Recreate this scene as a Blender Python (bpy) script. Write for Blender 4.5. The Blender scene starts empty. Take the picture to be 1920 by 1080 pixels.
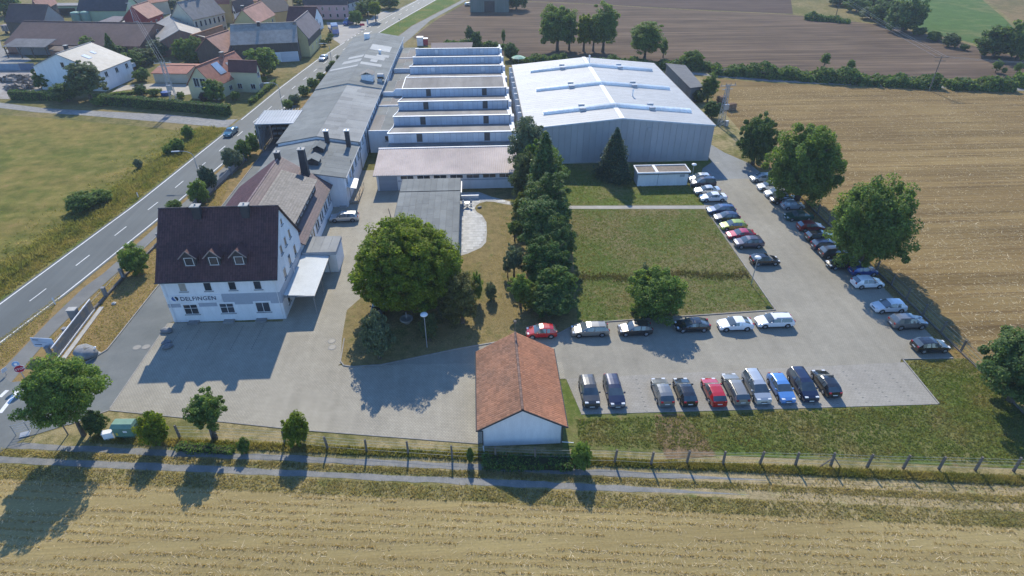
import bpy, math, random
import numpy as np
from mathutils import Vector
from mathutils.geometry import tessellate_polygon

# ------------------------------------------------------------------ camera, sky, sun, exposure
scene = bpy.context.scene
col = scene.collection
R = math.radians
FOC, PITCH, YAW, CAM_H = 1145.0, R(33.8), R(3.2), 47.0      # drone camera, solved from the buildings' vanishing points
cam_data = bpy.data.cameras.new('camera')
cam_data.sensor_width = 36.0
cam_data.lens = 36.0 * FOC / 1920.0
cam_data.clip_start, cam_data.clip_end = 0.5, 3000.0
cam = bpy.data.objects.new('camera', cam_data)
col.objects.link(cam)
cam.location = (0, 0, CAM_H)
cam.rotation_euler = (R(90) - PITCH, 0, -YAW)
scene.camera = cam

SUN_EL, SUN_AZ = R(37.6), R(-2.5)                            # the sun stands behind the works, a little left of its axis
world = bpy.data.worlds.new('World'); scene.world = world; world.use_nodes = True
wn = world.node_tree.nodes; wl = world.node_tree.links
bg = wn['Background']; bg.inputs['Strength'].default_value = 0.15
sky = wn.new('ShaderNodeTexSky'); sky.sky_type = 'NISHITA'; sky.sun_disc = False
sky.sun_elevation = SUN_EL; sky.sun_rotation = SUN_AZ
sky.air_density = 1.0; sky.dust_density = 0.0; sky.ozone_density = 9.0; sky.altitude = 0
wl.new(sky.outputs[0], bg.inputs[0])
sun_data = bpy.data.lights.new('sun', 'SUN'); sun_data.energy = 3.4; sun_data.angle = R(0.5); sun_data.color = (1.0, 0.925, 0.77)
sun = bpy.data.objects.new('sun', sun_data); col.objects.link(sun)
sd = Vector((math.sin(SUN_AZ) * math.cos(SUN_EL), math.cos(SUN_AZ) * math.cos(SUN_EL), math.sin(SUN_EL)))
sun.rotation_euler = sd.to_track_quat('Z', 'Y').to_euler(); sun.location = (0, 150, 120)
scene.view_settings.view_transform = 'Standard'
scene.view_settings.look = 'None'
scene.view_settings.exposure = 0.78
scene.view_settings.gamma = 1.0
scene.view_settings.use_curve_mapping = False
scene.render.engine = 'CYCLES'
scene.cycles.use_denoising = True
scene.cycles.max_bounces = 6
scene.cycles.diffuse_bounces = 3
scene.cycles.transmission_bounces = 3
scene.cycles.transparent_max_bounces = 6
scene.cycles.volume_bounces = 0

# ------------------------------------------------------------------ survey: a point read off the photograph -> a point on the ground
_ct, _st, _cy, _sy = math.cos(PITCH), math.sin(PITCH), math.cos(YAW), math.sin(YAW)
def G(px, py, z=0.0):
    u, v = (px - 960) / FOC, (py - 540) / FOC
    t = (CAM_H - z) / (_st + v * _ct)
    a, b = u * t, (_ct - v * _st) * t
    return (a * _cy + b * _sy, -a * _sy + b * _cy)
def GZ(bx, by, ty):                                           # height of an upright thing from its foot and its top
    x, y = G(bx, by)
    b = x * _sy + y * _cy; v = (ty - 540) / FOC
    return CAM_H - (_st + v * _ct) * b / (_ct - v * _st)

# ------------------------------------------------------------------ materials
MATS = {}
def _new(key):
    m = bpy.data.materials.new(key); m.use_nodes = True; MATS[key] = m
    nt = m.node_tree; return m, nt.nodes, nt.links, nt.nodes['Principled BSDF']
def _pos(n, l, rot=0.0, sc=(1, 1, 1)):
    g = n.new('ShaderNodeNewGeometry'); mp = n.new('ShaderNodeMapping')
    mp.inputs['Rotation'].default_value = (0, 0, rot); mp.inputs['Scale'].default_value = sc
    l.new(g.outputs['Position'], mp.inputs['Vector']); return g, mp
def _noise(n, l, vec, s, det=4, rough=.55):
    t = n.new('ShaderNodeTexNoise'); t.inputs['Scale'].default_value = s; t.inputs['Detail'].default_value = det
    t.inputs['Roughness'].default_value = rough; l.new(vec, t.inputs['Vector']); return t.outputs['Fac']
def _rng(n, l, f, a, b, c=0.0, d=1.0):
    r = n.new('ShaderNodeMapRange'); r.inputs[1].default_value = a; r.inputs[2].default_value = b
    r.inputs[3].default_value = c; r.inputs[4].default_value = d; l.new(f, r.inputs[0]); return r.outputs[0]
def _mix(n, l, f, a, b, mode='MIX'):
    m = n.new('ShaderNodeMix'); m.data_type = 'RGBA'; m.blend_type = mode
    if isinstance(f, (int, float)): m.inputs[0].default_value = f
    else: l.new(f, m.inputs[0])
    for k, v in ((6, a), (7, b)):
        if isinstance(v, tuple): m.inputs[k].default_value = (v[0], v[1], v[2], 1)
        else: l.new(v, m.inputs[k])
    return m.outputs[2]
def _val(n, l, colr, f, a=0.0, b=1.0, lo=.8, hi=1.2):         # multiply a colour by a value that runs lo..hi
    v = _rng(n, l, f, a, b, lo, hi); cb = n.new('ShaderNodeCombineXYZ')
    for i in range(3): l.new(v, cb.inputs[i])
    return _mix(n, l, 1.0, colr, cb.outputs[0], 'MULTIPLY')
def M(key, c1, c2=None, s=1.0, rough=.85, metal=0.0, spec=.25, isl=0.0, orand=0.0, big=.12, fine=.1, rot=0.0, sc=(1, 1, 1), bump=0.0, trans=0.0, coat=0.0, alpha=1.0, fs=None, tt=(1.5, 1.45, .7), leafy=False):
    if key in MATS: return MATS[key]
    m, n, l, p = _new(key)
    if c2 is None: c2 = tuple(x * .86 for x in c1)
    g, mp = _pos(n, l, rot, sc)
    f1 = _noise(n, l, mp.outputs[0], s, 5)
    c = _mix(n, l, _rng(n, l, f1, .36, .64), c1, c2)
    if leafy: c = _mix(n, l, _rng(n, l, g.outputs['Random Per Island'], .8, 1.0, 0, .5), c, (.2, .2, .06)); c = _val(n, l, c, _noise(n, l, g.outputs['Position'], 1.6, 3, .6), .3, .7, .72, 1.28)
    if big: c = _val(n, l, c, _noise(n, l, g.outputs['Position'], .13, 3), .3, .7, 1 - big, 1 + big)
    f2 = _noise(n, l, mp.outputs[0], fs or s * 9, 3, .7)
    if fine: c = _val(n, l, c, f2, .25, .75, 1 - fine, 1 + fine)
    if isl: c = _val(n, l, c, g.outputs['Random Per Island'], 0, 1, 1 - isl, 1 + isl)
    if orand:
        oi = n.new('ShaderNodeObjectInfo'); c = _val(n, l, c, oi.outputs['Random'], 0, 1, 1 - orand, 1 + orand)
    l.new(c, p.inputs['Base Color'])
    p.inputs['Roughness'].default_value = rough; p.inputs['Metallic'].default_value = metal
    p.inputs['Specular IOR Level'].default_value = spec; p.inputs['Coat Weight'].default_value = coat
    p.inputs['Alpha'].default_value = alpha
    if bump:
        b = n.new('ShaderNodeBump'); b.inputs['Strength'].default_value = bump; b.inputs['Distance'].default_value = .05
        l.new(f2, b.inputs['Height']); l.new(b.outputs[0], p.inputs['Normal'])
    if trans:
        t = n.new('ShaderNodeBsdfTranslucent'); ms = n.new('ShaderNodeMixShader'); ms.inputs[0].default_value = trans
        l.new(_mix(n, l, 1.0, c, tt, 'MULTIPLY'), t.inputs[0])
        l.new(p.outputs[0], ms.inputs[1]); l.new(t.outputs[0], ms.inputs[2])
        l.new(ms.outputs[0], n['Material Output'].inputs[0])
    return m
def MG(key, green, dry, soil, s=.12, mid=1.4, bias=0.5, soilbias=.66, rot=0.0, sc=(1, 1, 1), streak=0.0):   # grassy ground: green and dry patches, bare spots
    if key in MATS: return MATS[key]
    m, n, l, p = _new(key)
    g, mp = _pos(n, l, rot, sc)
    pos = g.outputs['Position']
    a = _noise(n, l, pos, s, 5, .6); b = _noise(n, l, pos, mid, 5, .65); f = _noise(n, l, pos, 7.0, 3, .7)
    ad = n.new('ShaderNodeMath'); ad.operation = 'ADD'; l.new(a, ad.inputs[0]); l.new(_rng(n, l, b, 0, 1, -.22, .22), ad.inputs[1])
    c = _mix(n, l, _rng(n, l, ad.outputs[0], bias - .1, bias + .1), green, dry)
    c = _mix(n, l, _rng(n, l, b, soilbias - .05, soilbias + .08), c, soil)
    c = _mix(n, l, _rng(n, l, _noise(n, l, pos, .55, 5, .7), .58, .68, 0, .6), c, tuple(x * y for x, y in zip(green, (.85, 1.2, .85))))
    c = _val(n, l, c, b, .3, .7, .8, 1.2)
    c = _val(n, l, c, f, .25, .75, .66, 1.34)
    if streak: c = _val(n, l, c, _noise(n, l, mp.outputs[0], 1.0, 4, .6), .3, .7, 1 - streak, 1 + streak)
    l.new(c, p.inputs['Base Color']); p.inputs['Roughness'].default_value = .95; p.inputs['Specular IOR Level'].default_value = .05
    bm = n.new('ShaderNodeBump'); bm.inputs['Strength'].default_value = .6; bm.inputs['Distance'].default_value = .12
    l.new(f, bm.inputs['Height']); l.new(bm.outputs[0], p.inputs['Normal'])
    return m
def MP(key, c1, c2, mortar, bw=.24, bh=.12, rot=0.0, ms=.02, wear=.12):                                     # block paving
    if key in MATS: return MATS[key]
    m, n, l, p = _new(key)
    g, mp = _pos(n, l, rot)
    t = n.new('ShaderNodeTexBrick'); t.inputs['Scale'].default_value = 1.0
    t.inputs['Color1'].default_value = (*c1, 1); t.inputs['Color2'].default_value = (*c2, 1); t.inputs['Mortar'].default_value = (*mortar, 1)
    t.inputs['Mortar Size'].default_value = ms; t.inputs['Brick Width'].default_value = bw; t.inputs['Row Height'].default_value = bh
    l.new(mp.outputs[0], t.inputs['Vector'])
    pos = g.outputs['Position']
    c = _val(n, l, t.outputs['Color'], _noise(n, l, pos, .09, 5, .6), .3, .7, 1 - wear, 1 + wear)
    c = _val(n, l, c, _noise(n, l, pos, .9, 5, .65), .3, .7, .93, 1.07)
    c = _val(n, l, c, _noise(n, l, pos, .32, 6, .7), .56, .72, 1.0, .9)
    g3, mp3 = _pos(n, l, .06, (.9, .05, 1)); c = _val(n, l, c, _noise(n, l, mp3.outputs[0], 1.0, 4, .6), .35, .7, 1.04, .93)
    c = _val(n, l, c, _noise(n, l, pos, 6, 2, .6), .3, .7, .95, 1.05)
    l.new(c, p.inputs['Base Color']); p.inputs['Roughness'].default_value = .9; p.inputs['Specular IOR Level'].default_value = .15
    return m
def MF(key, c1, c2, c3, rot, freq, amp=.25, litter=.0, lc=(.5, .42, .28)):                                 # harvested field: rows and litter
    if key in MATS: return MATS[key]
    m, n, l, p = _new(key)
    g, mp = _pos(n, l, rot, (.035, freq, 1))
    pos = g.outputs['Position']
    a = _noise(n, l, pos, .05, 5, .6)
    c = _mix(n, l, _rng(n, l, a, .38, .62), c1, c2)
    st = _noise(n, l, mp.outputs[0], 1.0, 3, .6)
    c = _mix(n, l, _rng(n, l, st, .45, .7, 0, amp * 2.5), c, c3)
    c = _val(n, l, c, _noise(n, l, mp.outputs[0], .22, 3, .6), .3, .7, 1 - amp * .6, 1 + amp * .6)
    f = _noise(n, l, pos, 5.0, 4, .75)
    c = _val(n, l, c, f, .25, .75, .75, 1.25)
    if litter:
        g2, mp2 = _pos(n, l, rot + .5, (.5, 2.2, 1))
        c = _mix(n, l, _rng(n, l, _noise(n, l, mp2.outputs[0], 1.2, 5, .75), .6, .7, 0, litter), c, lc)
    l.new(c, p.inputs['Base Color']); p.inputs['Roughness'].default_value = .95; p.inputs['Specular IOR Level'].default_value = .05
    bm = n.new('ShaderNodeBump'); bm.inputs['Strength'].default_value = .5; bm.inputs['Distance'].default_value = .15
    l.new(st, bm.inputs['Height']); l.new(bm.outputs[0], p.inputs['Normal'])
    return m
def leafm(key, c1, c2, trans=.3):
    return M(key, c1, c2, s=.55, rough=.7, spec=.25, isl=.32, big=0, fine=0, trans=trans, leafy=True)

# ------------------------------------------------------------------ mesh building
class MB:
    def __init__(s): s.v = []; s.f = []; s.m = []
    def add(s, vs, fs, mi=0):
        k = len(s.v); s.v += [tuple(p) for p in vs]; s.f += [tuple(i + k for i in f) for f in fs]; s.m += [mi] * len(fs); return s
    def box(s, x0, x1, y0, y1, z0, z1, mi=0):
        return s.add([(x0,y0,z0),(x1,y0,z0),(x1,y1,z0),(x0,y1,z0),(x0,y0,z1),(x1,y0,z1),(x1,y1,z1),(x0,y1,z1)],
                     [(0,3,2,1),(4,5,6,7),(0,1,5,4),(1,2,6,5),(2,3,7,6),(3,0,4,7)], mi)
    def hull8(s, bot, top, mi=0):                            # two quads joined by walls
        return s.add(list(bot) + list(top), [(0,3,2,1),(4,5,6,7),(0,1,5,4),(1,2,6,5),(2,3,7,6),(3,0,4,7)], mi)
    def slab(s, a, b, c, d, t, mi=0):                        # plate through four points, thickness t below
        n = (Vector(b) - Vector(a)).cross(Vector(d) - Vector(a)).normalized() * t
        if n.z < 0: n = -n
        q = [tuple(Vector(p) - n) for p in (a, b, c, d)]
        return s.hull8(q, (a, b, c, d), mi)
    def tube(s, p0, p1, r0, r1=None, n=8, mi=0, cap=True):
        r1 = r0 if r1 is None else r1
        p0, p1 = Vector(p0), Vector(p1); d = (p1 - p0).normalized()
        u = d.orthogonal().normalized(); w = d.cross(u)
        vs = [];
        for p, r in ((p0, r0), (p1, r1)):
            for i in range(n):
                a = 2 * math.pi * i / n; vs.append(p + (u * math.cos(a) + w * math.sin(a)) * r)
        fs = [(i, (i + 1) % n, n + (i + 1) % n, n + i) for i in range(n)]
        if cap: fs += [tuple(range(n))[::-1], tuple(range(n, 2 * n))]
        return s.add(vs, fs, mi)
    def bar(s, p0, p1, w, h, mi=0):                          # square bar
        p0, p1 = Vector(p0), Vector(p1); d = (p1 - p0).normalized()
        u = Vector((0, 0, 1)).cross(d)
        u = u.normalized() if u.length > 1e-4 else Vector((1, 0, 0))
        t = d.cross(u)
        f = lambda p: [p - u*w/2 - t*h/2, p + u*w/2 - t*h/2, p + u*w/2 + t*h/2, p - u*w/2 + t*h/2]
        return s.hull8(f(p0), f(p1), mi)
    def prism(s, poly, z0, z1, mi=0):
        n = len(poly)
        return s.add([(x, y, z0) for x, y in poly] + [(x, y, z1) for x, y in poly],
                     [tuple(range(n))[::-1], tuple(range(n, 2 * n))] + [(i, (i+1) % n, n + (i+1) % n, n + i) for i in range(n)], mi)
    def lathe(s, prof, n=12, mi=0, c=(0, 0, 0)):
        vs = []; fs = []
        for r, z in prof:
            for i in range(n):
                a = 2 * math.pi * i / n; vs.append((c[0] + r * math.cos(a), c[1] + r * math.sin(a), c[2] + z))
        for k in range(len(prof) - 1):
            for i in range(n): fs.append((k*n + i, k*n + (i+1) % n, (k+1)*n + (i+1) % n, (k+1)*n + i))
        fs += [tuple(range(n))[::-1], tuple(range((len(prof)-1)*n, len(prof)*n))]
        return s.add(vs, fs, mi)
    def mesh(s, name, smooth=False):
        me = bpy.data.meshes.new(name); me.from_pydata(s.v, [], s.f)
        me.polygons.foreach_set('material_index', s.m)
        if smooth: me.polygons.foreach_set('use_smooth', [True] * len(s.f))
        me.update(); return me

ORIG = {}                                                    # world origin of each object (translation-only chains)
def obj(name, me, mats=None, parent=None, loc=None, rotz=0.0, scale=None, smooth=False, rot=None):
    if isinstance(me, MB): me = me.mesh(name, smooth)
    o = bpy.data.objects.new(name, me); col.objects.link(o)
    if mats is not None and len(me.materials) == 0:
        for m in (mats if isinstance(mats, (list, tuple)) else [mats]): me.materials.append(m)
    if parent is not None:
        o.parent = parent
        if loc is None:                                      # geometry is in world coordinates
            po = ORIG.get(parent.name, Vector()); o.location = -po; ORIG[o.name] = Vector()
        else:
            o.location = loc
    elif loc is not None: o.location = loc; ORIG[o.name] = Vector(loc)
    else: ORIG[o.name] = Vector()
    if rot is not None: o.rotation_euler = rot
    elif rotz: o.rotation_euler = (0, 0, rotz)
    if scale is not None: o.scale = scale
    return o
def thing(name, label, cat, loc=(0, 0, 0), rotz=0.0, group=None):
    o = bpy.data.objects.new(name, None); col.objects.link(o); o.empty_display_size = .3
    o.location = loc; o.rotation_euler = (0, 0, rotz); ORIG[o.name] = Vector(loc)
    return tag(o, label, cat, group)
def tag(o, label, cat, group=None):
    o['label'] = label; o['category'] = cat
    if group: o['group'] = group
    return o
def structure(name, me, mats, label=None):
    o = obj(name, me, mats); o['kind'] = 'structure'
    if label: o['label'] = label
    return o
def stuff(o): o['kind'] = 'stuff'; return o
def setmat(o, m, slot=0):                                    # own colour on shared mesh data
    o.material_slots[slot].link = 'OBJECT'; o.material_slots[slot].material = m
def copy_tree(src, parent=None):
    c = src.copy(); col.objects.link(c); c.parent = parent
    for ch in list(src.children): copy_tree(ch, c)
    return c
def sheet(name, pts, z, mat, label=None):
    tris = tessellate_polygon([[Vector((x, y, 0)) for x, y in pts]])
    tris = [t if (Vector(pts[t[1]]) - Vector(pts[t[0]])).cross(Vector(pts[t[2]]) - Vector(pts[t[0]])) > 0 else t[::-1] for t in tris]
    mb = MB(); mb.add([(x, y, z) for x, y in pts], tris)
    me = mb.mesh(name)
    return structure(name, me, mat, label)
def box_part(name, parent, x0, x1, y0, y1, z0, z1, mat): return obj(name, MB().box(x0, x1, y0, y1, z0, z1), mat, parent)
# ------------------------------------------------------------------ materials of the setting
gr_dry = MG('dry_grass', (.13, .125, .042), (.22, .175, .078), (.2, .14, .075), s=.06, mid=.8, bias=.5)
gr_meadow = MG('mown_meadow', (.118, .128, .028), (.205, .165, .05), (.21, .15, .06), s=.035, mid=.35, bias=.47, soilbias=.64, rot=R(-25), sc=(.03, .35, 1), streak=.14)
gr_lawn = MG('lawn_grass', (.105, .14, .032), (.178, .16, .064), (.18, .125, .068), s=.10, mid=1.1, bias=.53, soilbias=.62)
gr_lawn2 = MG('rough_lawn_grass', (.098, .132, .035), (.172, .15, .07), (.18, .13, .08), s=.10, mid=1.6, bias=.5, soilbias=.6)
gr_island = MG('parched_lawn', (.135, .132, .046), (.215, .168, .075), (.19, .135, .066), s=.12, mid=.9, bias=.4)
gr_verge = MG('verge_grass', (.15, .145, .05), (.29, .235, .12), (.27, .2, .105), s=.12, mid=1.0, bias=.47)
gr_strip = MG('parched_verge', (.14, .12, .045), (.25, .175, .075), (.21, .14, .06), s=.2, mid=.9, bias=.35)
gr_green = MG('green_field_grass', (.075, .13, .034), (.125, .14, .05), (.14, .12, .06), s=.025, mid=.2, bias=.62, soilbias=.7)
gr_pasture = MG('brown_pasture', (.14, .12, .05), (.2, .145, .07), (.19, .13, .06), s=.03, mid=.3, bias=.45)
plough = MF('ploughed_soil', (.09, .064, .046), (.118, .083, .057), (.18, .13, .085), R(8), .6, .38)
plough_dark = MF('dark_ploughed_soil', (.075, .052, .042), (.09, .064, .05), (.125, .09, .068), R(8), .3, .25)
stubble = MF('stubble_soil', (.2, .137, .058), (.243, .172, .074), (.135, .09, .04), R(2), 1.3, .4, .7, (.5, .41, .25))
corn = MF('corn_stubble_soil', (.272, .212, .095), (.315, .248, .113), (.215, .157, .065), R(7), 1.35, .2)
asphalt = M('road_asphalt', (.09, .101, .1), (.112, .122, .118), s=.8, rough=.75, spec=.3, rot=R(-8), sc=(1.1, .03, 1), fine=.05, fs=4)
asphalt_path = M('path_asphalt', (.15, .152, .145), (.18, .18, .168), s=.5, rough=.85, fine=.07)
asphalt_drive = M('drive_asphalt', (.135, .146, .14), (.17, .178, .168), s=.35, rough=.85, fine=.06, big=.1)
gravel = M('gravel', (.2, .197, .188), (.275, .265, .245), s=1.2, rough=.95, fine=.22)
concrete = M('concrete', (.36, .35, .33), (.44, .43, .4), s=.9)
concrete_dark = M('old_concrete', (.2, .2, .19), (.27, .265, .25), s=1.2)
pave_light = MP('pale_paving', (.352, .32, .252), (.382, .348, .275), (.23, .215, .18), .3, .2, 0, .022)
pave_grey = MP('grey_paving', (.292, .272, .222), (.318, .295, .242), (.23, .213, .172), .24, .16, 0, .018)
pave_stall = MP('stall_paving', (.3, .282, .245), (.325, .305, .265), (.255, .238, .205), .4, .25, 0, .025)
white_paint = M('road_paint', (.72, .72, .7), (.6, .6, .58), s=2, rough=.7)
kerb_m = M('kerb_stone', (.33, .31, .28), (.25, .235, .21), s=2)

# ------------------------------------------------------------------ ground and fields (each sheet lies a little above the one below)
structure('ground', MB().add([(-900, -300, 0), (900, -300, 0), (900, 1500, 0), (-900, 1500, 0)], [(0, 1, 2, 3)]), gr_dry)
sheet('meadow', [(-64.6, 108), (-62.5, 124), (-59.2, 132), (-62, 136), (-75, 140.5), (-97, 147), (-128, 155), (-240, 175), (-240, -40), (-91.2, -40), (-77.2, 40), (-71.4, 70), (-68.4, 90)], .02, gr_meadow)
track_y = lambda x: 38.55 - .1135 * (x + 2)                  # centre line of the farm track
sheet('corn_stubble_field', [(-57.5, track_y(-57.5) - 3.0), (130, track_y(130) - 3.0), (130, -60), (-76, -60), (-62.5, 33)], .02, corn)
sheet('stubble_field', [(58.6, 20), (58.2, 60), (58.4, 96), (57.5, 112), (59, 135), (60.5, 160), (64, 174.5), (81, 168.2), (103, 163), (146, 155.6), (260, 140), (260, 20)], .02, stubble)
sheet('ploughed_field', [(-22.5, 233), (-15, 268), (-2, 312), (8, 322), (22, 308), (42, 302), (94, 281), (132, 268), (158, 245), (168, 219), (168.5, 205), (172, 196), (186, 178), (150, 168), (104, 174), (70, 186), (52, 196), (8, 203), (-2, 213), (-16, 220)], .02, plough)
sheet('dark_ploughed_field', [(22, 309.5), (42, 303.5), (94, 282.5), (133, 269.5), (150, 310), (170, 420), (60, 430), (20, 360)], .02, plough_dark)
sheet('green_field', [(162, 246), (170, 219), (172, 205), (176, 199), (196, 222), (216, 258), (240, 305), (270, 400), (190, 420), (172, 330)], .02, gr_green)
sheet('brown_pasture', [(176, 197), (198, 222), (218, 258), (242, 305), (272, 400), (420, 400), (420, 180), (190, 178)], .024, gr_pasture)
sheet('pole_verge', [(57.2, 113), (59, 135), (60.5, 160), (64, 174.5), (57, 178), (47, 165), (47, 120)], .012, gr_verge)

# ------------------------------------------------------------------ main road with its paint
RL = [(-84, -40), (-70.5, 35), (-66.6, 55), (-64.1, 71.3), (-59.8, 100.5), (-56.4, 135.4), (-53.2, 172), (-49.6, 202), (-43.8, 235.7), (-37.9, 265.3), (-23.2, 327.5), (0, 420)]
RR = [(-78, -40), (-64.4, 35), (-60.4, 55), (-56.9, 73), (-54.0, 92.6), (-50.9, 119.1), (-49.4, 136), (-46.2, 172), (-42.6, 202), (-36.9, 236), (-31, 262), (-20, 307), (6, 420)]
def along(P, y):
    for (x0, y0), (x1, y1) in zip(P, P[1:]):
        if y0 <= y <= y1: return x0 + (x1 - x0) * (y - y0) / (y1 - y0)
    return P[0][0] if y < P[0][1] else P[-1][0]
sheet('road', [(x - .45, y) for x, y in RL] + [(x + .45, y) for x, y in RR][::-1], .03, asphalt)
def strip(P, w, y0, y1, z, step=4.0, off=0.0):
    mb = MB(); ys = [y0]
    while ys[-1] < y1: ys.append(min(y1, ys[-1] + step))
    vs = []
    for y in ys: x = along(P, y) + off; vs += [(x - w / 2, y, z), (x + w / 2, y, z)]
    mb.add(vs, [(2*i, 2*i+1, 2*i+3, 2*i+2) for i in range(len(ys) - 1)]); return mb
marks = MB()
for P, spans in ((RL, [(-38, 136.5), (144.5, 226), (252, 415)]), (RR, [(-38, 38), (56, 415)])):
    for a, b in spans:
        q = strip(P, .2, a, b, .036); marks.add(q.v, q.f)
RC = [((a + c) / 2, (b + d) / 2) for (a, b), (c, d) in zip(RL[1:7], RR[1:4] + [(-53.1, 100.5)] + [(-49.4, 136), (-46.2, 172)])] + [(-46.2, 202), (-40.4, 235.7), (-34.2, 265), (-21.2, 327), (3, 420)]
y = 70.5 - 9.0 * 3
while y < 400:
    q = strip(RC, .16, y, y + 3.0, .036, 1.5); marks.add(q.v, q.f); y += 9.0
for k in range(6):
    yy = 229 + k * 3.6; q = strip(RL, .25, yy, yy + 1.6, .036); marks.add(q.v, q.f)
structure('road_marking', marks, white_paint)
# side road on the left, cycle path beyond, footpath by the works
sheet('side_road', [(-56.6, 145.2), (-60, 144.6), (-73.4, 149.2), (-90, 152.6), (-107, 156.2), (-121, 161.6), (-240, 183), (-240, 178.5), (-119, 157.4), (-107, 153), (-95, 150.2), (-75, 144.4), (-62, 140.6), (-59.5, 139.2), (-57.4, 136.4)], .024, gravel)
sheet('cycle_path', [(-29.5, 226), (-24.3, 253.8), (-5.8, 313.4), (24, 410), (26.5, 410), (-3.4, 313.3), (-18, 264), (-23.2, 231.5), (-25, 222)], .024, asphalt_path)
sheet('grass_strip', [(-39.6, 222), (-34.5, 246), (-30.2, 263), (-19.2, 308), (4, 405), (22, 405), (-6.6, 313.4), (-24.9, 254), (-30, 226)], .012, MG('strip_grass', (.085, .13, .025), (.17, .16, .045), (.17, .13, .06), s=.1, bias=.55))
FL = [(-56.2, 40), (-55.7, 55.8), (-55.7, 66), (-55.3, 73.4), (-54.4, 77), (-52.7, 92.6), (-49.8, 119), (-48.2, 136), (-46.3, 155)]
FR = [(-53.4, 40), (-53.3, 54), (-53.7, 62.5), (-53.4, 68.7), (-52.9, 74), (-51.6, 85), (-50.7, 95), (-48.3, 119), (-46.9, 136), (-45.2, 155)]
sheet('footpath', FL + FR[::-1], .03, asphalt_path)
sheet('road_verge', [(x + .55, y) for x, y in RR[2:6]] + FL[1:7][::-1], .02, gr_strip)
sheet('left_verge', [(x - .5, y) for x, y in RL[:6]] + [(-61.5, 132), (-64.5, 108), (-68.3, 90), (-71.2, 70), (-77, 40), (-91, -40)], .024, MG('ditch_grass', (.12, .15, .036), (.23, .2, .07), (.19, .15, .07), s=.15, bias=.48))

# ------------------------------------------------------------------ the works' own grounds
sheet('works_verge', [(-53.2, 50.5), (-53.6, 62.5), (-53.3, 68.7), (-52.8, 74), (-51.5, 85), (-50.6, 95), (-48.2, 119), (-46.8, 136), (-45.1, 155), (-42, 190), (-37.5, 190), (-38.5, 131), (-44.9, 128.5), (-44.75, 98.6), (-45.2, 72.8), (-45.45, 59.4), (-46.8, 57.2), (-51.4, 54.6)], .012, gr_strip)
sheet('drive', [(-66, 40), (-60.3, 55.5), (-56.2, 56.3), (-53.4, 54.2), (-51.4, 54.4), (-46.7, 57.1), (-45.35, 59.4), (-45.1, 72.8), (-44.65, 98.6), (-44.55, 128.4), (-38.8, 129), (-38.9, 65), (-40.2, 64.5), (-40.2, 49.2), (-43.5, 47.2), (-46.8, 45.6), (-50.5, 40.5), (-56, 39)], .034, asphalt_drive)
sheet('paved_yard', [(-40.2, 49.15), (-32.7, 47.75), (-19.4, 45.2), (-.85, 42.3), (7.35, 42.0), (7.35, 51.3), (9.0, 51.3), (9.0, 54.2), (-17.2, 55.0), (-13.6, 59), (-17, 64), (-14, 76), (-13.6, 104), (-18.6, 104), (-18.6, 112.6), (-23.4, 112.6), (-25.8, 97), (-25.8, 64), (-40.2, 64.5)], .04, pave_light)
sheet('car_park', [(-13.5, 54.9), (8.9, 54.15), (8.9, 51.2), (48.3, 51.8), (48.9, 52.5), (55.1, 52.3), (55.3, 70), (54.7, 94), (54.2, 104.5), (41.2, 104.9), (38.4, 93), (38.1, 62.8), (12, 61.3), (8.6, 59.2), (3.7, 58.9), (-3.2, 57.4), (-12.2, 54.98)], .044, pave_grey)
sheet('parking_bays', [(9.9, 45.75), (48.5, 45.1), (48.9, 51.9), (9.0, 51.3)], .048, pave_stall)
sheet('hall_drive', [(41.2, 104.8), (54.2, 104.4), (53.5, 112), (50.5, 118), (49, 124), (46.4, 124), (46.4, 113), (43.5, 110)], .04, MP('blue_grey_paving', (.25, .26, .255), (.27, .28, .27), (.2, .2, .2), .24, .16))
sheet('lawn_island', [(-17.0, 55.6), (-16.6, 54.95), (-15.4, 54.7), (-12.2, 54.85), (-3.2, 57.3), (3.7, 58.8), (8.4, 59.1), (11.8, 61.5), (15.4, 94), (15.4, 104.5), (-3, 104.5), (-3.2, 75), (-8, 74), (-15, 72), (-18, 66), (-17.6, 60)], .052, gr_island)
sheet('lawn', [(11.8, 61.5), (38.0, 63.0), (38.3, 92.4), (15.2, 93.7)], .056, gr_lawn2)
sheet('upper_lawn', [(15.2, 95.1), (38.6, 93.9), (41.2, 104.9), (43.4, 110), (46.3, 113.5), (46.3, 114), (12, 114.2)], .056, gr_lawn)
sheet('garden_path', [(9.5, 94.2), (15.2, 93.8), (38.4, 92.5), (38.7, 93.8), (15.3, 95.0), (9.5, 95.2)], .06, M('path_slabs', (.36, .34, .3), (.31, .295, .26), s=1.0))
sheet('front_lawn', [(9.0, 51.2), (7.4, 51.2), (7.4, 41.2), (57.5, 35.5), (57.0, 52.2), (49.0, 52.4), (48.5, 45.0), (9.9, 45.65)], .036, gr_lawn)
sheet('bare_patch', [(17.6, 45.2), (20.6, 45.2), (21.8, 42), (22.3, 39.4), (17.3, 39.2), (17.0, 42)], .040, MG('bare_soil', (.15, .13, .055), (.19, .135, .075), (.21, .145, .085), s=.2, mid=1.2, bias=.42, soilbias=.5))
sheet('fence_strip', [(55.3, 52.2), (58, 50), (58, 112), (53.7, 112), (54.4, 104), (54.9, 94), (55.5, 70)], .012, gr_strip)
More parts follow.
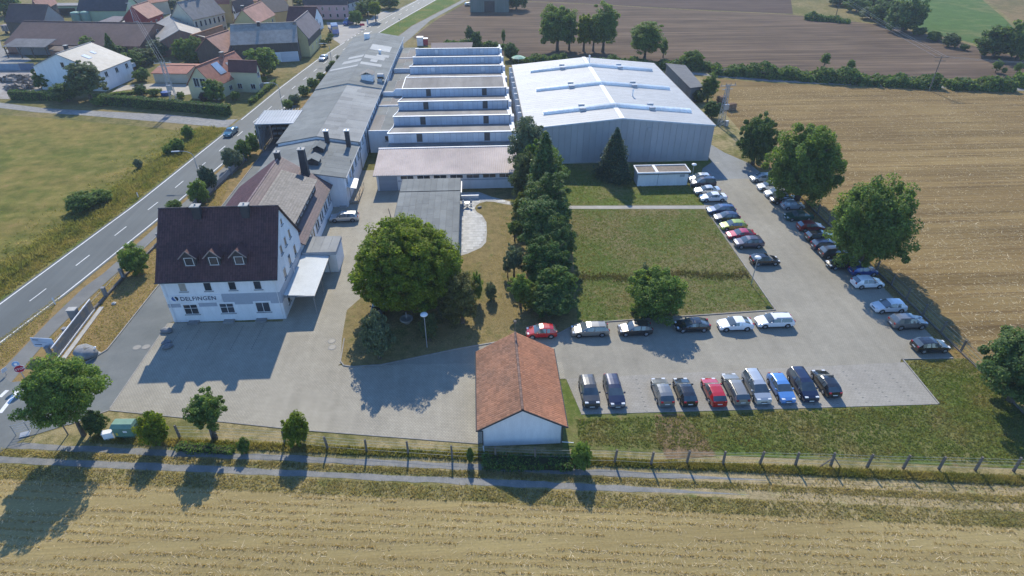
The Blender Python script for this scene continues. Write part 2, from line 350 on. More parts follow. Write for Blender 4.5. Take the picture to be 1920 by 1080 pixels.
# kerbs
def kerb(pts, w=.14, h=.12, name='kerb'):
    mb = MB()
    for a, b in zip(pts, pts[1:]): mb.bar((*a, h / 2 + .02), (*b, h / 2 + .02), w, h)
    return structure(name, mb, kerb_m)
kerb([(-46.7, 57.1), (-45.35, 59.4), (-45.15, 72.8), (-44.7, 98.6), (-44.6, 128.4)])
kerb([(-43.4, 47.2), (-40.2, 49.1), (-32.7, 47.7), (-19.4, 45.15), (-.9, 42.25)], .12, .05)
kerb([(-17.3, 60), (-17.0, 55.7), (-16.5, 54.95), (-15.4, 54.65), (-12.2, 54.8), (-3.2, 57.25), (3.7, 58.75), (8.5, 59.05), (11.8, 61.4), (38.1, 62.9), (38.35, 92.4)])
kerb([(48.55, 45.05), (48.95, 52.4), (55, 52.25)])
kerb([(9.85, 45.7), (48.5, 45.05)], .1, .06)
kerb([(-40.25, 49.3), (-40.25, 64.4)], .12, .05)
# marker stones between the bays
mk = MB()
for x0 in (11.7, 14.3, 16.9, 19.5, 22.1, 24.7, 27.3, 29.9, 32.5, 35.1, 37.7, 40.9, 43.5, 46.0):
    for k in range(8): mk.box(x0 - .12, x0 + .12, 45.7 + k * .7, 45.8 + k * .7, .03, .053)
for x0 in (-38.2, -35.9, -33.3, -30.6, -28.1):
    for k in range(14): mk.box(x0 - .04 + k * .01, x0 + .04 + k * .01, 58.6 + k * .36, 58.8 + k * .36, .03, .045)
for y0 in (86.0, 88.6, 91.0):
    for k in range(10): mk.box(-25 + k * .5, -24.75 + k * .5, y0, y0 + .08, .03, .045)
stuff(structure('bay_marker', mk, M('dark_paver', (.16, .155, .145), s=2)))['kind'] = 'stuff'
stop = MB()
for a, b in (((0, 775), (33, 733)), ((0, 745), (14, 732))):
    p, q = G(*a), G(*b); stop.bar((*p, .03), (*q, .03), .45, .02)
structure('stop_line', stop, white_paint)
# farm track: two gravel wheel ruts on a grass strip
sheet('track_verge', [(-60, track_y(-60) - 3.3), (130, track_y(130) - 3.3), (130, track_y(130) + 3.2), (58, 36), (7.4, 41.3), (-.9, 42.2), (-19.4, 45), (-32.7, 47.6), (-40.2, 49), (-43.4, 47), (-46.9, 45.5), (-50.6, 40.3), (-60, 40)], .016, gr_verge)
rs = random.Random(5)
for name, off, x1 in (('wheel_rut', .9, 27), ('wheel_rut', -.85, 24)):
    up, dn = [], []; x = -51.0
    while x <= x1:
        fade = min(1, (x1 - x) / 14 + .02) * .85
        y = track_y(x) + off; up.append((x, y + (.42 + rs.uniform(-.1, .12)) * fade)); dn.append((x, y - (.42 + rs.uniform(-.1, .12)) * fade)); x += 1.1
    sheet(name, up + dn[::-1], .03, M('rut_gravel', (.175, .177, .17), (.24, .232, .212), s=1.0, rough=.95, fine=.22))
for off in (.9, -.85):                                       # the ruts run on as pale dry grass
    up, dn = [], []; x = 8.0
    while x <= 80:
        f = min(1, (x - 8) / 14 + .02); y = track_y(x) + off - (x > 40) * .0; up.append((x, y + (.5 + rs.uniform(-.12, .14)) * f)); dn.append((x, y - (.5 + rs.uniform(-.12, .14)) * f)); x += 1.3
    sheet('dry_rut', up + dn[::-1], .024, MG('dry_rut_grass', (.24, .2, .1), (.34, .27, .15), (.3, .23, .13), s=.2, mid=1.0, bias=.4))
# manhole covers
def manhole(x, y, r, label):
    mb = MB(); mb.lathe([(r * 1.18, .0), (r * 1.18, .012)], 20, 1); mb.lathe([(r, .012), (r, .02)], 20, 0)
    tag(obj('manhole_cover', mb, [M('iron_cover', (.3, .28, .24), s=4, rough=.6), concrete_dark], loc=(x, y, .045)), label, 'manhole', 'manhole covers')
for (px, py), lb in (((257, 652), 'left of the two round covers in the asphalt drive'), ((274, 651), 'right of the two round covers in the asphalt drive'),
                     ((622, 640), 'upper round cover in the pale yard near the shadow edge'), ((623, 652), 'lower round cover in the pale yard near the shadow edge'), ((1345, 306), 'pale round cover in the drive beside the metal hall')):
    x, y = G(px, py); manhole(x, y, .42, lb)
# terrace of slabs
slab_m = M('terrace_slab', (.38, .385, .375), (.44, .44, .43), s=1.5, rough=.7, orand=.14)
TP = [(-3.7, 79.0), (-2.24, 79.7), (-.2, 81.4), (.6, 83), (.8, 86.3), (.8, 89.7), (.13, 92.3), (-.76, 93.5), (-1.1, 94.9), (-.83, 96), (-.17, 97), (.96, 97.5), (2.2, 97.3), (3.5, 96.6), (5.05, 95.85), (9.6, 94.0), (9.7, 95.1), (5.5, 96.9), (3.6, 98.3), (1.7, 99.5), (.64, 100.6), (-.3, 101.5), (-3.6, 101.5)]
terr = structure('terrace', MB().add([(x, y, .06) for x, y in TP], [tuple(range(len(TP)))]), M('terrace_edge', (.4, .39, .36), s=2))
def inpoly(P, x, y):
    c = False
    for (x0, y0), (x1, y1) in zip(P, P[1:] + P[:1]):
        if (y0 > y) != (y1 > y) and x < (x1 - x0) * (y - y0) / (y1 - y0) + x0: c = not c
    return c
sl = MB().box(-.3, .3, -.39, .39, 0, .03).mesh('slab'); sl.materials.append(slab_m)
yy = 79.6; k = 0
while yy < 101.4:
    xx = -3.0 + (.31 if k % 2 else 0)
    while xx < 9.6:
        if all(inpoly(TP, xx + a, yy + b) for a in (-.28, .28) for b in (-.36, .36)): obj('slab', sl, None, terr, loc=(xx, yy, .062))
        xx += .63
    yy += .81; k += 1
# ------------------------------------------------------------------ building materials
white_wall = M('white_render', (.78, .79, .8), (.7, .71, .72), s=.9, rough=.9, big=.05, fine=.05, sc=(1.6, 1.6, .35))
band_grey = M('grey_band_paint', (.38, .41, .46), (.35, .38, .43), s=.6, big=.04)
frame_white = M('window_frame', (.75, .75, .74), s=3, rough=.5, fine=.03)
glass_dark = M('window_glass', (.02, .025, .032), (.045, .05, .06), s=.6, rough=.08, spec=.6, orand=.6, fine=0)
sill_grey = M('sill_stone', (.3, .31, .32), s=2)
tile_brown = M('brown_tile', (.115, .052, .048), (.088, .042, .041), s=.5, rough=.6, spec=.35, isl=.22, big=.15)
tile_red_brown = M('mauve_tile', (.15, .092, .088), (.12, .078, .076), s=.5, rough=.55, spec=.4, isl=.16)
tile_pale = M('pale_glazed_tile', (.2, .18, .162), (.165, .15, .136), s=.5, rough=.65, spec=.3, isl=.2)
tile_orange = M('orange_tile', (.41, .178, .095), (.34, .158, .09), s=.35, rough=.8, isl=.16, big=.12)
ridge_m = M('ridge_tile', (.22, .14, .105), (.17, .11, .09), s=1.5, orand=.25)
felt = M('roof_felt', (.165, .175, .17), (.2, .21, .2), s=.5, rough=.9, orand=.10, fine=.08)
felt_pale = M('pale_roof_felt', (.27, .275, .265), (.235, .24, .235), s=.5, rough=.85, orand=.08)
felt_mid = M('faded_roof_felt', (.235, .24, .235), (.2, .205, .2), s=.5, rough=.85, orand=.08)
felt_brown = M('worn_roof_felt', (.19, .175, .16), (.24, .225, .205), s=.4, rough=.9, orand=.06, rot=0, sc=(1, .15, 1), fine=.08)
metal_white = M('white_metal', (.4, .41, .415), (.36, .37, .375), s=.5, rough=.62, spec=.3, orand=.05, big=.05, fine=.03)
metal_grey = M('grey_sheet_metal', (.40, .41, .43), (.37, .38, .4), s=.4, rough=.45, spec=.5, orand=.06, big=.05, fine=.03)
trim_white = M('white_trim', (.8, .8, .8), s=2, rough=.5, fine=.03)
poly = M('fibreglass_sheet', (.6, .66, .72), (.54, .6, .66), s=.7, rough=.3, spec=.5, orand=.08, fine=.04)
dark_metal = M('dark_metal', (.05, .052, .056), s=2, rough=.5)
slate = M('slate_cladding', (.045, .043, .048), (.06, .058, .062), s=1.5, rough=.7)
zinc = M('zinc', (.3, .31, .32), s=1.5, rough=.45, metal=.3)
wood_dark = M('dark_timber', (.075, .06, .052), (.11, .088, .072), s=1.2, sc=(6, 6, .4), fine=.2)
corr_pink = M('corrugated_cement', (.56, .475, .42), (.49, .415, .37), s=.35, rough=.8, big=.15)
brick_red = MP('brickwork', (.25, .105, .07), (.3, .13, .085), (.2, .16, .13), .26, .09)
gravel_roof = M('gravel_roof', (.17, .14, .115), (.22, .185, .15), s=2, fine=.25)

WIN = {}
def window(parent, c, ang, w, h, bars=1, sill=True, frame=None, pane=None, blind=0.0, cross=False):
    """window on a wall: c centre in the parent's space, ang heading of the wall's outward normal"""
    key = (round(w, 2), round(h, 2), bars, sill, blind, cross)
    if key not in WIN:
        f = MB(); t = .06
        f.box(-w/2, w/2, -.02, .05, h/2 - t, h/2); f.box(-w/2, w/2, -.02, .05, -h/2, -h/2 + t)
        f.box(-w/2, -w/2 + t, -.02, .05, -h/2 + t, h/2 - t); f.box(w/2 - t, w/2, -.02, .05, -h/2 + t, h/2 - t)
        for i in range(1, bars + 1):
            x = -w/2 + w * i / (bars + 1); f.box(x - t/2, x + t/2, -.02, .047, -h/2 + t, h/2 - t)
        if cross: f.box(-w/2 + t, w/2 - t, -.02, .044, h*.12 - .025, h*.12 + .025)
        if blind: f.box(-w/2 + t, w/2 - t, -.02, .03, h/2 - t - blind * (h - 2*t), h/2 - t)
        if sill: f.box(-w/2 - .1, w/2 + .1, -.02, .14, -h/2 - .09, -h/2 - .01, 1)
        WIN[key] = (f.mesh('window'), MB().box(-w/2 + t, w/2 - t, -.02, .018, -h/2 + t, h/2 - t).mesh('pane'))
    fm, pm = WIN[key]
    if not len(fm.materials):
        fm.materials.append(frame_white); fm.materials.append(sill_grey); pm.materials.append(glass_dark)
    o = obj('window', fm, None, parent, loc=c, rotz=ang - R(90))
    if frame: setmat(o, frame)
    p = obj('pane', pm, None, o, loc=(0, 0, 0))
    if pane: setmat(p, pane)
    return o
def wwin(parent, c, ang, w, h, **k):                          # the same, c in world coordinates under an unrotated thing
    po = ORIG[parent.name]; return window(parent, tuple(Vector(c) - po), ang, w, h, **k)
S_, N_, E_, W_ = R(-90), R(90), 0.0, R(180)                   # wall headings: S faces the camera

def tiles(name, parent, a, b, c, d, mat, tw=.3, tl=.36, lift=.05, loc=None):
    """tile courses on a slope: a-b eave, d-c ridge side (world or local points); one joined mesh"""
    a, b, c, d = map(Vector, (a, b, c, d)); n = (b - a).cross(d - a).normalized()
    if n.z < 0: n = -n
    nu = max(1, round((b - a).length / tw)); nv = max(1, round((d - a).length / tl))
    vs, fs = [], []
    P = lambda u, v: (a * (1 - u) + b * u) * (1 - v) + (d * (1 - u) + c * u) * v
    for j in range(nv):
        v0, v1 = j / nv, min(1.0, (j + 1.12) / nv)
        for i in range(nu):
            u0, u1 = (i + .04) / nu, (i + .96) / nu
            um = (u0 + u1) / 2
            k = len(vs)
            vs += [P(u0, v0) + n * lift, P(um, v0) + n * (lift + .035), P(u1, v0) + n * lift,
                   P(u0, v1) + n * .012, P(um, v1) + n * .03, P(u1, v1) + n * .012, P(u0, v0), P(u1, v0)]
            fs += [(k, k+1, k+4, k+3), (k+1, k+2, k+5, k+4), (k+6, k+7, k+2, k+1, k)]
    mb = MB(); mb.add(vs, fs)
    return stuff(obj(name, mb, mat, parent, loc=loc))
UNIT = MB().box(-.5, .5, -.5, .5, 0, 1).mesh('sheet_unit')
def felt_sheets(parent, a, b, d, mat, sw, sl, rng, name='felt_sheet', lift=.0, mats=None, gap=.03):
    """felt laid in strips of width sw running from a towards d; a-b is the eave; each sheet a piece"""
    a, b, d = map(Vector, (a, b, d)); u = b - a; v = d - a; Lu, Lv = u.length, v.length; u.normalize(); v.normalize(); n = u.cross(v)
    if n.z < 0: n = -n
    nu = max(1, round(Lu / sw)); w = Lu / nu; po = ORIG[parent.name]
    for i in range(nu):
        y = 0.0
        while y < Lv - .05:
            l = min(Lv - y, sl * rng.uniform(.6, 1.25)); 
            if Lv - y - l < sl * .3: l = Lv - y
            c = a + u * (w * (i + .5)) + v * (y + l / 2)
            m = rng.choice(mats) if mats else mat
            mb = MB(); h = .02 + rng.uniform(0, .014) + lift
            p = [c + u * s * (w / 2 - gap / 2) + v * t * (l / 2 - gap / 2) for s, t in ((-1, -1), (1, -1), (1, 1), (-1, 1))]
            mb.hull8([q - n * .01 for q in p], [q + n * h for q in p])
            obj(name, mb, m, parent); y += l
def gable_box(x0, x1, y0, y1, ze, zr, axis='x', z0=0.0, mi=0):
    """walls with two gables; axis = direction of the ridge"""
    mb = MB()
    if axis == 'x':
        ym = (y0 + y1) / 2
        vs = [(x, y, z) for x in (x0, x1) for y, z in ((y0, z0), (y1, z0), (y1, ze), (ym, zr), (y0, ze))]
    else:
        xm = (x0 + x1) / 2
        vs = [(x, y, z) for y in (y0, y1) for x, z in ((x1, z0), (x0, z0), (x0, ze), (xm, zr), (x1, ze))]
    mb.add(vs, [(4, 3, 2, 1, 0), (5, 6, 7, 8, 9), (0, 1, 6, 5), (1, 2, 7, 6), (2, 3, 8, 7), (3, 4, 9, 8), (4, 0, 5, 9)], mi)
    return mb
def ridge_tiles(parent, p, q, mat, pitch=.38, r=.14):
    p, q = Vector(p), Vector(q); L = (q - p).length; n = int(L / pitch); d = (q - p).normalized(); po = ORIG[parent.name]
    mb = MB(); vs = []; N = 6
    for z, rr in ((0, r * 1.08), (pitch * 1.05, r * .92)):
        for i in range(N + 1):
            a = math.pi * i / N; vs.append((z, rr * math.cos(a), rr * math.sin(a) * .8))
    mb.add(vs, [(i, i + 1, N + 2 + i, N + 1 + i) for i in range(N)] + [tuple(range(N, -1, -1))])
    me = mb.mesh('ridge_tile'); me.materials.append(mat); ang = math.atan2(d.y, d.x)
    for i in range(n): obj('ridge_tile', me, None, parent, loc=tuple(p + d * (i * L / n) - po), rotz=ang)
def chimney(parent, x, y, z0, z1, sx, sy, mat, capm, name='chimney', flare=0.0):
    mb = MB().hull8([(x - sx/2 - flare, y - sy/2 - flare, z0), (x + sx/2 + flare, y - sy/2 - flare, z0), (x + sx/2 + flare, y + sy/2 + flare, z0), (x - sx/2 - flare, y + sy/2 + flare, z0)],
                    [(x - sx/2, y - sy/2, z1), (x + sx/2, y - sy/2, z1), (x + sx/2, y + sy/2, z1), (x - sx/2, y + sy/2, z1)])
    o = obj(name, mb, mat, parent)
    cb = MB().box(x - sx/2 - .1, x + sx/2 + .1, y - sy/2 - .1, y + sy/2 + .1, z1 + .003, z1 + .12); cb.tube((x, y, z1 + .12), (x, y, z1 + .35), .11, .11, 8)
    obj('chimney_cap', cb, capm, o); return o
rg = random.Random(11)

# ------------------------------------------------------------------ office house
H = thing('office_house', 'white three storey office house with steep dark brown roof and lettered sign', 'house', (-32.5, 70.4, 0))
x0, x1, y0, y1 = -39.5, -25.45, 64.6, 76.2
wall = obj('wall', gable_box(x0, x1, y0, y1, 6.55, 12.95), white_wall, H)
zr, ze, ov = 13.2, 6.3, .42
roof = MB(); roof.slab((x0 - .3, y0 - ov, ze), (x1 + .25, y0 - ov, ze), (x1 + .25, 70.4, zr), (x0 - .3, 70.4, zr), .14)
roof.slab((x0 - .3, y1 + ov, ze), (x1 + .25, y1 + ov, ze), (x1 + .25, 70.4, zr), (x0 - .3, 70.4, zr), .14)
rf = obj('roof', roof, M('brown_roof_deck', (.05, .03, .03), s=1), H)
tiles('roof_tiles', rf, (x0 - .3, y0 - ov, ze), (x1 + .25, y0 - ov, ze), (x1 + .25, 70.4, zr), (x0 - .3, 70.4, zr), tile_brown)
tiles('roof_tiles', rf, (x1 + .25, y1 + ov, ze), (x0 - .3, y1 + ov, ze), (x0 - .3, 70.4, zr), (x1 + .25, 70.4, zr), tile_brown)
ridge_tiles(rf, (x0 - .3, 70.4, zr + .02), (x1 + .25, 70.4, zr + .02), M('dark_ridge_tile', (.085, .07, .075), s=2, orand=.3))
for xx in (-34.95, -29.1): chimney(rf, xx, 69.75, 11.6, 13.75, .95, .75, slate, concrete, 'chimney')
gut = MB().tube((x0 - .35, y0 - ov - .07, ze - .02), (x1 + .3, y0 - ov - .07, ze - .02), .075, n=8)
obj('gutter', gut, dark_metal, H)
for xx in (x0 + .35, x1 - .3):
    dp = MB(); dp.tube((xx, y0 - ov - .05, ze - .06), (xx, y0 - .1, ze - .55), .05); dp.tube((xx, y0 - .1, ze - .5), (xx, y0 - .1, 0.1), .05); obj('downpipe', dp, trim_white, H)
band = MB(); band.box(-32.6, x1 + .012, y0 - .012, y0 + .02, 2.5, 4.16); band.box(x0 - .012, -32.6, y0 - .01, y0 + .02, 2.32, 2.9)
band.box(x1 - .02, x1 + .013, y0 + .02, y1 - .2, 2.5, 4.16); obj('painted_band', band, band_grey, H)
sign = obj('sign_board', MB().box(-39.15, -32.62, y0 - .07, y0 - .013, 2.93, 4.12), M('sign_white', (.74, .76, .78), s=1, rough=.4, fine=.02), H)
letter_m = M('sign_blue', (.012, .03, .085), s=1, rough=.5, fine=0)
def text(s, size, parent, loc, mat, rot=(R(90), 0, 0), name='lettering', sx=1.0, ext=.012):
    cu = bpy.data.curves.new(name, 'FONT'); cu.body = s; cu.size = size; cu.extrude = ext; cu.align_x = 'LEFT'; cu.offset = .005 * size; cu.space_character = 1.08
    t = bpy.data.objects.new('tmp_text', cu); col.objects.link(t)
    dg = bpy.context.evaluated_depsgraph_get(); me = bpy.data.meshes.new_from_object(t.evaluated_get(dg))
    bpy.data.objects.remove(t); me.name = name; me.materials.clear()
    o = obj(name, me, mat, parent, loc=loc, rot=rot); o.scale = (sx, 1, 1); return o, me
lt, lm = text('DELFINGEN', .82, sign, (-37.72, y0 - .083, 3.35), letter_m)
lw = max(v.co.x for v in lm.vertices); lt.scale = (4.35 / lw, 1, 1)
def arc_poly(pts, y, name, mat, parent):
    mb = MB(); n = len(pts); mb.add([(x, y, z) for x, z in pts] + [(x, y - .015, z) for x, z in pts], [tuple(range(n)), tuple(range(n, 2*n))[::-1]] + [(i, (i+1) % n, n + (i+1) % n, n + i) for i in range(n)]); return obj(name, mb, mat, parent)
cx, cz = -38.33, 3.66
outl = [(cx - .06 + .36 * math.cos(R(t)), cz + .34 * math.sin(R(t))) for t in range(108, 292, 12)]; inn = [(cx - .08 + .07 * math.sin(R(90 - t)), cz - .3 + .6 * t / 180.0) for t in range(20, 181, 20)]
arc_poly(outl + [(cx + .04, cz - .25), (cx - .02, cz - .12), (cx - .1, cz + .02), (cx - .14, cz + .2)], y0 - .072, 'emblem', M('sign_mid_blue', (.05, .13, .32), s=1, fine=0), sign)
arc_poly([(cx + .1 + .3 * math.cos(R(t)), cz + .02 + .33 * math.sin(R(t))) for t in range(-75, 90, 12)] + [(cx + .02, cz + .28), (cx + .06, cz + .1), (cx + .13, cz - .08), (cx + .12, cz - .2)], y0 - .072, 'emblem', M('sign_dark_grey', (.03, .035, .05), s=1, fine=0), sign)
for cxw, lbl in ((-36.95, .0), (-33.93, 0), (-30.96, 0), (-27.9, 0)):
    wwin(H, (cxw, y0, 5.3), S_, .95, 1.25, bars=0, pane=M('beige_blind', (.36, .33, .28), s=2) if cxw < -36 else None)
for cxw in (-36.85, -32.4, -27.95): wwin(H, (cxw, y0, 1.98), S_, 1.75, 1.5, bars=1, cross=cxw < -30)
for cxw in (-36.85, -32.4, -27.95): obj('window_surround', MB().box(cxw - 1.1, cxw + 1.1, y0 - .015, y0 + .01, 1.1, 2.9), white_wall, H)
for cxw in (-36.95, -32.55, -28.5): obj('light_well', MB().box(cxw - .65, cxw + .65, y0 - .75, y0 - .02, 0, .28), concrete_dark, H)
for yy, zz, w, h in ((70.7, 10.85, .7, .9), (72.6, 8.1, .8, 1.3), (70.5, 8.1, .8, 1.3), (68.45, 8.05, .8, 1.3), (73.3, 5.2, 1.0, 1.6), (70.5, 5.3, 1.0, 1.6), (67.8, 5.0, 1.0, 1.5), (67.0, 1.7, 1.0, 1.6)):
    wwin(H, (x1, yy, zz), E_, w, h, bars=0)
# dormers
rs_ = (zr - ze) / (70.4 - y0 + ov)
rz = lambda y: ze + (y - (y0 - ov)) * rs_
for dx in (-35.62, -32.7, -29.67):
    yf = 65.5; zb = rz(yf); zt = zb + 1.35; za = zt + .75; w = .78
    yb_e = yf + (zt - zb) / rs_; yb_a = yf + (za - zb) / rs_
    db = MB(); db.add([(dx - w, yf, zb - .1), (dx + w, yf, zb - .1), (dx + w, yf, zt), (dx, yf, za), (dx - w, yf, zt), (dx - w, yb_e, zt), (dx + w, yb_e, zt), (dx, yb_a, za)], [(0, 1, 2, 3, 4), (0, 4, 5), (1, 6, 2)])
    d = obj('dormer', db, slate, rf)
    dr = MB()
    for s in (-1, 1): dr.slab((dx + s * (w + .28), yf - .25, zt - .2), (dx + s * (w + .28), yb_e - .1, zt - .2), (dx, yb_a + .1, za + .09), (dx, yf - .25, za + .09), .07)
    obj('dormer_roof', dr, tile_brown, d)
    vd = MB()
    for s in (-1, 1): vd.bar((dx + s * (w + .3), yf - .28, zt - .2), (dx, yf - .28, za + .1), .04, .13)
    obj('verge_board', vd, M('dormer_highlight', (.3, .24, .22), s=2), d)  # pale boards added to paint the highlight along the dormer's front edges
    obj('dormer_cheek_trim', MB().box(dx - .62, dx + .62, yf - .06, yf - .01, zb + .02, zb + .08), zinc, d)
    wwin(d, (dx, yf, zb + .62), S_, 1.05, 1.1, bars=0, sill=False)
ORIG_ok = True
# ------------------------------------------------------------------ wing behind the office house
Wg = thing('office_wing', 'low white wing with mauve tiled roof and long pale tiled dormer', 'building', (-32.6, 86.4, 0))
a0, a1, b0, b1 = -39.7, -25.4, 76.25, 96.4
obj('wall', gable_box(a0, a1, b0, b1, 4.4, 9.25, 'y'), white_wall, Wg)
xr, zr2, ze2 = -32.55, 9.5, 4.25
wr = MB(); wr.slab((a1 + .45, b0, ze2), (a1 + .45, b1 + .3, ze2), (xr, b1 + .3, zr2), (xr, b0, zr2), .12); wr.slab((a0 - .45, b0, ze2), (a0 - .45, b1 + .3, ze2), (xr, b1 + .3, zr2), (xr, b0, zr2), .12)
wrf = obj('roof', wr, M('wing_deck', (.1, .06, .06), s=1), Wg)
tiles('roof_tiles', wrf, (a1 + .45, b1 + .3, ze2), (a1 + .45, b0, ze2), (xr, b0, zr2), (xr, b1 + .3, zr2), tile_red_brown, .34, .4)
tiles('roof_tiles', wrf, (a0 - .45, b0, ze2), (a0 - .45, b1 + .3, ze2), (xr, b1 + .3, zr2), (xr, b0, zr2), M('plum_tile', (.115, .05, .055), (.095, .045, .05), s=.5, rough=.7, isl=.2), .34, .4)
ridge_tiles(wrf, (xr, b0, zr2 + .02), (xr, b1 + .3, zr2 + .02), M('pink_ridge_tile', (.3, .22, .21), s=2, orand=.2))
da = MB(); da.slab((-26.0, 76.6, 7.0), (-26.0, 92.4, 7.0), (-31.3, 92.4, 8.85), (-31.3, 76.6, 8.85), .15)
dm = obj('shed_dormer', da, slate, wrf)
tiles('dormer_tiles', wrf, (-26.0, 92.4, 7.0), (-26.0, 76.6, 7.0), (-31.3, 76.6, 8.85), (-31.3, 92.4, 8.85), tile_pale, .34, .4)
dw = MB(); dw.add([(-26.45, 77.2, 5.2), (-26.45, 92.0, 5.2), (-26.45, 92.0, 7.0), (-26.45, 77.2, 7.0), (-31, 92.0, 8.5), (-31, 77.2, 8.5)], [(0, 1, 2, 3), (1, 4, 2), (0, 3, 5)])
obj('dormer_wall', dw, slate, wrf)
for k in range(7): wwin(wrf, (-26.44, 78.3 + k * 2.05, 6.35), E_, 1.25, .85, bars=1, sill=False)
for k in range(6):
    wwin(Wg, (a1, 78.6 + k * 3.15, 2.5), E_, .9, 1.5, bars=0); wwin(Wg, (a1, 79.8 + k * 3.15, 2.5), E_, .9, 1.5, bars=0)
chimney(wrf, -32.6, 95.8, 9.0, 10.5, .8, .8, slate, concrete)
chimney(wrf, -28.6, 95.6, 6.2, 11.0, .95, .95, slate, concrete, flare=.12)
obj('gutter', MB().tube((a1 + .52, b0, ze2 - .03), (a1 + .52, b1 + .3, ze2 - .03), .07), dark_metal, Wg)
# ------------------------------------------------------------------ box annex and entrance canopy beside the office house
A = thing('flat_roofed_annex', 'small white annex with grey felt roof beside the entrance canopy', 'annex', (-23, 77.9, 0))
obj('wall', MB().box(-25.35, -20.7, 75.6, 79.9, 0, 3.35), white_wall, A)
obj('fascia', MB().box(-25.33, -20.62, 75.52, 80.0, 2.95, 3.42), band_grey, A)
felt_sheets(A, (-25.35, 75.5, 3.42), (-20.6, 75.5, 3.42), (-25.35, 80.05, 3.47), felt_pale, 1.2, 4.6, rg)
Cn = thing('entrance_canopy', 'white corrugated canopy on thin posts along the office side wall', 'canopy', (-23.4, 70.6, 0))
cm = MB(); n = 84
vs = []
for i in range(n + 1):
    y = 65.5 + 10.0 * i / n; dz = .03 if i % 2 else 0
    vs += [(-25.4, y, 3.05 + dz), (-21.6, y, 2.85 + dz)]
cm.add(vs, [(2*i, 2*i+1, 2*i+3, 2*i+2) for i in range(n)])
obj('canopy_roof', cm, M('canopy_sheet', (.62, .64, .63), (.56, .58, .57), s=.5, rough=.45), Cn)
fb = MB().box(-21.66, -21.56, 65.45, 75.55, 2.68, 2.86); fb.box(-25.4, -21.66, 65.42, 65.5, 2.75, 2.9); obj('canopy_frame', fb, zinc, Cn)
for yy in (65.7, 70.2, 75.1): obj('post', MB().tube((-21.8, yy, 0), (-21.8, yy, 2.7), .05), zinc, Cn)
obj('downpipe', MB().tube((-25.3, 70.9, 3.0), (-25.3, 70.9, 3.9), .06), trim_white, Cn)
# ------------------------------------------------------------------ long building, three roof sections
L = thing('long_building', 'long white works building with low grey felt roof along the road', 'building', (-30.3, 150, 0))
secs = [(96.7, 111.9, -38.0, -22.5, 5.4, 6.7, felt, None), (111.95, 146.4, -37.9, -22.5, 6.0, 7.25, felt_pale, None), (146.45, 203.0, -37.9, -22.4, 6.2, 7.55, felt, None)]
for k, (s0, s1, xl, xrr, e, r, m, _) in enumerate(secs):
    xm = (xl + xrr) / 2
    obj('wall', gable_box(xl + .35, xrr - .35, s0 + .1, s1 - .1, e - .12, r - .14, 'y'), white_wall, L)
    rb = MB()
    rb.slab((xrr, s0, e), (xrr, s1, e), (xm, s1, r), (xm, s0, r), .12); rb.slab((xl, s0, e), (xl, s1, e), (xm, s1, r), (xm, s0, r), .12)
    ro = obj('roof', rb, felt, L)
    felt_sheets(ro, (xrr, s0, e), (xrr, s1, e), (xm, s0, r), m, 1.7 if k == 0 else 2.3, 4.2, rg, mats=[felt, felt, felt] if k == 0 else ([felt_pale, felt_pale, felt_pale, felt_mid] if k == 1 else [felt]))
    felt_sheets(ro, (xl, s0, e), (xl, s1, e), (xm, s0, r), felt, 2.9, 8.2, rg)
    obj('gutter', MB().tube((xrr + .08, s0, e - .04), (xrr + .08, s1, e - .04), .09), zinc, L)
# lighter felt patches on the far section
ez, rzz, xm, xe = 6.2, 7.55, -30.15, -22.4
def rpos(f, y, up=.06): return (xe + (xm - xe) * f, y, ez + (rzz - ez) * f + up)
def rposL(f, y, up=.06): return (-37.9 + (xm + 37.9) * f, y, ez + (rzz - ez) * f + up)
patch = M('fresh_felt', (.38, .385, .37), (.34, .345, .335), s=.8, orand=.08)
def felt_patch(f0, f1, ya, yb, pos=rpos):
    mb = MB(); mb.slab(pos(f0, ya), pos(f1, ya), pos(f1, yb), pos(f0, yb), .03); obj('felt_patch', mb, patch, L)
for q in ((.25, .95, 181, 187.5), (.3, .98, 171.2, 174.6), (.5, .72, 168.3, 171.1), (.2, .62, 174.7, 177.5), (.3, .98, 164.5, 167)): felt_patch(*q)
for q in ((.45, .98, 172, 174.6), (.35, .98, 167.2, 170.2), (.05, .98, 162.3, 163.8)): felt_patch(*q, pos=rposL)
# things on its roof
for xx, yy, zz, nm in ((-28.0, 110.6, 6.0, 8.75), (-24.2, 110.5, 5.4, 8.75)): chimney(L, xx, yy, zz, nm, .75, .75, slate, trim_white)
for xx, yy in ((-28.7, 107.0), (-28.4, 101.2)):
    zb = 6.2; vb = MB().box(xx - .9, xx + .9, yy - 1.1, yy + 1.1, zb - .3, zb + 1.0); o = obj('roof_vent', vb, slate, L)
    vr = MB()
    for s in (-1, 1): vr.slab((xx + s * 1.15, yy - 1.4, zb + .95), (xx + s * 1.15, yy + 1.4, zb + .95), (xx, yy + 1.4, zb + 1.6), (xx, yy - 1.4, zb + 1.6), .06)
    obj('vent_roof', vr, felt, o)
o = obj('roof_vent', MB().box(-27.6, -24.9, 150.8, 153.6, 6.5, 8.3), trim_white, L)
vr = MB()
for s in (-1, 1): vr.slab((-26.25 + s * 1.6, 150.5, 8.25), (-26.25 + s * 1.6, 153.9, 8.25), (-26.25, 153.9, 8.95), (-26.25, 150.5, 8.95), .06)
obj('vent_roof', vr, felt_brown, o)
hood = MB(); N = 8; vs = []
for xx in (-23.9, -22.4):
    for i in range(N + 1): a = R(-20 + 165 * i / N); vs.append((xx, 152.0 + 1.1 * math.cos(a), 7.0 + 1.25 * math.sin(a)))
    vs.append((xx, 152.6, 6.3))
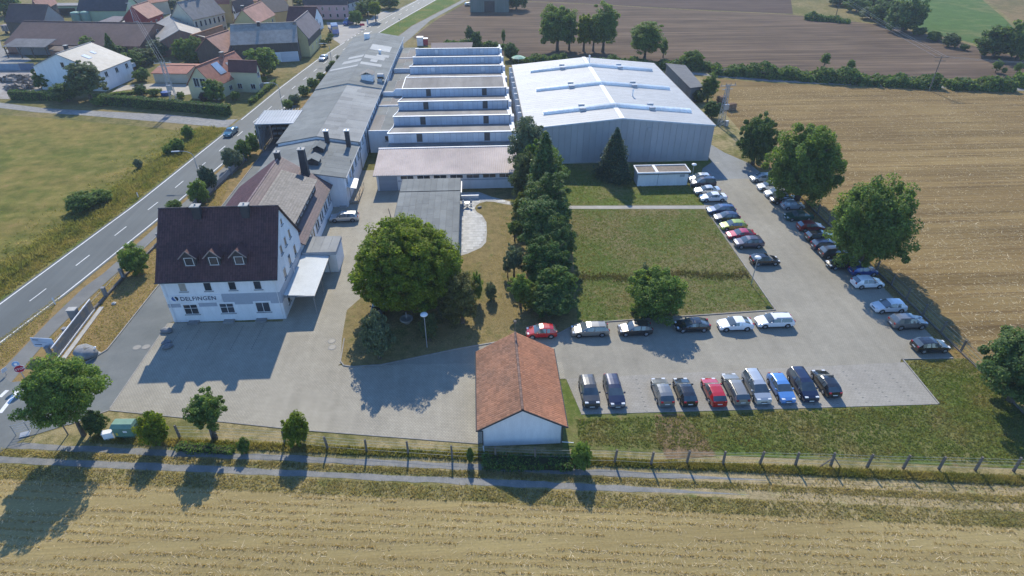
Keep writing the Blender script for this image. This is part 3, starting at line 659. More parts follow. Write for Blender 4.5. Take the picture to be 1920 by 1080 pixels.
hood.add(vs, [(i, i + 1, N + 3 + i, N + 2 + i) for i in range(N)] + [tuple(range(N + 2))[::-1], tuple(range(N + 2, 2 * N + 4))])
obj('air_hood', hood, metal_white, L)
obj('air_duct', MB().box(-24.0, -22.9, 151.2, 152.4, 6.0, 7.2), metal_white, L)
obj('roof_hatch', MB().box(-33.4, -31.9, 196.0, 197.6, 6.8, 8.6), trim_white, L)
obj('vent_pipe', MB().lathe([(.28, 0), (.28, .7), (.5, .75), (.45, 1.1), (.05, 1.2)], 10, 0, (-26.6, 178.2, 6.8)), trim_white, L)
for k in range(34):
    yy = 98.6 + k * 3.1
    if yy < 202: wwin(L, (-22.85 if yy < 147 else -22.75, yy, 3.9 if yy < 112 else 4.6), E_, 1.3, 1.5, bars=1)
for yy in (103.5, 112.6, 120.5, 146.2, 158): obj('downpipe', MB().tube((-22.72, yy, 0), (-22.72, yy, 5.9), .06), dark_metal, L)
# porch
Pc = thing('entrance_porch', 'small porch with white tiled roof at the long building door', 'porch', (-22.4, 100, 0))
pr = MB(); pr.slab((-24.0, 97.9, 3.45), (-21.2, 97.5, 3.1), (-21.4, 101.6, 3.1), (-24.0, 102.0, 3.45), .12); obj('porch_roof', pr, M('white_roof_sheet', (.66, .64, .62), (.58, .56, .54), s=1.5, rough=.5), Pc)
for xx, yy in ((-21.45, 97.8), (-21.55, 101.2), (-22.4, 97.85)): obj('post', MB().tube((xx, yy, 0), (xx, yy, 3.1), .05), zinc, Pc)
obj('ramp', MB().add([(-23.0, 97.8, 0), (-21.3, 97.8, 0), (-21.3, 105, .04), (-23.0, 105, .04), (-23.0, 97.8, .45), (-21.3, 97.8, .45), (-21.3, 105, .06), (-23.0, 105, .06)], [(4, 5, 6, 7), (0, 1, 5, 4), (1, 2, 6, 5)]), M('ramp_wood', (.36, .3, .22), s=1), Pc)
for k in range(3): obj('step', MB().box(-24.3, -23.1, 96.3 + k * .32, 96.3 + (k + 1) * .32, 0, .15 * (k + 1)), concrete, Pc)
hr = MB()
for xx in (-21.3,):
    hr.tube((xx, 97.8, 1.35), (xx, 104.8, 1.0), .03)
    for k in range(5): hr.tube((xx, 98 + k * 1.65, .1), (xx, 98 + k * 1.65, 1.33 - k * .08), .025)
obj('handrail', hr, dark_metal, Pc)
# loading canopy on the road side
Lc = thing('loading_canopy', 'tall loading canopy with pale roof over timber racks beside the road', 'canopy', (-41, 127.5, 0))
cr = MB(); cr.slab((-45.3, 123.6, 5.9), (-37.2, 122.9, 6.2), (-37.2, 131.0, 6.3), (-45.6, 132.2, 6.0), .18); obj('canopy_roof', cr, M('grey_sheet', (.42, .44, .46), (.37, .39, .41), s=.6, rough=.5, sc=(.2, 1, 1)), Lc)
for k in range(14):
    xx = -45.2 + k * .6; obj('roof_rib', MB().bar((xx, 123.7, 6.0 + k * .022), (xx - .25, 132.0, 6.09 + k * .022), .06, .06), M('pale_rib', (.5, .52, .53), s=2), Lc)
for xx, yy in ((-44.9, 124.2), (-45.1, 131.6), (-38.2, 123.6), (-38.2, 130.6)): obj('post', MB().box(xx - .12, xx + .12, yy - .12, yy + .12, 0, 5.75), zinc, Lc)
br = MB(); br.bar((-44.9, 124.4, .4), (-45.1, 131.4, 5.6), .12, .12); br.bar((-45.0, 124.4, 5.6), (-45.1, 131.4, .4), .12, .12)
for zz in (1.4, 2.8, 4.2): br.bar((-44.9, 124.2, zz), (-45.1, 131.6, zz), .12, .12)
obj('side_brace', br, metal_white, Lc)
obj('side_sheet', MB().box(-45.3, -45.24, 124, 131.8, .2, 5.6), M('canopy_side_sheet', (.45, .47, .5), s=.6, sc=(1, 4, .3)), Lc)
obj('back_wall', MB().box(-44.9, -38.4, 131.5, 131.62, 0, 5.4), M('canopy_back', (.55, .55, .56), s=.5), Lc)
for k, zz in enumerate((.9, 2.0, 3.1, 4.1)): obj('rack_shelf', MB().box(-44.2, -39.0, 129.6, 131.2, zz, zz + .1), M('rack_timber', (.22, .15, .1), s=2), Lc)
for k in range(6): obj('rack_post', MB().box(-44.1 + k, -43.98 + k, 129.6, 129.75, 0, 4.1), M('rack_steel', (.2, .13, .1), s=2), Lc)
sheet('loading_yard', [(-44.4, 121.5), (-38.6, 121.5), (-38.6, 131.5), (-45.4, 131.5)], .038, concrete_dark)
# ------------------------------------------------------------------ saw-tooth workshop
T = thing('sawtooth_workshop', 'white workshop with eight saw-tooth roof rows between the long buildings', 'workshop', (-5.5, 155, 0))
sx0, sx1 = -17.6, 6.55
obj('wall', MB().box(sx0, sx1, 111.8, 197.2, 0, 4.0), white_wall, T)
rowsY = [116.0, 126.1, 136.3, 146.3, 156.2, 166.8, 177.0, 187.1]
pane_me = {}
louvre_m = M('louvre', (.1, .09, .085), s=2)
fr = MB(); fr.slab((sx0, 111.8, 4.02), (sx1, 111.8, 4.02), (sx1, 116.0, 4.05), (sx0, 116.0, 4.05), .05); obj('front_roof', fr, felt_brown, T)
for r, Y in enumerate(rowsY):
    Yn = rowsY[r + 1] if r < 7 else 197.2
    za, zb_ = 6.0, 4.0
    back = 6.02 if r == 3 else 4.05
    # shell: end walls and body
    e = MB(); e.add([(sx0, Y, zb_), (sx0, Yn - .02, zb_), (sx0, Yn - .02, back), (sx0, Y, za), (sx1, Y, zb_), (sx1, Yn - .02, zb_), (sx1, Yn - .02, back), (sx1, Y, za)], [(0, 1, 2, 3), (4, 7, 6, 5)])
    obj('end_wall', e, white_wall, T)
    rr = MB(); rr.slab((sx0, Y, za), (sx1, Y, za), (sx1, Yn - .03, back), (sx0, Yn - .03, back), .08); ro = obj('row_roof', rr, felt_brown, T)
    felt_sheets(ro, (sx0 + .2, Y + .2, za), (sx1 - .2, Y + .2, za), (sx0 + .2, Yn - .06, back), felt_brown, 2.0, 12, rg, gap=.04)
    if r != 4:
        obj('row_front', MB().box(sx0, sx1, Y + .03, Y + .09, zb_, za - .02), band_grey, T)
        npn = 22; w = (sx1 - sx0) / npn
        if r not in pane_me:
            pass
        for k in range(npn):
            louv = k in (5, 17)
            if louv and r < 4:
                o = obj('louvre', MB().box(sx0 + w * k + .02, sx0 + w * (k + 1) - .02, Y - .05, Y + .03, zb_ + .35, za - .1), louvre_m, T)
                for j in range(5): obj('louvre_slat', MB().box(sx0 + w * k + .1 + j * .2, sx0 + w * k + .17 + j * .2, Y - .11, Y - .052, zb_ + .4, za - .14), M('louvre_slat', (.2, .19, .18), s=2), o)
            else:
                if 'p' not in pane_me:
                    pane_me['p'] = MB().box(-w/2 + .025, w/2 - .025, -.03, .028, .22, 1.9).mesh('pane'); pane_me['p'].materials.append(poly)
                obj('pane', pane_me['p'], None, T, loc=(sx0 + w * (k + .5) - T.location.x, Y - T.location.y, zb_))
                if louv: obj('vent_box', MB().box(sx0 + w * k + .05, sx0 + w * (k + 1) - .05, Y - .3, Y - .04, zb_ + .7, za - .25), trim_white, T)
    else:
        obj('row_front', MB().box(sx0, sx1, Y + .0, Y + .06, zb_, za - .02), white_wall, T)
    obj('ridge_cap', MB().box(sx0 - .12, sx1 + .1, Y - .14, Y + .28, za + .004, za + .15), trim_white, T)
    vg = MB(); vg.bar((sx0 - .06, Y + .3, za + .08), (sx0 - .06, Yn - .05, back + .1), .16, .12); vg.bar((sx1 + .06, Y + .3, za + .06), (sx1 + .06, Yn - .05, back + .08), .5, .14); obj('verge_trim', vg, trim_white, T)
    obj('side_pier', MB().box(sx1 + .12, sx1 + .95, Y - .02, Y + 1.6, 0, za - .25), white_wall, T)
side = MB()
obj('side_parapet', MB().box(sx1 + .32, sx1 + .8, 113, 197, 0, 4.9), white_wall, T)
# links between the long building and the workshop
Lk = thing('link_building', 'low white link with flat felt roofs between long building and saw-tooth rows', 'building', (-20.2, 150, 0))
for (ya, yb, zz) in ((121.9, 138.6, 4.4), (138.7, 146.9, 4.38), (147.0, 157.5, 5.0), (157.6, 170.5, 3.6), (170.8, 183.0, 4.4), (183.2, 197, 4.3)):
    w_ = obj('wall', MB().box(-22.4, sx0 - .03, ya, yb, 0, zz), white_wall, Lk)
    felt_sheets(w_, (-22.3, ya + .25, zz), (sx0 - .15, ya + .25, zz), (-22.3, yb - .1, zz), felt, 2.3, 5.5, rg, mats=[felt, felt_brown])
    obj('parapet', MB().box(-22.38, sx0 - .05, ya - .05, ya + .18, zz - .05, zz + .28), trim_white, Lk)
pw = MB(); pw.add([(-22.35, 146.55, 4.4), (-17.65, 146.55, 4.4), (-17.65, 146.55, 6.05), (-19.2, 146.55, 6.05), (-19.9, 146.55, 5.35), (-22.35, 146.55, 5.35)], [(0, 1, 2, 3, 4, 5)]); pw2 = MB(); pw2.add(pw.v + [(x, y + .35, z) for x, y, z in pw.v], [(0, 1, 2, 3, 4, 5), (11, 10, 9, 8, 7, 6)] + [(i, i + 6, (i + 1) % 6 + 6, (i + 1) % 6) for i in range(6)])
obj('step_parapet', pw2, white_wall, Lk)
for xx, yy, zz in ((-18.6, 121.88, 3.0), (-19.4, 170.78, 3.0)): wwin(Lk, (xx, yy, zz), S_, 1.1, 1.1, bars=0)
# ------------------------------------------------------------------ low building with corrugated roof
Pk = thing('corrugated_roof_workshop', 'low white workshop with faded pink corrugated roof and strip of windows', 'building', (-6, 107, 0))
obj('wall', MB().box(-18.55, 6.3, 103.0, 112.4, 0, 3.1), white_wall, Pk)
pc = MB(); n = 150; vs = []
for i in range(n + 1):
    x = -19.0 + 25.9 * i / n; dz = .055 * math.cos(i * math.pi * .999)
    vs += [(x, 102.3, 3.3 + dz), (x, 112.3, 4.45 + dz)]
pc.add(vs, [(2*i, 2*i+2, 2*i+3, 2*i+1) for i in range(n)])
obj('corrugated_roof', pc, corr_pink, Pk)
obj('gable_infill', MB().add([(-18.5, 103, 3.05), (-18.5, 112.3, 3.05), (-18.5, 112.3, 4.4), (6.25, 103, 3.05), (6.25, 112.3, 3.05), (6.25, 112.3, 4.4)], [(0, 1, 2), (3, 5, 4), (1, 4, 5, 2)]), white_wall, Pk)
obj('gutter', MB().tube((-19.0, 102.24, 3.2), (6.9, 102.24, 3.2), .09), zinc, Pk)
obj('ridge_cap', MB().box(-19.1, 6.95, 112.2, 112.5, 4.42, 4.56), trim_white, Pk)
obj('shutter_door', MB().box(-18.2, -14.9, 102.93, 103.02, 0, 2.85), M('shutter_grey', (.33, .36, .4), s=.5, sc=(.1, 1, 12)), Pk)
for k in range(7): wwin(Pk, (-13.1 + k * 2.95, 103.0, 2.5), S_, 2.35, .75, bars=1, sill=False)
obj('plinth_band', MB().box(-14.8, 6.32, 102.96, 103.02, 1.75, 1.95), band_grey, Pk)
# ------------------------------------------------------------------ flat grey annex by the terrace
Fa = thing('flat_felt_annex', 'long low annex with flat grey felt roof beside the terrace', 'annex', (-8.5, 88, 0))
obj('wall', MB().box(-13.3, -3.75, 75.5, 100.3, 0, 3.0), white_wall, Fa)
obj('roof', MB().box(-13.65, -3.4, 75.2, 100.6, 3.0, 3.2), M('felt_joint', (.09, .095, .092), s=1), Fa)
felt_sheets(Fa, (-13.6, 75.25, 3.2), (-3.45, 75.25, 3.2), (-13.6, 95.2, 3.2), felt, 1.0, 5.2, rg)
felt_sheets(Fa, (-13.6, 95.4, 3.26), (-3.45, 95.4, 3.26), (-13.6, 100.55, 3.26), felt, 1.0, 5, rg)
for k in range(5): wwin(Fa, (-3.75, 79 + k * 3.8, 1.7), E_, 2.2, 1.4, bars=1)
obj('awning_box', MB().box(-3.38, -3.2, 95.6, 100.2, 2.6, 2.8), trim_white, Fa)
# ------------------------------------------------------------------ metal hall
Hh = thing('metal_hall', 'large grey metal hall with shallow white roof and three barrel rooflights', 'hall', (27.4, 138, 0))
hx0, hx1, hy0, hy1, he, hr_ = 9.3, 45.75, 113.8, 162.3, 7.3, 9.0
hm = (hx0 + hx1) / 2
obj('wall', gable_box(hx0 + .12, hx1 - .12, hy0 + .12, hy1 - .12, he - .1, hr_ - .1, 'y'), M('hall_core', (.2, .21, .22), s=1), Hh)
def hz_(x): return he + (hr_ - he) * (1 - abs(x - hm) / (hm - hx0)) - .12
npn = 30; w = (hx1 - hx0 - .1) / npn
for k in range(npn):
    xa, xb = hx0 + .05 + w * k + .02, hx0 + .05 + w * (k + 1) - .02
    if xa < hm < xb: xb_, = (xb,)
    pb = MB(); pb.hull8([(xa, hy0 + .02, .3), (xb, hy0 + .02, .3), (xb, hy0 + .13, .3), (xa, hy0 + .13, .3)], [(xa, hy0 + .02, hz_(xa)), (xb, hy0 + .02, hz_(xb)), (xb, hy0 + .13, hz_(xb)), (xa, hy0 + .13, hz_(xa))])
    obj('wall_panel', pb, metal_grey, Hh)
obj('plinth', MB().box(hx0 - .05, hx1 + .05, hy0 - .06, hy0 + .1, 0, .3), concrete, Hh)
obj('corner_trim', MB().box(hx1 - .1, hx1 + .06, hy0 - .03, hy0 + .2, 0, he - .02), metal_grey, Hh)
spn = 40; w = (hx1 - hx1 + hy1 - hy0) / spn
for s, xe in ((-1, hx0 - .25), (1, hx1 + .2)):
    for k in range(spn):
        ya, yb = hy0 - .1 + w * k + .02, hy0 - .1 + w * (k + 1) - .02
        rb = MB(); rb.slab((xe, ya, he), (xe, yb, he), (hm, yb, hr_), (hm, ya, hr_), .08); obj('roof_panel', rb, metal_white, Hh)
        obj('side_panel', MB().box(*((hx1 - .11, hx1 - .02) if s > 0 else (hx0 + .02, hx0 + .11)), ya + .1, yb, .3, he - .12), metal_grey, Hh) if k < spn - 1 else None
obj('roof_trim', MB().bar((hx0 - .28, hy0 - .14, he - .06), (hm, hy0 - .14, hr_ - .06), .1, .26).bar((hm, hy0 - .14, hr_ - .06), (hx1 + .24, hy0 - .14, he - .06), .1, .26), M('pale_blue_trim', (.55, .62, .68), s=1, rough=.4), Hh)
for xe in (hx0 - .3, hx1 + .26): obj('gutter', MB().box(xe - .09, xe + .09, hy0 - .1, hy1, he - .16, he - .01), M('brown_gutter', (.25, .22, .18), s=2), Hh)
obj('ridge_strip', MB().hull8([(hm - .5, hy0 - .1, hr_ - .03), (hm + .5, hy0 - .1, hr_ - .03), (hm + .5, hy1, hr_ - .03), (hm - .5, hy1, hr_ - .03)], [(hm - .42, hy0 - .1, hr_ + .05), (hm + .42, hy0 - .1, hr_ + .05), (hm + .42, hy1, hr_ + .05), (hm - .42, hy1, hr_ + .05)]), trim_white, Hh)
sl_ = math.atan2(hr_ - he, hm - hx0); N = 8
sg = MB(); segL = 14.9 / 15 / math.cos(sl_) 
for (xs, rr) in ((0.0, .86), (.05, .93), (segL - .05, .93), (segL, .86)):
    for i in range(N + 1): a = math.pi * i / N; sg.v.append((xs, -rr * math.cos(a), rr * math.sin(a) * .46 + .12))
for k in range(3):
    for i in range(N): q = k * (N + 1) + i; sg.f.append((q, q + 1, q + N + 2, q + N + 1)); sg.m.append(0)
seg_me = sg.mesh('rooflight_segment'); 
rl_m = M('rooflight_dome', (.8, .83, .85), (.74, .78, .8), s=1.5, rough=.22, spec=.6, orand=.05, fine=.02, trans=.45, tt=(.9, 1.0, 1.08)); seg_me.materials.append(rl_m)
for yy in (121.4, 137.6, 153.5):
    k0 = obj('rooflight_kerb', MB().hull8([(hm - 14.5, yy - .95, he + .3), (hm, yy - .95, hr_), (hm, yy + .95, hr_), (hm - 14.5, yy + .95, he + .3)], [(hm - 14.5, yy - .95, he + .5), (hm, yy - .95, hr_ + .16), (hm, yy + .95, hr_ + .16), (hm - 14.5, yy + .95, he + .5)]).hull8([(hm, yy - .95, hr_), (hm + 15.8, yy - .95, he + .15), (hm + 15.8, yy + .95, he + .15), (hm, yy + .95, hr_)], [(hm, yy - .95, hr_ + .16), (hm + 15.8, yy - .95, he + .34), (hm + 15.8, yy + .95, he + .34), (hm, yy + .95, hr_ + .16)]), trim_white, Hh)
    po = Hh.location
    for i in range(14):
        x = hm - 14.4 + i * (14.4 / 14); z = hr_ - (hm - x) * math.tan(sl_) + .06
        obj('rooflight_segment', seg_me, None, k0, loc=(x, yy, z), rot=(0, -sl_, 0), scale=(1.03, 1, 1))
    for i in range(15):
        x = hm + i * (15.7 / 15); z = hr_ - (x - hm) * math.tan(sl_) + .06
        obj('rooflight_segment', seg_me, None, k0, loc=(x, yy, z), rot=(0, sl_, 0), scale=(1.04, 1, 1))
    for xx in (hm - 6.6, hm + 7.5):
        z = hr_ - abs(xx - hm) * math.tan(sl_)
        obj('smoke_vent', MB().box(xx - .6, xx + .6, yy - 1.12, yy - .7, z + .2, z + .62).box(xx - .6, xx + .6, yy + .7, yy + 1.3, z + .3, z + .85), metal_grey, k0)
for xx, yy, h in ((hm + 5.5, 129.5, 1.5), (hm + .5, 156.5, 1.8)):
    z = hr_ - abs(xx - hm) * math.tan(sl_); obj('vent_pipe', MB().lathe([(.14, -.1), (.14, h - .3), (.24, h - .28), (.2, h), (.02, h + .08)], 10, 0, (xx, yy, z)), trim_white, Hh)
obj('wall_lamp', MB().box(hm + 5.2, hm + 5.7, hy0 - .2, hy0 + .02, 6.5, 7.1), metal_grey, Hh)
for k in range(11):
    yy = 115.5 + k * 4.5; obj('wall_fin', MB().box(8.2, 9.32, yy - .22, yy + .22, 0, 7.05), M('fin_white', (.66, .67, .68), s=1), Hh)
# ------------------------------------------------------------------ small flat garage in front of the hall
Sg = thing('flat_roofed_garage', 'small white garage with gravel roof in front of the metal hall', 'garage', (33.4, 103.8, 0))
obj('wall', MB().box(28.75, 38.05, 102.3, 105.3, 0, 2.55), white_wall, Sg)
obj('roof_gravel', MB().box(28.65, 38.15, 102.2, 105.4, 2.55, 2.68), gravel_roof, Sg)
ed = MB().box(28.5, 38.3, 102.0, 102.2, 2.5, 2.85).box(28.5, 38.3, 105.4, 105.6, 2.5, 2.85).box(28.5, 28.7, 102.2, 105.4, 2.5, 2.85).box(38.1, 38.3, 102.2, 105.4, 2.5, 2.85).box(31.9, 32.4, 102.2, 105.4, 2.6, 2.84)
obj('roof_edge', ed, trim_white, Sg); obj('fascia', MB().box(28.52, 38.28, 102.01 - .03, 102.02, 2.42, 2.58), dark_metal, Sg)
obj('joint', MB().box(32.4, 32.48, 102.27, 102.31, 0, 2.42), M('dark_joint', (.35, .37, .4), s=1), Sg)
wwin(Sg, (36.9, 102.3, 2.0), S_, 1.0, .6, bars=0, sill=False, pane=band_grey)
# ------------------------------------------------------------------ garage with orange tiles in front
Gg = thing('tiled_garage', 'white gabled garage with weathered orange tile roof by the front fence', 'garage', (3.4, 47.5, 0))
g0, g1, q0, q1 = -.55, 7.2, 41.9, 53.2
obj('wall', gable_box(g0, g1, q0, q1, 2.75, 4.98, 'y'), white_wall, Gg)
gz, gr_, gxm = 2.62, 5.2, (g0 + g1) / 2
gb = MB(); gb.slab((g1 + .5, q0 - .35, gz), (g1 + .5, q1 + .3, gz), (gxm, q1 + .3, gr_), (gxm, q0 - .35, gr_), .12); gb.slab((g0 - .5, q0 - .35, gz), (g0 - .5, q1 + .3, gz), (gxm, q1 + .3, gr_), (gxm, q0 - .35, gr_), .12)
grf = obj('roof', gb, M('roof_deck_wood', (.12, .075, .05), s=1), Gg)
tiles('roof_tiles', grf, (g1 + .5, q1 + .3, gz), (g1 + .5, q0 - .35, gz), (gxm, q0 - .35, gr_), (gxm, q1 + .3, gr_), tile_orange, .27, .33, .06)
tiles('roof_tiles', grf, (g0 - .5, q0 - .35, gz), (g0 - .5, q1 + .3, gz), (gxm, q1 + .3, gr_), (gxm, q0 - .35, gr_), M('weathered_orange_tile', (.34, .168, .1), (.25, .138, .09), s=.4, rough=.85, isl=.2, big=.15), .27, .33, .06)
ridge_tiles(grf, (gxm, q0 - .35, gr_ + .03), (gxm, q1 + .3, gr_ + .03), ridge_m)
vb = MB()
for s, xe in ((1, g1 + .52), (-1, g0 - .52)): vb.bar((xe, q0 - .4, gz - .02), (gxm, q0 - .4, gr_ - .02), .05, .16)
obj('verge_board', vb, dark_metal, grf)
for xe in (g1 + .58, g0 - .58): obj('gutter', MB().tube((xe, q0 - .4, gz - .04), (xe, q1 + .3, gz - .04), .07), dark_metal, Gg)
dp = MB(); dp.tube((g0 - .58, q0 - .3, gz - .1), (g0 - .02, q0 - .14, gz - .3), .045); dp.tube((g0 + .02, q0 - .12, gz - .3), (g0 + .02, q0 - .12, .15), .045); obj('downpipe', dp, dark_metal, Gg)
dp = MB(); dp.tube((g1 + .1, q0 - .1, gz - .1), (g1 + .1, q0 - .1, .2), .045); obj('downpipe', dp, dark_metal, Gg)
obj('drain_pipe', MB().tube((g1 + .1, q0 - .1, .3), (g1 + 1.3, q0 - .25, .25), .05), trim_white, Gg)
obj('drain_pipe', MB().tube((g0 + .02, q0 - .2, .3), (g0 + .12, q0 - 1.0, .1), .05), trim_white, Gg)
dish = MB(); dish.tube((gxm, q1 + .2, gr_), (gxm, q1 + .2, gr_ + 1.4), .03); dish.lathe([(.02, 0), (.12, .03), (.17, .3), (.02, .34)], 10, 0, (gxm, q1 + .2, gr_ + 1.35)); obj('antenna_mast', dish, M('dull_mast', (.16, .14, .12), s=3), grf)
# ------------------------------------------------------------------ shed beyond the hall and brown-roofed store
Sh = thing('grey_field_shed', 'low grey shed with dark sloped roof beyond the metal hall', 'shed', (55.3, 164, 0))
P4 = [(53.1, 151.4), (56.4, 153.4), (58.0, 173.6), (53.4, 175.4)]
obj('wall', MB().prism(P4, 0, 3.6), M('shed_wall', (.2, .2, .2), s=.5, sc=(1, 2, .3)), Sh)
obj('roof', MB().hull8([(52.8, 151.0, 3.6), (56.8, 153.0, 3.5), (58.4, 174, 3.5), (53.2, 175.8, 3.6)], [(52.8, 151.0, 3.9), (56.8, 153.0, 3.7), (58.4, 174, 3.7), (53.2, 175.8, 3.9)]), M('dark_felt', (.11, .115, .125), (.14, .145, .15), s=.6), Sh)
Br = thing('brown_store', 'low dark store with brown mono-pitch roof behind the saw-tooth rows', 'shed', (-9, 205, 0))
obj('wall', MB().box(-13.6, -1.9, 203.4, 208, 0, 2.6), wood_dark, Br)
rb = MB(); rb.slab((-14.2, 202.6, 2.75), (-1.4, 202.6, 2.75), (-1.0, 208.6, 3.2), (-14.4, 208.6, 3.2), .15); obj('roof', rb, M('store_roof', (.16, .13, .13), s=1), Br)
Ts = thing('timber_stack', 'pale stacked timber between the long building and the brown store', 'timber', (-16, 200, 0))
for k in range(4):
    for j in range(4): obj('plank', MB().box(-17.4 + k * .3, -14.6, 198.6 + k * .9, 199.3 + k * .9, j * .26, j * .26 + .2), M('stacked_wood', (.36, .27, .18), s=2, orand=.2), Ts)
# ------------------------------------------------------------------ vehicles
rubber = M('rubber', (.018, .018, .019), s=3, rough=.85, fine=.05)
rim_m = M('alloy', (.42, .43, .45), s=3, rough=.3, metal=.7, fine=.03)
carglass = M('car_glass', (.055, .07, .078), (.12, .145, .155), s=.4, rough=.04, spec=1.0, fine=0, big=0, coat=.4)  # base colour lightened to paint in reflected sky and the interior
lamp_m = M('headlamp', (.7, .72, .74), s=3, rough=.12, spec=.8, fine=0)
tail_m = M('tail_lamp', (.35, .012, .015), s=3, rough=.2, spec=.6, fine=0)
plate_m = M('number_plate', (.72, .72, .7), s=3, rough=.5, fine=.02)
plastic = M('black_plastic', (.03, .031, .033), s=3, rough=.6, fine=.05)
def paint(key, c, metal=.0): return M('paint_' + key, c, tuple(x * .96 for x in c), s=.8, rough=.22 if not metal else .28, metal=metal, spec=.6, big=0, fine=.02, coat=.7)
PAINT = dict(white=paint('white', (.78, .79, .8)), silver=paint('silver', (.5, .52, .53), .45), pale=paint('pale_silver', (.58, .6, .6), .35), grey=paint('grey', (.2, .21, .215), .45), beige=paint('beige_grey', (.27, .26, .235), .4),
             dark=paint('dark_grey', (.055, .058, .062), .35), black=paint('black', (.012, .012, .014)), navy=paint('navy', (.014, .022, .06), .25), blue=paint('blue', (.02, .07, .28), .2), midblue=paint('mid_blue', (.035, .075, .18), .3), sky=paint('light_blue', (.1, .26, .58), .15),
             ice=paint('ice_blue', (.34, .4, .47), .3), red=paint('red', (.42, .012, .016)), cherry=paint('cherry', (.42, .02, .06), .1), dkred=paint('dark_red', (.22, .012, .018), .15), green=paint('dark_green', (.012, .075, .05), .2), lime=paint('lime', (.33, .42, .06), .1),
             purple=paint('purple_grey', (.1, .095, .13), .35), brown=paint('brown', (.05, .042, .038), .3), teal=paint('teal', (.03, .14, .19), .2))
TYPES = {
 'hatch': (4.15, 1.76, .92, [(0,.48),(.015,.64),(.09,.77),(.26,.94),(.43,1.39),(.54,1.46),(.76,1.43),(.87,1.36),(.975,.98),(1,.6)], 'ehhwrrpbe'),
 'small': (3.75, 1.68, .92, [(0,.5),(.02,.68),(.1,.82),(.25,.97),(.43,1.42),(.55,1.48),(.76,1.45),(.88,1.37),(.98,.98),(1,.6)], 'ehhwrrpbe'),
 'estate': (4.68, 1.8, .93, [(0,.48),(.015,.64),(.085,.77),(.255,.95),(.405,1.38),(.52,1.46),(.72,1.45),(.9,1.39),(.975,.99),(1,.6)], 'ehhwrrrbe'),
 'sedan': (4.6, 1.77, .93, [(0,.48),(.015,.64),(.085,.77),(.265,.95),(.41,1.36),(.53,1.42),(.67,1.39),(.82,1.06),(.975,1.0),(1,.62)], 'ehhwrrbhe'),
 'coupe': (4.3, 1.78, .9, [(0,.46),(.015,.62),(.09,.75),(.28,.92),(.45,1.3),(.55,1.36),(.72,1.33),(.88,1.1),(.975,.95),(1,.6)], 'ehhwrpbhe'),
 'suv': (4.4, 1.84, 1.05, [(0,.58),(.015,.8),(.085,.95),(.25,1.08),(.395,1.54),(.5,1.63),(.76,1.61),(.89,1.53),(.975,1.1),(1,.66)], 'ehhwrrpbe'),
 'mpv': (4.6, 1.82, 1.02, [(0,.55),(.015,.76),(.075,.9),(.2,1.06),(.37,1.6),(.5,1.7),(.8,1.69),(.93,1.62),(.985,1.06),(1,.62)], 'ehhwrrrbe'),
 'van': (5.6, 2.0, 1.3, [(0,.6),(.01,.95),(.05,1.15),(.14,1.4),(.27,2.2),(.34,2.42),(.7,2.45),(.97,2.42),(.99,1.4),(1,.7)], 'ehhwrppbe'),
}
CARS = {}
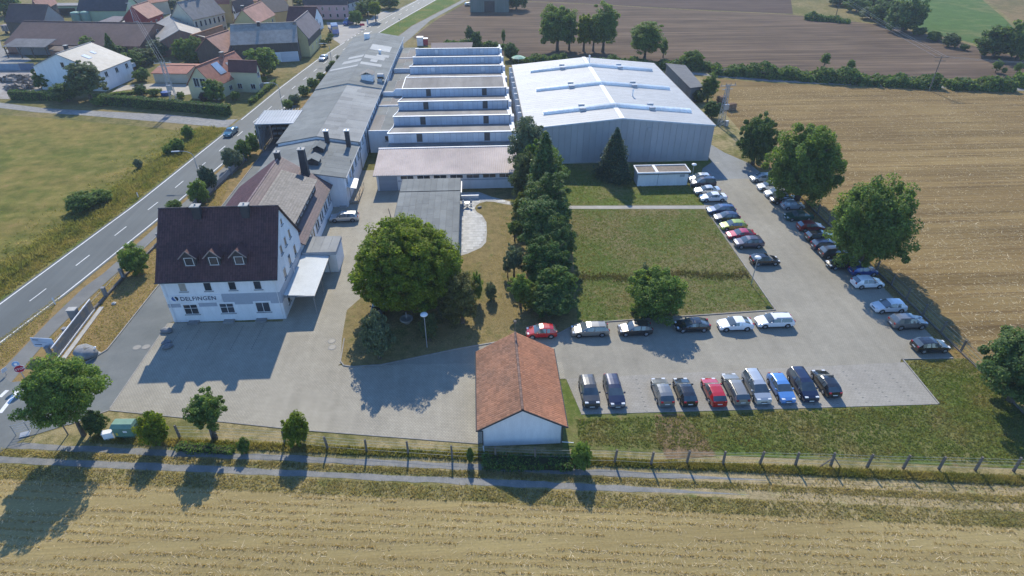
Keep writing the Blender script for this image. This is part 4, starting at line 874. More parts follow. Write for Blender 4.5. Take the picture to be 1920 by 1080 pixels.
def car_proto(kind):
    L, Wd, belt, st, tags = TYPES[kind]; hw = Wd / 2
    body, ws, rw, sw = MB(), MB(), MB(), MB()
    secs = []
    zs = .95 if kind in ('suv', 'van') else 1.0
    for t, zt in st:
        taper = 1 - .13 * max(0, (.13 - t) / .13) ** 2 - .10 * max(0, (t - .88) / .12) ** 2
        w = hw * taper; x = L / 2 - t * L
        cab = zt > belt + .12
        zb = min(belt, zt - .03)
        low = .2 if kind != 'suv' else .3
        if t in (0, 1): low += .08
        mid = min(.62, zb - .02)
        re = (w * .96 - (zt - belt) * .36, zt - .05) if cab else (w * .88, zt - .012)
        secs.append([(x, yy, zz) for yy, zz in ((w * .88, low), (w * .985, low + .14), (w, mid), (w * .965, zb), re, (re[0] * .88, zt - .018), (re[0] * .55, zt), (0, zt + .012))])
    for i, tg in enumerate(tags):
        a, b = secs[i], secs[i + 1]
        for k in range(7):
            for s in (1, -1):
                q = [(x, y * s, z) for x, y, z in (a[k], b[k], b[k + 1], a[k + 1])]
                if s < 0: q = q[::-1]
                tgt = body
                if k >= 4 and tg == 'w': tgt = ws
                elif k >= 4 and tg == 'b': tgt = rw
                elif k == 3 and tg == 'r': tgt = sw
                elif k == 3 and tg == 'w' and kind != 'van': tgt = sw
                tgt.add(q, [(0, 1, 2, 3)])
    for sec, rev in ((secs[0], False), (secs[-1], True)):     # nose and tail
        ring = sec + [(x, -y, z) for x, y, z in sec[-2::-1]]
        body.add(ring if rev else ring[::-1], [tuple(range(len(ring)))])
    # pillars, mirrors, rails
    iw = tags.index('w')
    xb = L / 2 - st[iw + 2][0] * L - .35
    for s in (1, -1):
        yb = hw * .955; h = TYPES[kind][3][iw + 2][1]
        body.bar((xb, s * (yb + .012), belt), (xb - .05, s * (hw * .96 - (h - belt) * .36 + .012), h - .06), .09, .02)
        body.box(L / 2 - st[iw][0] * L - .45, L / 2 - st[iw][0] * L - .28, *sorted((s * (hw - .02), s * (hw + .16))), belt - .02, belt + .13)
    def fin(m, sm=True):
        me = m.mesh('car_part', sm); return me
    me_b = fin(body); 
    wheel_r = .33 if kind not in ('suv', 'van') else .37
    ty = MB(); ty.lathe([(wheel_r * .62, -.11), (wheel_r * .93, -.11), (wheel_r, -.06), (wheel_r, .06), (wheel_r * .93, .11), (wheel_r * .62, .11)], 18)
    rm = MB(); rm.lathe([(wheel_r * .63, .05), (wheel_r * .63, .118), (wheel_r * .5, .105)], 14)
    for j in range(5):
        a = 2 * math.pi * j / 5; rm.bar((0, 0, .112), (wheel_r * .6 * math.cos(a), wheel_r * .6 * math.sin(a), .118), .09, .03)
    tr = MB()
    ax = (L / 2 - .185 * L, L / 2 - .80 * L)
    for x in ax:
        for s in (1, -1):
            pts = [(x + (wheel_r + .07) * math.cos(a), (wheel_r + .07) * math.sin(a) + wheel_r) for a in [math.pi * i / 10 for i in range(11)]] + [(x - wheel_r - .07, .24), (x + wheel_r + .07, .24)]
            tr.add([(px, s * (hw + .004), pz) for px, pz in pts], [tuple(range(len(pts)))])
    tr.box(L / 2 - .12, L / 2 - .004, -hw * .7, hw * .7, .3, .44); tr.box(-L / 2 + .02, -L / 2 + .1, -hw * .7, hw * .7, .26, .4)
    tr.box(L / 2 - .05, L / 2 + .012, -hw * .36, hw * .36, .5, .6)
    tr.box(-L * .28, L * .28, hw - .03, hw + .008, .2, .28); tr.box(-L * .28, L * .28, -hw - .008, -hw + .03, .2, .28)
    if kind in ('estate', 'suv', 'mpv'):
        zt = st[5][1]
        for s in (1, -1): tr.bar((L / 2 - st[4][0] * L - .3, s * (hw * .66), zt - .01), (L / 2 - st[7][0] * L + .1, s * (hw * .66), zt - .03), .04, .05)
    zl = st[2][1] - .1
    hl = MB().box(L / 2 - .38, L / 2 - .1, 0, .36, zl - .09, zl + .06); tl = MB().box(-L / 2 + .0, -L / 2 + .22, 0, .26, .78, .98)
    pl = MB().box(-.012, .012, -.26, .26, -.055, .055)
    r = dict(L=L, hw=hw, body=me_b, ws=fin(ws), rw=fin(rw), sw=fin(sw), tyre=fin(ty), rim=fin(rm), trim=tr.mesh('trim'), hl=hl.mesh('headlight'), tl=tl.mesh('tail_light'), pl=pl.mesh('number_plate'), ax=ax, wr=wheel_r)
    for k, m in (('body', PAINT['white']), ('ws', carglass), ('rw', carglass), ('sw', carglass), ('tyre', rubber), ('rim', rim_m), ('trim', plastic), ('hl', lamp_m), ('tl', tail_m), ('pl', plate_m)): r[k].materials.append(m)
    return r
def car(kind, colour, x, y, heading, label, group, name='car', z=.05, scale=1.0):
    if kind not in CARS: CARS[kind] = car_proto(kind)
    p = CARS[kind]; L, hw = p['L'], p['hw']
    t = thing(name, label, 'van' if kind == 'van' else 'car', (x, y, z), heading, group)
    b = obj('body', p['body'], None, t, loc=(0, 0, 0)); setmat(b, PAINT[colour])
    obj('windscreen', p['ws'], None, t, loc=(0, 0, 0)); obj('rear_window', p['rw'], None, t, loc=(0, 0, 0)); obj('side_window', p['sw'], None, t, loc=(0, 0, 0)); obj('trim', p['trim'], None, t, loc=(0, 0, 0))
    for ax in p['ax']:
        for s in (1, -1):
            w = obj('wheel', p['tyre'], None, t, loc=(ax, s * (hw - .085), p['wr']), rot=(R(-90 * s), 0, 0)); obj('rim', p['rim'], None, w, loc=(0, 0, 0))
    for s in (1, -1):
        obj('headlight', p['hl'], None, t, loc=(0, hw * .84 - .36 if s > 0 else -hw * .84, 0)); obj('tail_light', p['tl'], None, t, loc=(0, hw * .82 - .26 if s > 0 else -hw * .82, 0))
    obj('number_plate', p['pl'], None, t, loc=(L / 2 + .016, 0, .42)); obj('number_plate', p['pl'], None, t, loc=(-L / 2 - .006, 0, .62))
    if scale != 1.0: t.scale = (scale,) * 3
    return t
LEFT, RIGHT, FRONT, BACK = math.pi, 0.0, -math.pi / 2, math.pi / 2       # which way the bonnet points in the picture
def side_car(kind, colour, pl, pr, pb, head, label, group, tilt=0.0):
    x, y = G((pl + pr) / 2, pb); car(kind, colour, x, y + TYPES[kind][1] / 2, head + tilt, label, group)
gA = 'cars parked along the inner side of the car park lane'
for a in [('hatch','pale',1292,1335,343,LEFT,'pale silver hatchback nearest the small flat garage, first of the inner row'),
          ('mpv','navy',1296,1343,353,LEFT,'dark blue people carrier second in the inner row near the small garage'),
          ('sedan','silver',1303,1352,367,LEFT,'silver saloon third in the inner row beside the upper lawn'),
          ('sedan','white',1313,1365,380,LEFT,'white saloon fourth in the inner row, just above the garden path'),
          ('estate','midblue',1327,1381,404,LEFT,'mid blue estate car just below the end of the garden path'),
          ('hatch','navy',1339,1390,418,LEFT,'navy hatchback between the blue estate and the lime green car'),
          ('hatch','lime',1352,1402,434,LEFT,'lime green hatchback in the inner row beside the rough lawn'),
          ('coupe','cherry',1365,1417,451,LEFT,'cherry red coupe beside the lime green hatchback'),
          ('suv','purple',1378,1434,468,LEFT,'purple grey sport utility car below the cherry red coupe'),
          ('hatch','black',1409,1464,500,RIGHT,'black hatchback by the lamp post, lowest of the inner row')]: side_car(*a, gA)
gB = 'cars parked along the fence by the stubble field'
for a in [('hatch','pale',1409,1452,343,LEFT,'silver hatchback topmost along the field fence, half under a tree'),
          ('hatch','white',1422,1466,359,LEFT,'white hatchback second from the top along the field fence'),
          ('small','white',1435,1478,372,LEFT,'small white hatchback third from the top along the field fence'),
          ('sedan','black',1449,1494,384,LEFT,'black saloon in the shade beside the ice blue hatchback'),
          ('small','ice',1466,1511,395,RIGHT,'ice blue hatchback in front of the big tree shade'),
          ('sedan','green',1474,1526,416,LEFT,'dark green saloon just above the dark red hatchback'),
          ('hatch','dkred',1497,1548,436,RIGHT,'dark red hatchback along the field fence'),
          ('estate','black',1515,1569,456,RIGHT,'black estate car just below the dark red hatchback'),
          ('estate','navy',1525,1583,472,RIGHT,'navy estate car with its front under the largest tree'),
          ('suv','dark',1542,1594,487,RIGHT,'dark grey sport utility car half hidden under the largest tree'),
          ('estate','black',1556,1612,507,LEFT,'black car with glinting windscreen under the largest tree'),
          ('small','blue',1593,1650,520,RIGHT,'bright blue small car beside the white one at the tree shade edge'),
          ('hatch','white',1599,1662,543,RIGHT,'white hatchback with its tail to the lane, below the blue car'),
          ('hatch','white',1638,1703,589,LEFT,'white hatchback nosed to the lane near the lower end of the fence'),
          ('suv','grey',1670,1743,620,RIGHT,'grey sport utility car second from the bottom along the field fence'),
          ('hatch','black',1712,1787,664,RIGHT,'black hatchback lowest along the field fence by the grass corner')]: side_car(*a, gB)
gC = 'cars parked in line along the lawn edge'
for a in [('small','red',989,1043,637,LEFT,'small red hatchback behind the orange tiled garage'),
          ('estate','beige',1072,1143,634,LEFT,'silver grey estate parked by the end of the conifer row'),
          ('hatch','brown',1162,1223,632,LEFT,'dark brown hatchback between the grey estate and the black coupe'),
          ('coupe','black',1268,1332,625,LEFT,'black coupe parked at the middle of the lawn edge'),
          ('coupe','white',1347,1415,623,LEFT,'white coupe, left of the two white cars by the lawn'),
          ('estate','white',1421,1489,617,LEFT,'white estate, right of the two white cars by the lawn')]: side_car(*a, gC)
gD = 'cars parked nose or tail to the front lawn'
for kind, colour, px, py, head, label in [('suv','dark',1110,769,FRONT,'dark grey sport utility car leftmost in the front row beside the garage'),
          ('estate','navy',1158,769,FRONT,'dark navy estate second in the front row with its bonnet to the grass'),
          ('hatch','grey',1250,767,BACK,'grey hatchback with its tail to the grass, left of the black one'),
          ('hatch','black',1293,767,BACK,'black hatchback in the front row, left of the red car'),
          ('hatch','red',1348,767,BACK,'bright red hatchback with its tail to the grass in the front row'),
          ('estate','beige',1391,764,BACK,'beige grey estate in the front row, right of the red car'),
          ('mpv','silver',1431,762,FRONT,'silver people carrier in the front row with its bonnet to the grass'),
          ('hatch','sky',1477,760,FRONT,'light blue hatchback in the front row with its bonnet to the grass'),
          ('mpv','navy',1520,758,FRONT,'dark navy people carrier in the front row beside the light blue car'),
          ('hatch','black',1563,750,BACK,'black hatchback rightmost in the front row with its tail to the grass')]:
    x, y = G(px, py); car(kind, colour, x, y + TYPES[kind][0] / 2, head, label, gD)
x, y = G(645, 418); car('estate', 'silver', x, y + .9, LEFT + R(2), 'silver estate parked alone in the yard beside the office wing', None)
x, y = G(709, 592); car('sedan', 'black', x, y, BACK, 'black car parked in the shade under the big round tree', None)
gR = 'cars driving on the main road'
x, y = G(434, 252); car('sedan', 'teal', x, y, R(-96), 'teal saloon driving on the main road towards the viewer', gR)
x, y = G(607, 112); car('sedan', 'pale', x, y, R(-98), 'pale silver saloon on the road beside the barn corner', gR)
x, y = G(654, 46); car('van', 'blue', x, y, R(-112), 'blue van parked on the forecourt by the pink house', None)
x, y = G(880, 11); car('hatch', 'silver', x, y, R(10), 'silver car parked beside the grey field barn', None)
x, y = G(310, 21); car('hatch', 'midblue', x, y, R(20), 'blue car parked in the village lane by the red gabled house', None)
# blue truck
x, y = G(627, 63); Tk = thing('truck', 'blue flatbed truck with high cab beside the corner barn', 'truck', (x, y, .04), R(-68))
cab = MB().hull8([(1.2, -1.2, .5), (3.3, -1.2, .5), (3.3, 1.2, .5), (1.2, 1.2, .5)], [(1.2, -1.15, 3.2), (2.9, -1.15, 3.2), (2.9, 1.15, 3.2), (1.2, 1.15, 3.2)])
obj('cab', cab, PAINT['blue'], Tk, loc=(0, 0, 0)); obj('windscreen', MB().hull8([(3.06, -1.05, 1.9), (3.12, -1.05, 1.9), (3.12, 1.05, 1.9), (3.06, 1.05, 1.9)], [(2.93, -1, 2.9), (3.0, -1, 2.9), (3.0, 1, 2.9), (2.93, 1, 2.9)]), carglass, Tk, loc=(0, 0, 0))
obj('roof_deflector', MB().hull8([(1.3, -1.1, 3.2), (2.7, -1.1, 3.2), (2.7, 1.1, 3.2), (1.3, 1.1, 3.2)], [(1.3, -1.1, 3.9), (1.7, -1.1, 3.9), (1.7, 1.1, 3.9), (1.3, 1.1, 3.9)]), PAINT['white'], Tk, loc=(0, 0, 0))
obj('load_bed', MB().box(-4.2, 1.0, -1.25, 1.25, .95, 1.15).box(-4.2, 1.0, -1.25, -1.18, 1.15, 1.7).box(-4.2, 1.0, 1.18, 1.25, 1.15, 1.7).box(.9, 1.0, -1.25, 1.25, 1.15, 2.3), PAINT['blue'], Tk, loc=(0, 0, 0))
obj('chassis', MB().box(-4.0, 3.2, -.5, .5, .5, .94), plastic, Tk, loc=(0, 0, 0))
wm = MB().tube((0, -.16, 0), (0, .16, 0), .5, n=16).mesh('wheel', True); wm.materials.append(rubber)
for xx in (2.3, -1.7, -3.0):
    for s in (-1, 1): obj('wheel', wm, None, Tk, loc=(xx, s * 1.0, .5))
# ------------------------------------------------------------------ vegetation
LM = dict(lime=leafm('lime_leaf', (0.215, 0.265, 0.022), (0.13, 0.205, 0.022), .55), mid=leafm('mid_leaf', (0.1438, 0.2200, 0.0475), (0.0925, 0.1688, 0.0400), .45), dark=leafm('dark_leaf', (0.0945, 0.1633, 0.0432), (0.0662, 0.1242, 0.0365), .4),
          blue=leafm('blue_needle', (0.0494, 0.0962, 0.0494), (0.0351, 0.0741, 0.0416), .12), spruce=leafm('spruce_needle', (0.0925, 0.1512, 0.0475), (0.0612, 0.1112, 0.0400), .3), olive=leafm('olive_leaf', (0.115, 0.155, 0.061), (0.081, 0.121, 0.047), .3),
          silver=leafm('silver_leaf', (0.135, 0.182, 0.101), (0.101, 0.142, 0.074), .25), yellow=leafm('yellow_leaf', (0.176, 0.203, 0.027), (0.128, 0.169, 0.024), .35), brownish=leafm('brownish_leaf', (0.16, 0.16, 0.055), (0.12, 0.13, 0.042), .35), purple=leafm('purple_leaf', (0.095, 0.054, 0.061), (0.068, 0.041, 0.047), .2),
          bright=leafm('bright_leaf', (0.176, 0.260, 0.054), (0.121, 0.209, 0.046), .5), hedge=leafm('hedge_leaf', (0.0741, 0.1495, 0.0299), (0.0533, 0.1157, 0.0260), .3))
bark = M('bark', (.085, .065, .048), (.12, .1, .078), s=2, sc=(3, 3, .5), rough=.95)
bark_pale = M('pale_bark', (.2, .17, .14), (.13, .11, .09), s=2, sc=(3, 3, .5), rough=.95)
def leaf_mesh(name, P, Nn, size, rng, aspect=.62):
    """one rhombic leaf (two triangles) per point"""
    n = len(P); r = rng.normal(size=(n, 3)); u = np.cross(Nn, r); u /= np.linalg.norm(u, axis=1)[:, None] + 1e-9
    v = np.cross(Nn, u); v /= np.linalg.norm(v, axis=1)[:, None] + 1e-9
    s = (size * rng.uniform(.6, 1.35, n))[:, None]
    V = np.stack([P - u * s, P - v * s * aspect, P + u * s, P + v * s * aspect], 1).reshape(-1, 3).astype(np.float32)
    return quick_mesh(name, V, 4)
def quick_mesh(name, V, k):
    n = len(V) // k; me = bpy.data.meshes.new(name)
    me.vertices.add(len(V)); me.vertices.foreach_set('co', V.astype(np.float32).ravel())
    me.loops.add(len(V)); me.loops.foreach_set('vertex_index', np.arange(len(V), dtype=np.int32))
    me.polygons.add(n); me.polygons.foreach_set('loop_start', np.arange(0, len(V), k, dtype=np.int32)); me.update(); me.validate(); return me
def unit(v): return v / (np.linalg.norm(v, axis=1)[:, None] + 1e-9)
def crown(name, seed, n, leaf, rx=1.0, rz=1.0, zc=0.0, clumps=60, cr=.3, lobes=None, low=-1.0, shape=None, rmin=.48, lump=.08):
    """leaves in clumps spread over an uneven crown; unit radius"""
    rng = np.random.default_rng(seed)
    i = np.arange(clumps) + .5; ph = np.arccos(1 - 2 * i / clumps); th = np.pi * (1 + 5 ** .5) * i + seed; d = np.stack([np.cos(th) * np.sin(ph), np.sin(th) * np.sin(ph), np.cos(ph)], 1); d = unit(d + rng.normal(size=d.shape) * .9 / clumps ** .5); d = d[d[:, 2] > low]
    rad = rmin + (1 - rmin) * rng.uniform(0, 1, len(d)) ** .55
    rad *= 1 + lump * 1.6 * np.sin(d[:, 0] * 4 + seed) * np.cos(d[:, 2] * 3 + seed * 2) + lump * rng.normal(size=len(d))
    C = d * rad[:, None]
    if shape is not None: C[:, :2] *= shape(C[:, 2])[:, None]
    C *= np.array([rx, rx, rz])
    R_ = cr * rng.uniform(.6, 1.35, len(C))
    k = rng.integers(0, len(C), n); e = unit(rng.normal(size=(n, 3)))
    P = C[k] + e * (R_[k] * (.35 + .65 * rng.uniform(0, 1, n) ** .5))[:, None] * np.array([1, 1, .8])
    Nn = unit(e * .5 + unit(P) * .35 + np.array([0, .25, .75]) + rng.normal(size=(n, 3)) * .6)
    m = int(n * .14); q = unit(rng.normal(size=(m, 3))) * (rng.uniform(.2, .78, m) ** .6)[:, None]; q = q[q[:, 2] > low * .8]
    if shape is not None: q[:, :2] *= shape(q[:, 2])[:, None]
    q *= np.array([rx, rx, rz]) * .9; P = np.concatenate([P, q]); Nn = np.concatenate([Nn, unit(q + rng.normal(size=q.shape) * .5)])
    sz = np.full(len(P), leaf); sz[n:] *= 1.9
    P[:, 2] += zc
    return leaf_mesh(name, P, Nn, sz, rng)
def conifer(name, seed, n, leaf, slim=.32, levels=44, power=.8, base=.03):
    """whorled drooping boughs; height 1, radius slim"""
    rng = np.random.default_rng(seed); P = []; D = []
    lv = np.linspace(base, .985, levels)
    wts = (1 - lv) ** 1.2 + .03; cnt = (n * wts / wts.sum()).astype(int)
    for z, c in zip(lv, cnt):
        r = slim * min(1.0, (1 - z) ** power * 1.08) * (.75 + .25 * min(1, z / .12)) * rng.uniform(.84, 1.14) + .014; nb = max(5, int(11 * (1 - z) + 4)); ph = rng.uniform(0, 6.28)
        b = rng.integers(0, nb, c); bl = rng.uniform(.7, 1.15, nb); t = rng.uniform(.12, 1, c) ** .75
        a = ph + b * 2 * np.pi / nb + rng.normal(size=c) * (.30 * (1.15 - t * .6)) * 6 / nb * 1.4
        rr = r * bl[b] * t * (1 + .14 * np.sin(2 * a + seed) + .1 * np.sin(3 * a + z * 9))
        P.append(np.stack([rr * np.cos(a), rr * np.sin(a), z + (.02 - .1 * t ** 1.5) * (r / slim) + rng.normal(size=c) * .016], 1)); D.append(np.stack([np.cos(a), np.sin(a), -.35 * np.ones(c)], 1))
    P = np.concatenate(P); D = unit(np.concatenate(D)); n = len(P)
    Nn = unit(np.array([0, 0, .8]) + D * .35 + rng.normal(size=(n, 3)) * .5)
    return leaf_mesh(name, P, Nn, leaf, rng, .45)
def trunk_mesh(seed, h, r, zc, rx, rz, limbs=7):
    rng = random.Random(seed); mb = MB(); p = Vector((0, 0, -.02)); segs = 5; q = None
    top = zc + rz * .35
    for i in range(segs):
        q = Vector((rng.uniform(-.02, .02) * rx, rng.uniform(-.02, .02) * rx, top * (i + 1) / segs)); mb.tube(p, q, r * (1 - .75 * i / segs) * (1.25 if i == 0 else 1), r * (1 - .75 * (i + 1) / segs), 8, cap=False); p = q
    for i in range(limbs):
        a = i * 2.4 + rng.uniform(-.4, .4); z0 = top * rng.uniform(.4, .9); l = rx * rng.uniform(.5, .8)
        m = Vector((math.cos(a) * l * .5, math.sin(a) * l * .5, z0 + l * .45)); e = Vector((math.cos(a) * l, math.sin(a) * l, z0 + l * rng.uniform(.7, 1.1)))
        mb.tube((0, 0, z0), m, r * .4, r * .26, 6, cap=False); mb.tube(m, e, r * .26, r * .07, 5, cap=False)
    return mb.mesh('trunk', True)
FOL = {}
def fol(kind, detail, v):
    """shared crown and trunk data for a kind of tree (unit: crown radius 1, crown centre at rz above z=0 of the crown)"""
    key = (kind, detail, v)
    if key in FOL: return FOL[key]
    sd_ = hash_(kind) + v * 17
    nm = {'far': .28, 'mid': .6, 'near': 1.0}[detail]
    lf = nm ** -.5
    if kind == 'dome': me = crown('crown', sd_, int(60000 * nm), .024 * lf, 1, .95, 0, 420, .12, low=-.9, rmin=.76, lump=.05)
    elif kind == 'round': me = crown('crown', sd_, int(36000 * nm), .031 * lf, 1, .95, 0, int(190 * nm ** .4), .17, low=-.9, rmin=.55)
    elif kind == 'spread': me = crown('crown', sd_, int(32000 * nm), .033 * lf, 1, .9, 0, int(120 * nm ** .4), .2, low=-.85, rmin=.5)
    elif kind == 'tall': me = crown('crown', sd_, int(26000 * nm), .04 * lf, 1, 1.75, 0, int(150 * nm ** .4), .24, low=-.9, rmin=.45)
    elif kind == 'loose': me = crown('crown', sd_, int(15000 * nm), .04 * lf, 1, 1.0, 0, int(95 * nm ** .4), .2, low=-.9, rmin=.4)
    elif kind == 'bush': me = crown('crown', sd_, int(18000 * nm), .042 * lf, 1, .95, 0, int(130 * nm ** .4), .2, low=-.95, rmin=.5)
    elif kind == 'spruce': me = conifer('crown', sd_, int(34000 * nm), .017 * lf, .30)
    elif kind == 'thuja': me = conifer('crown', sd_, int(28000 * nm), .015 * lf, .20, 34, .55, .02)
    FOL[key] = me; return me
def hash_(s): return sum(ord(c) * (i + 3) for i, c in enumerate(s)) % 997
TRK = {}
tr_rng = random.Random(77)
def tree(x, y, h, r, kind, leaf, label, name='tree', detail='mid', group=None, cat='tree', clear=.25, v=None, trunk=True, bk=None, tr=None):
    """tree of height h and crown radius r; clear = share of the height below the crown"""
    v = tr_rng.randrange(3) if v is None else v
    t = thing(name, label, cat, (x, y, 0), tr_rng.uniform(0, 6.28), group)
    me = fol(kind, detail, v)
    if kind in ('spruce', 'thuja'):
        k = .30 if kind == 'spruce' else .20
        c = obj('crown', me, LM[leaf], t, loc=(0, 0, 0), scale=(r / k, r / k, h)); zc = h * .5; rz = h * .4
    else:
        rz0 = {'dome': .95, 'round': .95, 'spread': .9, 'tall': 1.75, 'loose': 1.0, 'bush': .95}[kind]
        lo = h * clear; hz = (h - lo) / 2; zc = lo + hz; rz = hz
        c = obj('crown', me, LM[leaf], t, loc=(0, 0, zc), scale=(r * .93, r * .93, hz / (rz0 * 1.08)))
    setmat(c, LM[leaf])
    if trunk:
        if kind in ('spruce', 'thuja'): mb = MB().tube((0, 0, -.02), (0, 0, h * .93), tr or h * .014 + .06, .02, 8); tm = mb.mesh('trunk', True)
        else: tm = trunk_mesh(int(x * 7 + y) % 1000, h, tr or (.035 * r + .022 * h), zc, r, rz)
        obj('trunk', tm, bk or bark, t, loc=(0, 0, 0))
    return t
def hedge_mesh(name, L, W, Hh_, leaf, n, seed, rough=.12):
    """clipped or wild hedge along local x"""
    rng = np.random.default_rng(seed)
    a = np.array([L * Hh_, L * Hh_, L * W, W * Hh_, W * Hh_]); f = rng.choice(5, n, p=a / a.sum())
    x = rng.uniform(-L/2, L/2, n); y = rng.uniform(-W/2, W/2, n); z = rng.uniform(0, Hh_, n); N = np.zeros((n, 3))
    for k, (ax, val) in enumerate(((1, -1), (1, 1), (2, 1), (0, -1), (0, 1))):
        m = f == k
        if ax == 1: y[m] = val * W / 2
        elif ax == 2: z[m] = Hh_
        else: x[m] = val * L / 2
        N[m, ax] = val
    wob = rough * (np.sin(x * 1.3 + seed) + np.sin(x * .55 + z + seed) + np.sin(x * 2.9 + y * 2)) / 2
    if rough > .3:                                            # wild hedge: rounded, lumpy
        z *= .72 + .22 * np.sin(x * .31 + seed) + .16 * np.sin(x * .83 + seed * 2) + .08 * np.sin(x * 2.1); y *= 1.1 - .5 * (np.clip(z, 0, None) / Hh_) ** 2
    P = np.stack([x, y, z], 1) + N * (wob - np.abs(rng.normal(size=n)) * .12)[:, None] + rng.normal(size=(n, 3)) * leaf * .5
    P[:, 2] = np.maximum(P[:, 2], .03)
    return leaf_mesh(name, P, unit(N + rng.normal(size=(n, 3)) * .6 + np.array([0, 0, .2])), leaf, rng)
def hedge(p, q, W, Hh_, leafmat, label, leaf=.16, dens=26, name='hedge', rough=.12, seed=3, group=None):
    p, q = Vector((*p, 0)), Vector((*q, 0)); d = q - p; L = d.length; c = (p + q) / 2
    t = thing(name, label, 'hedge', tuple(c), math.atan2(d.y, d.x), group)
    area = 2 * L * Hh_ + L * W + 2 * W * Hh_
    obj('foliage', hedge_mesh('foliage', L, W, Hh_, leaf, int(area * dens), seed, rough), LM[leafmat], t, loc=(0, 0, 0))
    core = MB().box(-L/2 + .15, L/2 - .15, -W/2 + .2, W/2 - .2, 0, Hh_ - .2) if rough < .3 else MB().box(-L/2 + .5, L/2 - .5, -W * .28, W * .28, 0, Hh_ * .38); obj('branches', core, M('hedge_core', (.03, .035, .015), s=2), t, loc=(0, 0, 0)); return t
def tpx(bx, by, ty, rpx, kind, leaf, label, **k):
    x, y = G(bx, by); h = GZ(bx, by, ty); b = x * _sy + y * _cy
    r = rpx * (b * _ct + (CAM_H - h * .5) * _st) / FOC
    return tree(x, y, h, r, kind, leaf, label, **k)
# --- nearest and most prominent trees
tree(-9.6, 66.4, 12.7, 7.0, 'dome', 'lime', 'big round dome-crowned tree in the middle of the yard', detail='near', clear=.02, v=0)
tpx(158, 816, 682, 68, 'spread', 'bright', 'broad bright green tree at the lower left corner by the junction', detail='near', clear=.28, v=1, tr=.22)
tpx(405, 822, 738, 36, 'loose', 'mid', 'small slender tree inside the front fence, between two round bushes', detail='mid', clear=.3, bk=bark)
tpx(299, 832, 776, 28, 'bush', 'lime', 'round clipped bush right of the green cabinet', name='bush', cat='bush', clear=.02, detail='mid', trunk=False)
tpx(562, 834, 776, 25, 'bush', 'lime', 'round bush standing alone at the front edge of the yard', name='bush', cat='bush', clear=.05, detail='mid', trunk=False)
tpx(187, 812, 772, 21, 'bush', 'dark', 'small dark bush left of the green cabinet', name='bush', cat='bush', clear=.02, trunk=False)
# trees along the right-hand fence
gF = 'trees along the field fence'
tpx(1411, 308, 213, 35, 'round', 'dark', 'upper left tree of the row along the field fence', detail='mid', clear=.03, group=gF)
tpx(1492, 380, 232, 66, 'round', 'mid', 'second tree from the top along the field fence, over the parked cars', detail='near', clear=.02, group=gF)
tpx(1610, 498, 338, 74, 'round', 'mid', 'largest tree along the field fence, over the dark cars', detail='near', clear=.02, group=gF, v=2)
tpx(1894, 752, 622, 84, 'spread', 'dark', 'tree at the right edge by the grass corner', detail='near', clear=.08, group=gF)
# conifer row between garden and lawn
gK = 'row of tall trees between garden and lawn'
for X, Y, h, r, kd, lf, lb in [(8.9, 104.6, 13.0, 3.4, 'tall', 'silver', 'feathery pale tree at the far end of the tall row'), (10.6, 99.5, 10.5, 3.6, 'round', 'bright', 'light green broadleaf tree second in the tall row'),
      (8.2, 96.0, 10.0, 3.2, 'round', 'olive', 'olive green tree in front of the corrugated workshop end'), (11.2, 93.5, 11.0, 3.0, 'tall', 'mid', 'leafy tree right of the tallest spruce'), (10.0, 88.6, 15.5, 4.4, 'spruce', 'spruce', 'tallest dark spruce in the middle of the row'),
      (7.4, 88.5, 6.0, 2.4, 'bush', 'yellow', 'yellow green shrub left of the tallest spruce'), (9.9, 83.0, 11.5, 3.7, 'tall', 'dark', 'dark broad evergreen below the tallest spruce'), (8.8, 78.5, 10.0, 3.6, 'tall', 'hedge', 'dark evergreen beside the small garden trees'), (9.6, 74.6, 8.6, 3.4, 'round', 'dark', 'round dark evergreen right side of the row'),
      (8.6, 70.6, 7.6, 3.4, 'round', 'hedge', 'dark evergreen near the front of the row'), (9.0, 66.6, 5.8, 3.2, 'bush', 'mid', 'rounded evergreen near the front end of the row'),
      (8.8, 63.8, 4.2, 2.8, 'bush', 'dark', 'front-most dark shrub of the row by the parked estate'), (6.2, 65.0, 3.8, 1.9, 'bush', 'yellow', 'yellow green shrub at the front end of the row')]:
    tree(X, Y, h, r, kd, lf, lb, name='spruce' if kd == 'spruce' else ('shrub' if kd == 'bush' else 'tree'), detail='mid', group=gK, clear=.05, cat='tree' if kd != 'bush' else 'shrub')
tpx(1149, 334, 240, 35, 'spruce', 'blue', 'dark blue spruce standing alone before the metal hall', name='spruce', detail='near')
tpx(1227, 588, 508, 54, 'bush', 'bright', 'large rounded bush in the middle of the rough lawn', name='bush', cat='bush', detail='near', clear=-.08, trunk=False)
tpx(1203, 560, 495, 16, 'loose', 'silver', 'thin silvery shrub beside the rounded bush on the lawn', name='shrub', cat='shrub', clear=.05)
# garden trees on the lawn island
tpx(868, 606, 508, 32, 'tall', 'brownish', 'brownish conifer at the right foot of the big round tree', name='conifer', detail='mid', clear=0)
tpx(850, 600, 545, 26, 'bush', 'brownish', 'low brownish shrub beside the conifer under the big tree', name='shrub', cat='shrub', trunk=False, clear=.02)
tpx(895, 566, 510, 12, 'bush', 'bright', 'small bright shrub behind the brownish conifer', name='shrub', cat='shrub', trunk=False, clear=.05)
tpx(921, 562, 530, 11, 'bush', 'silver', 'tiny grey green shrub alone on the parched lawn', name='shrub', cat='shrub', clear=0, trunk=False)
tpx(965, 452, 412, 16, 'loose', 'mid', 'small garden tree nearest the terrace path', name='garden_tree', clear=.3)
tpx(964, 522, 462, 20, 'loose', 'silver', 'silvery garden tree in the middle beside the conifer row', name='garden_tree', clear=.25)
tpx(952, 520, 488, 10, 'loose', 'silver', 'small silvery sapling left of the silvery garden tree', name='sapling', clear=.3)
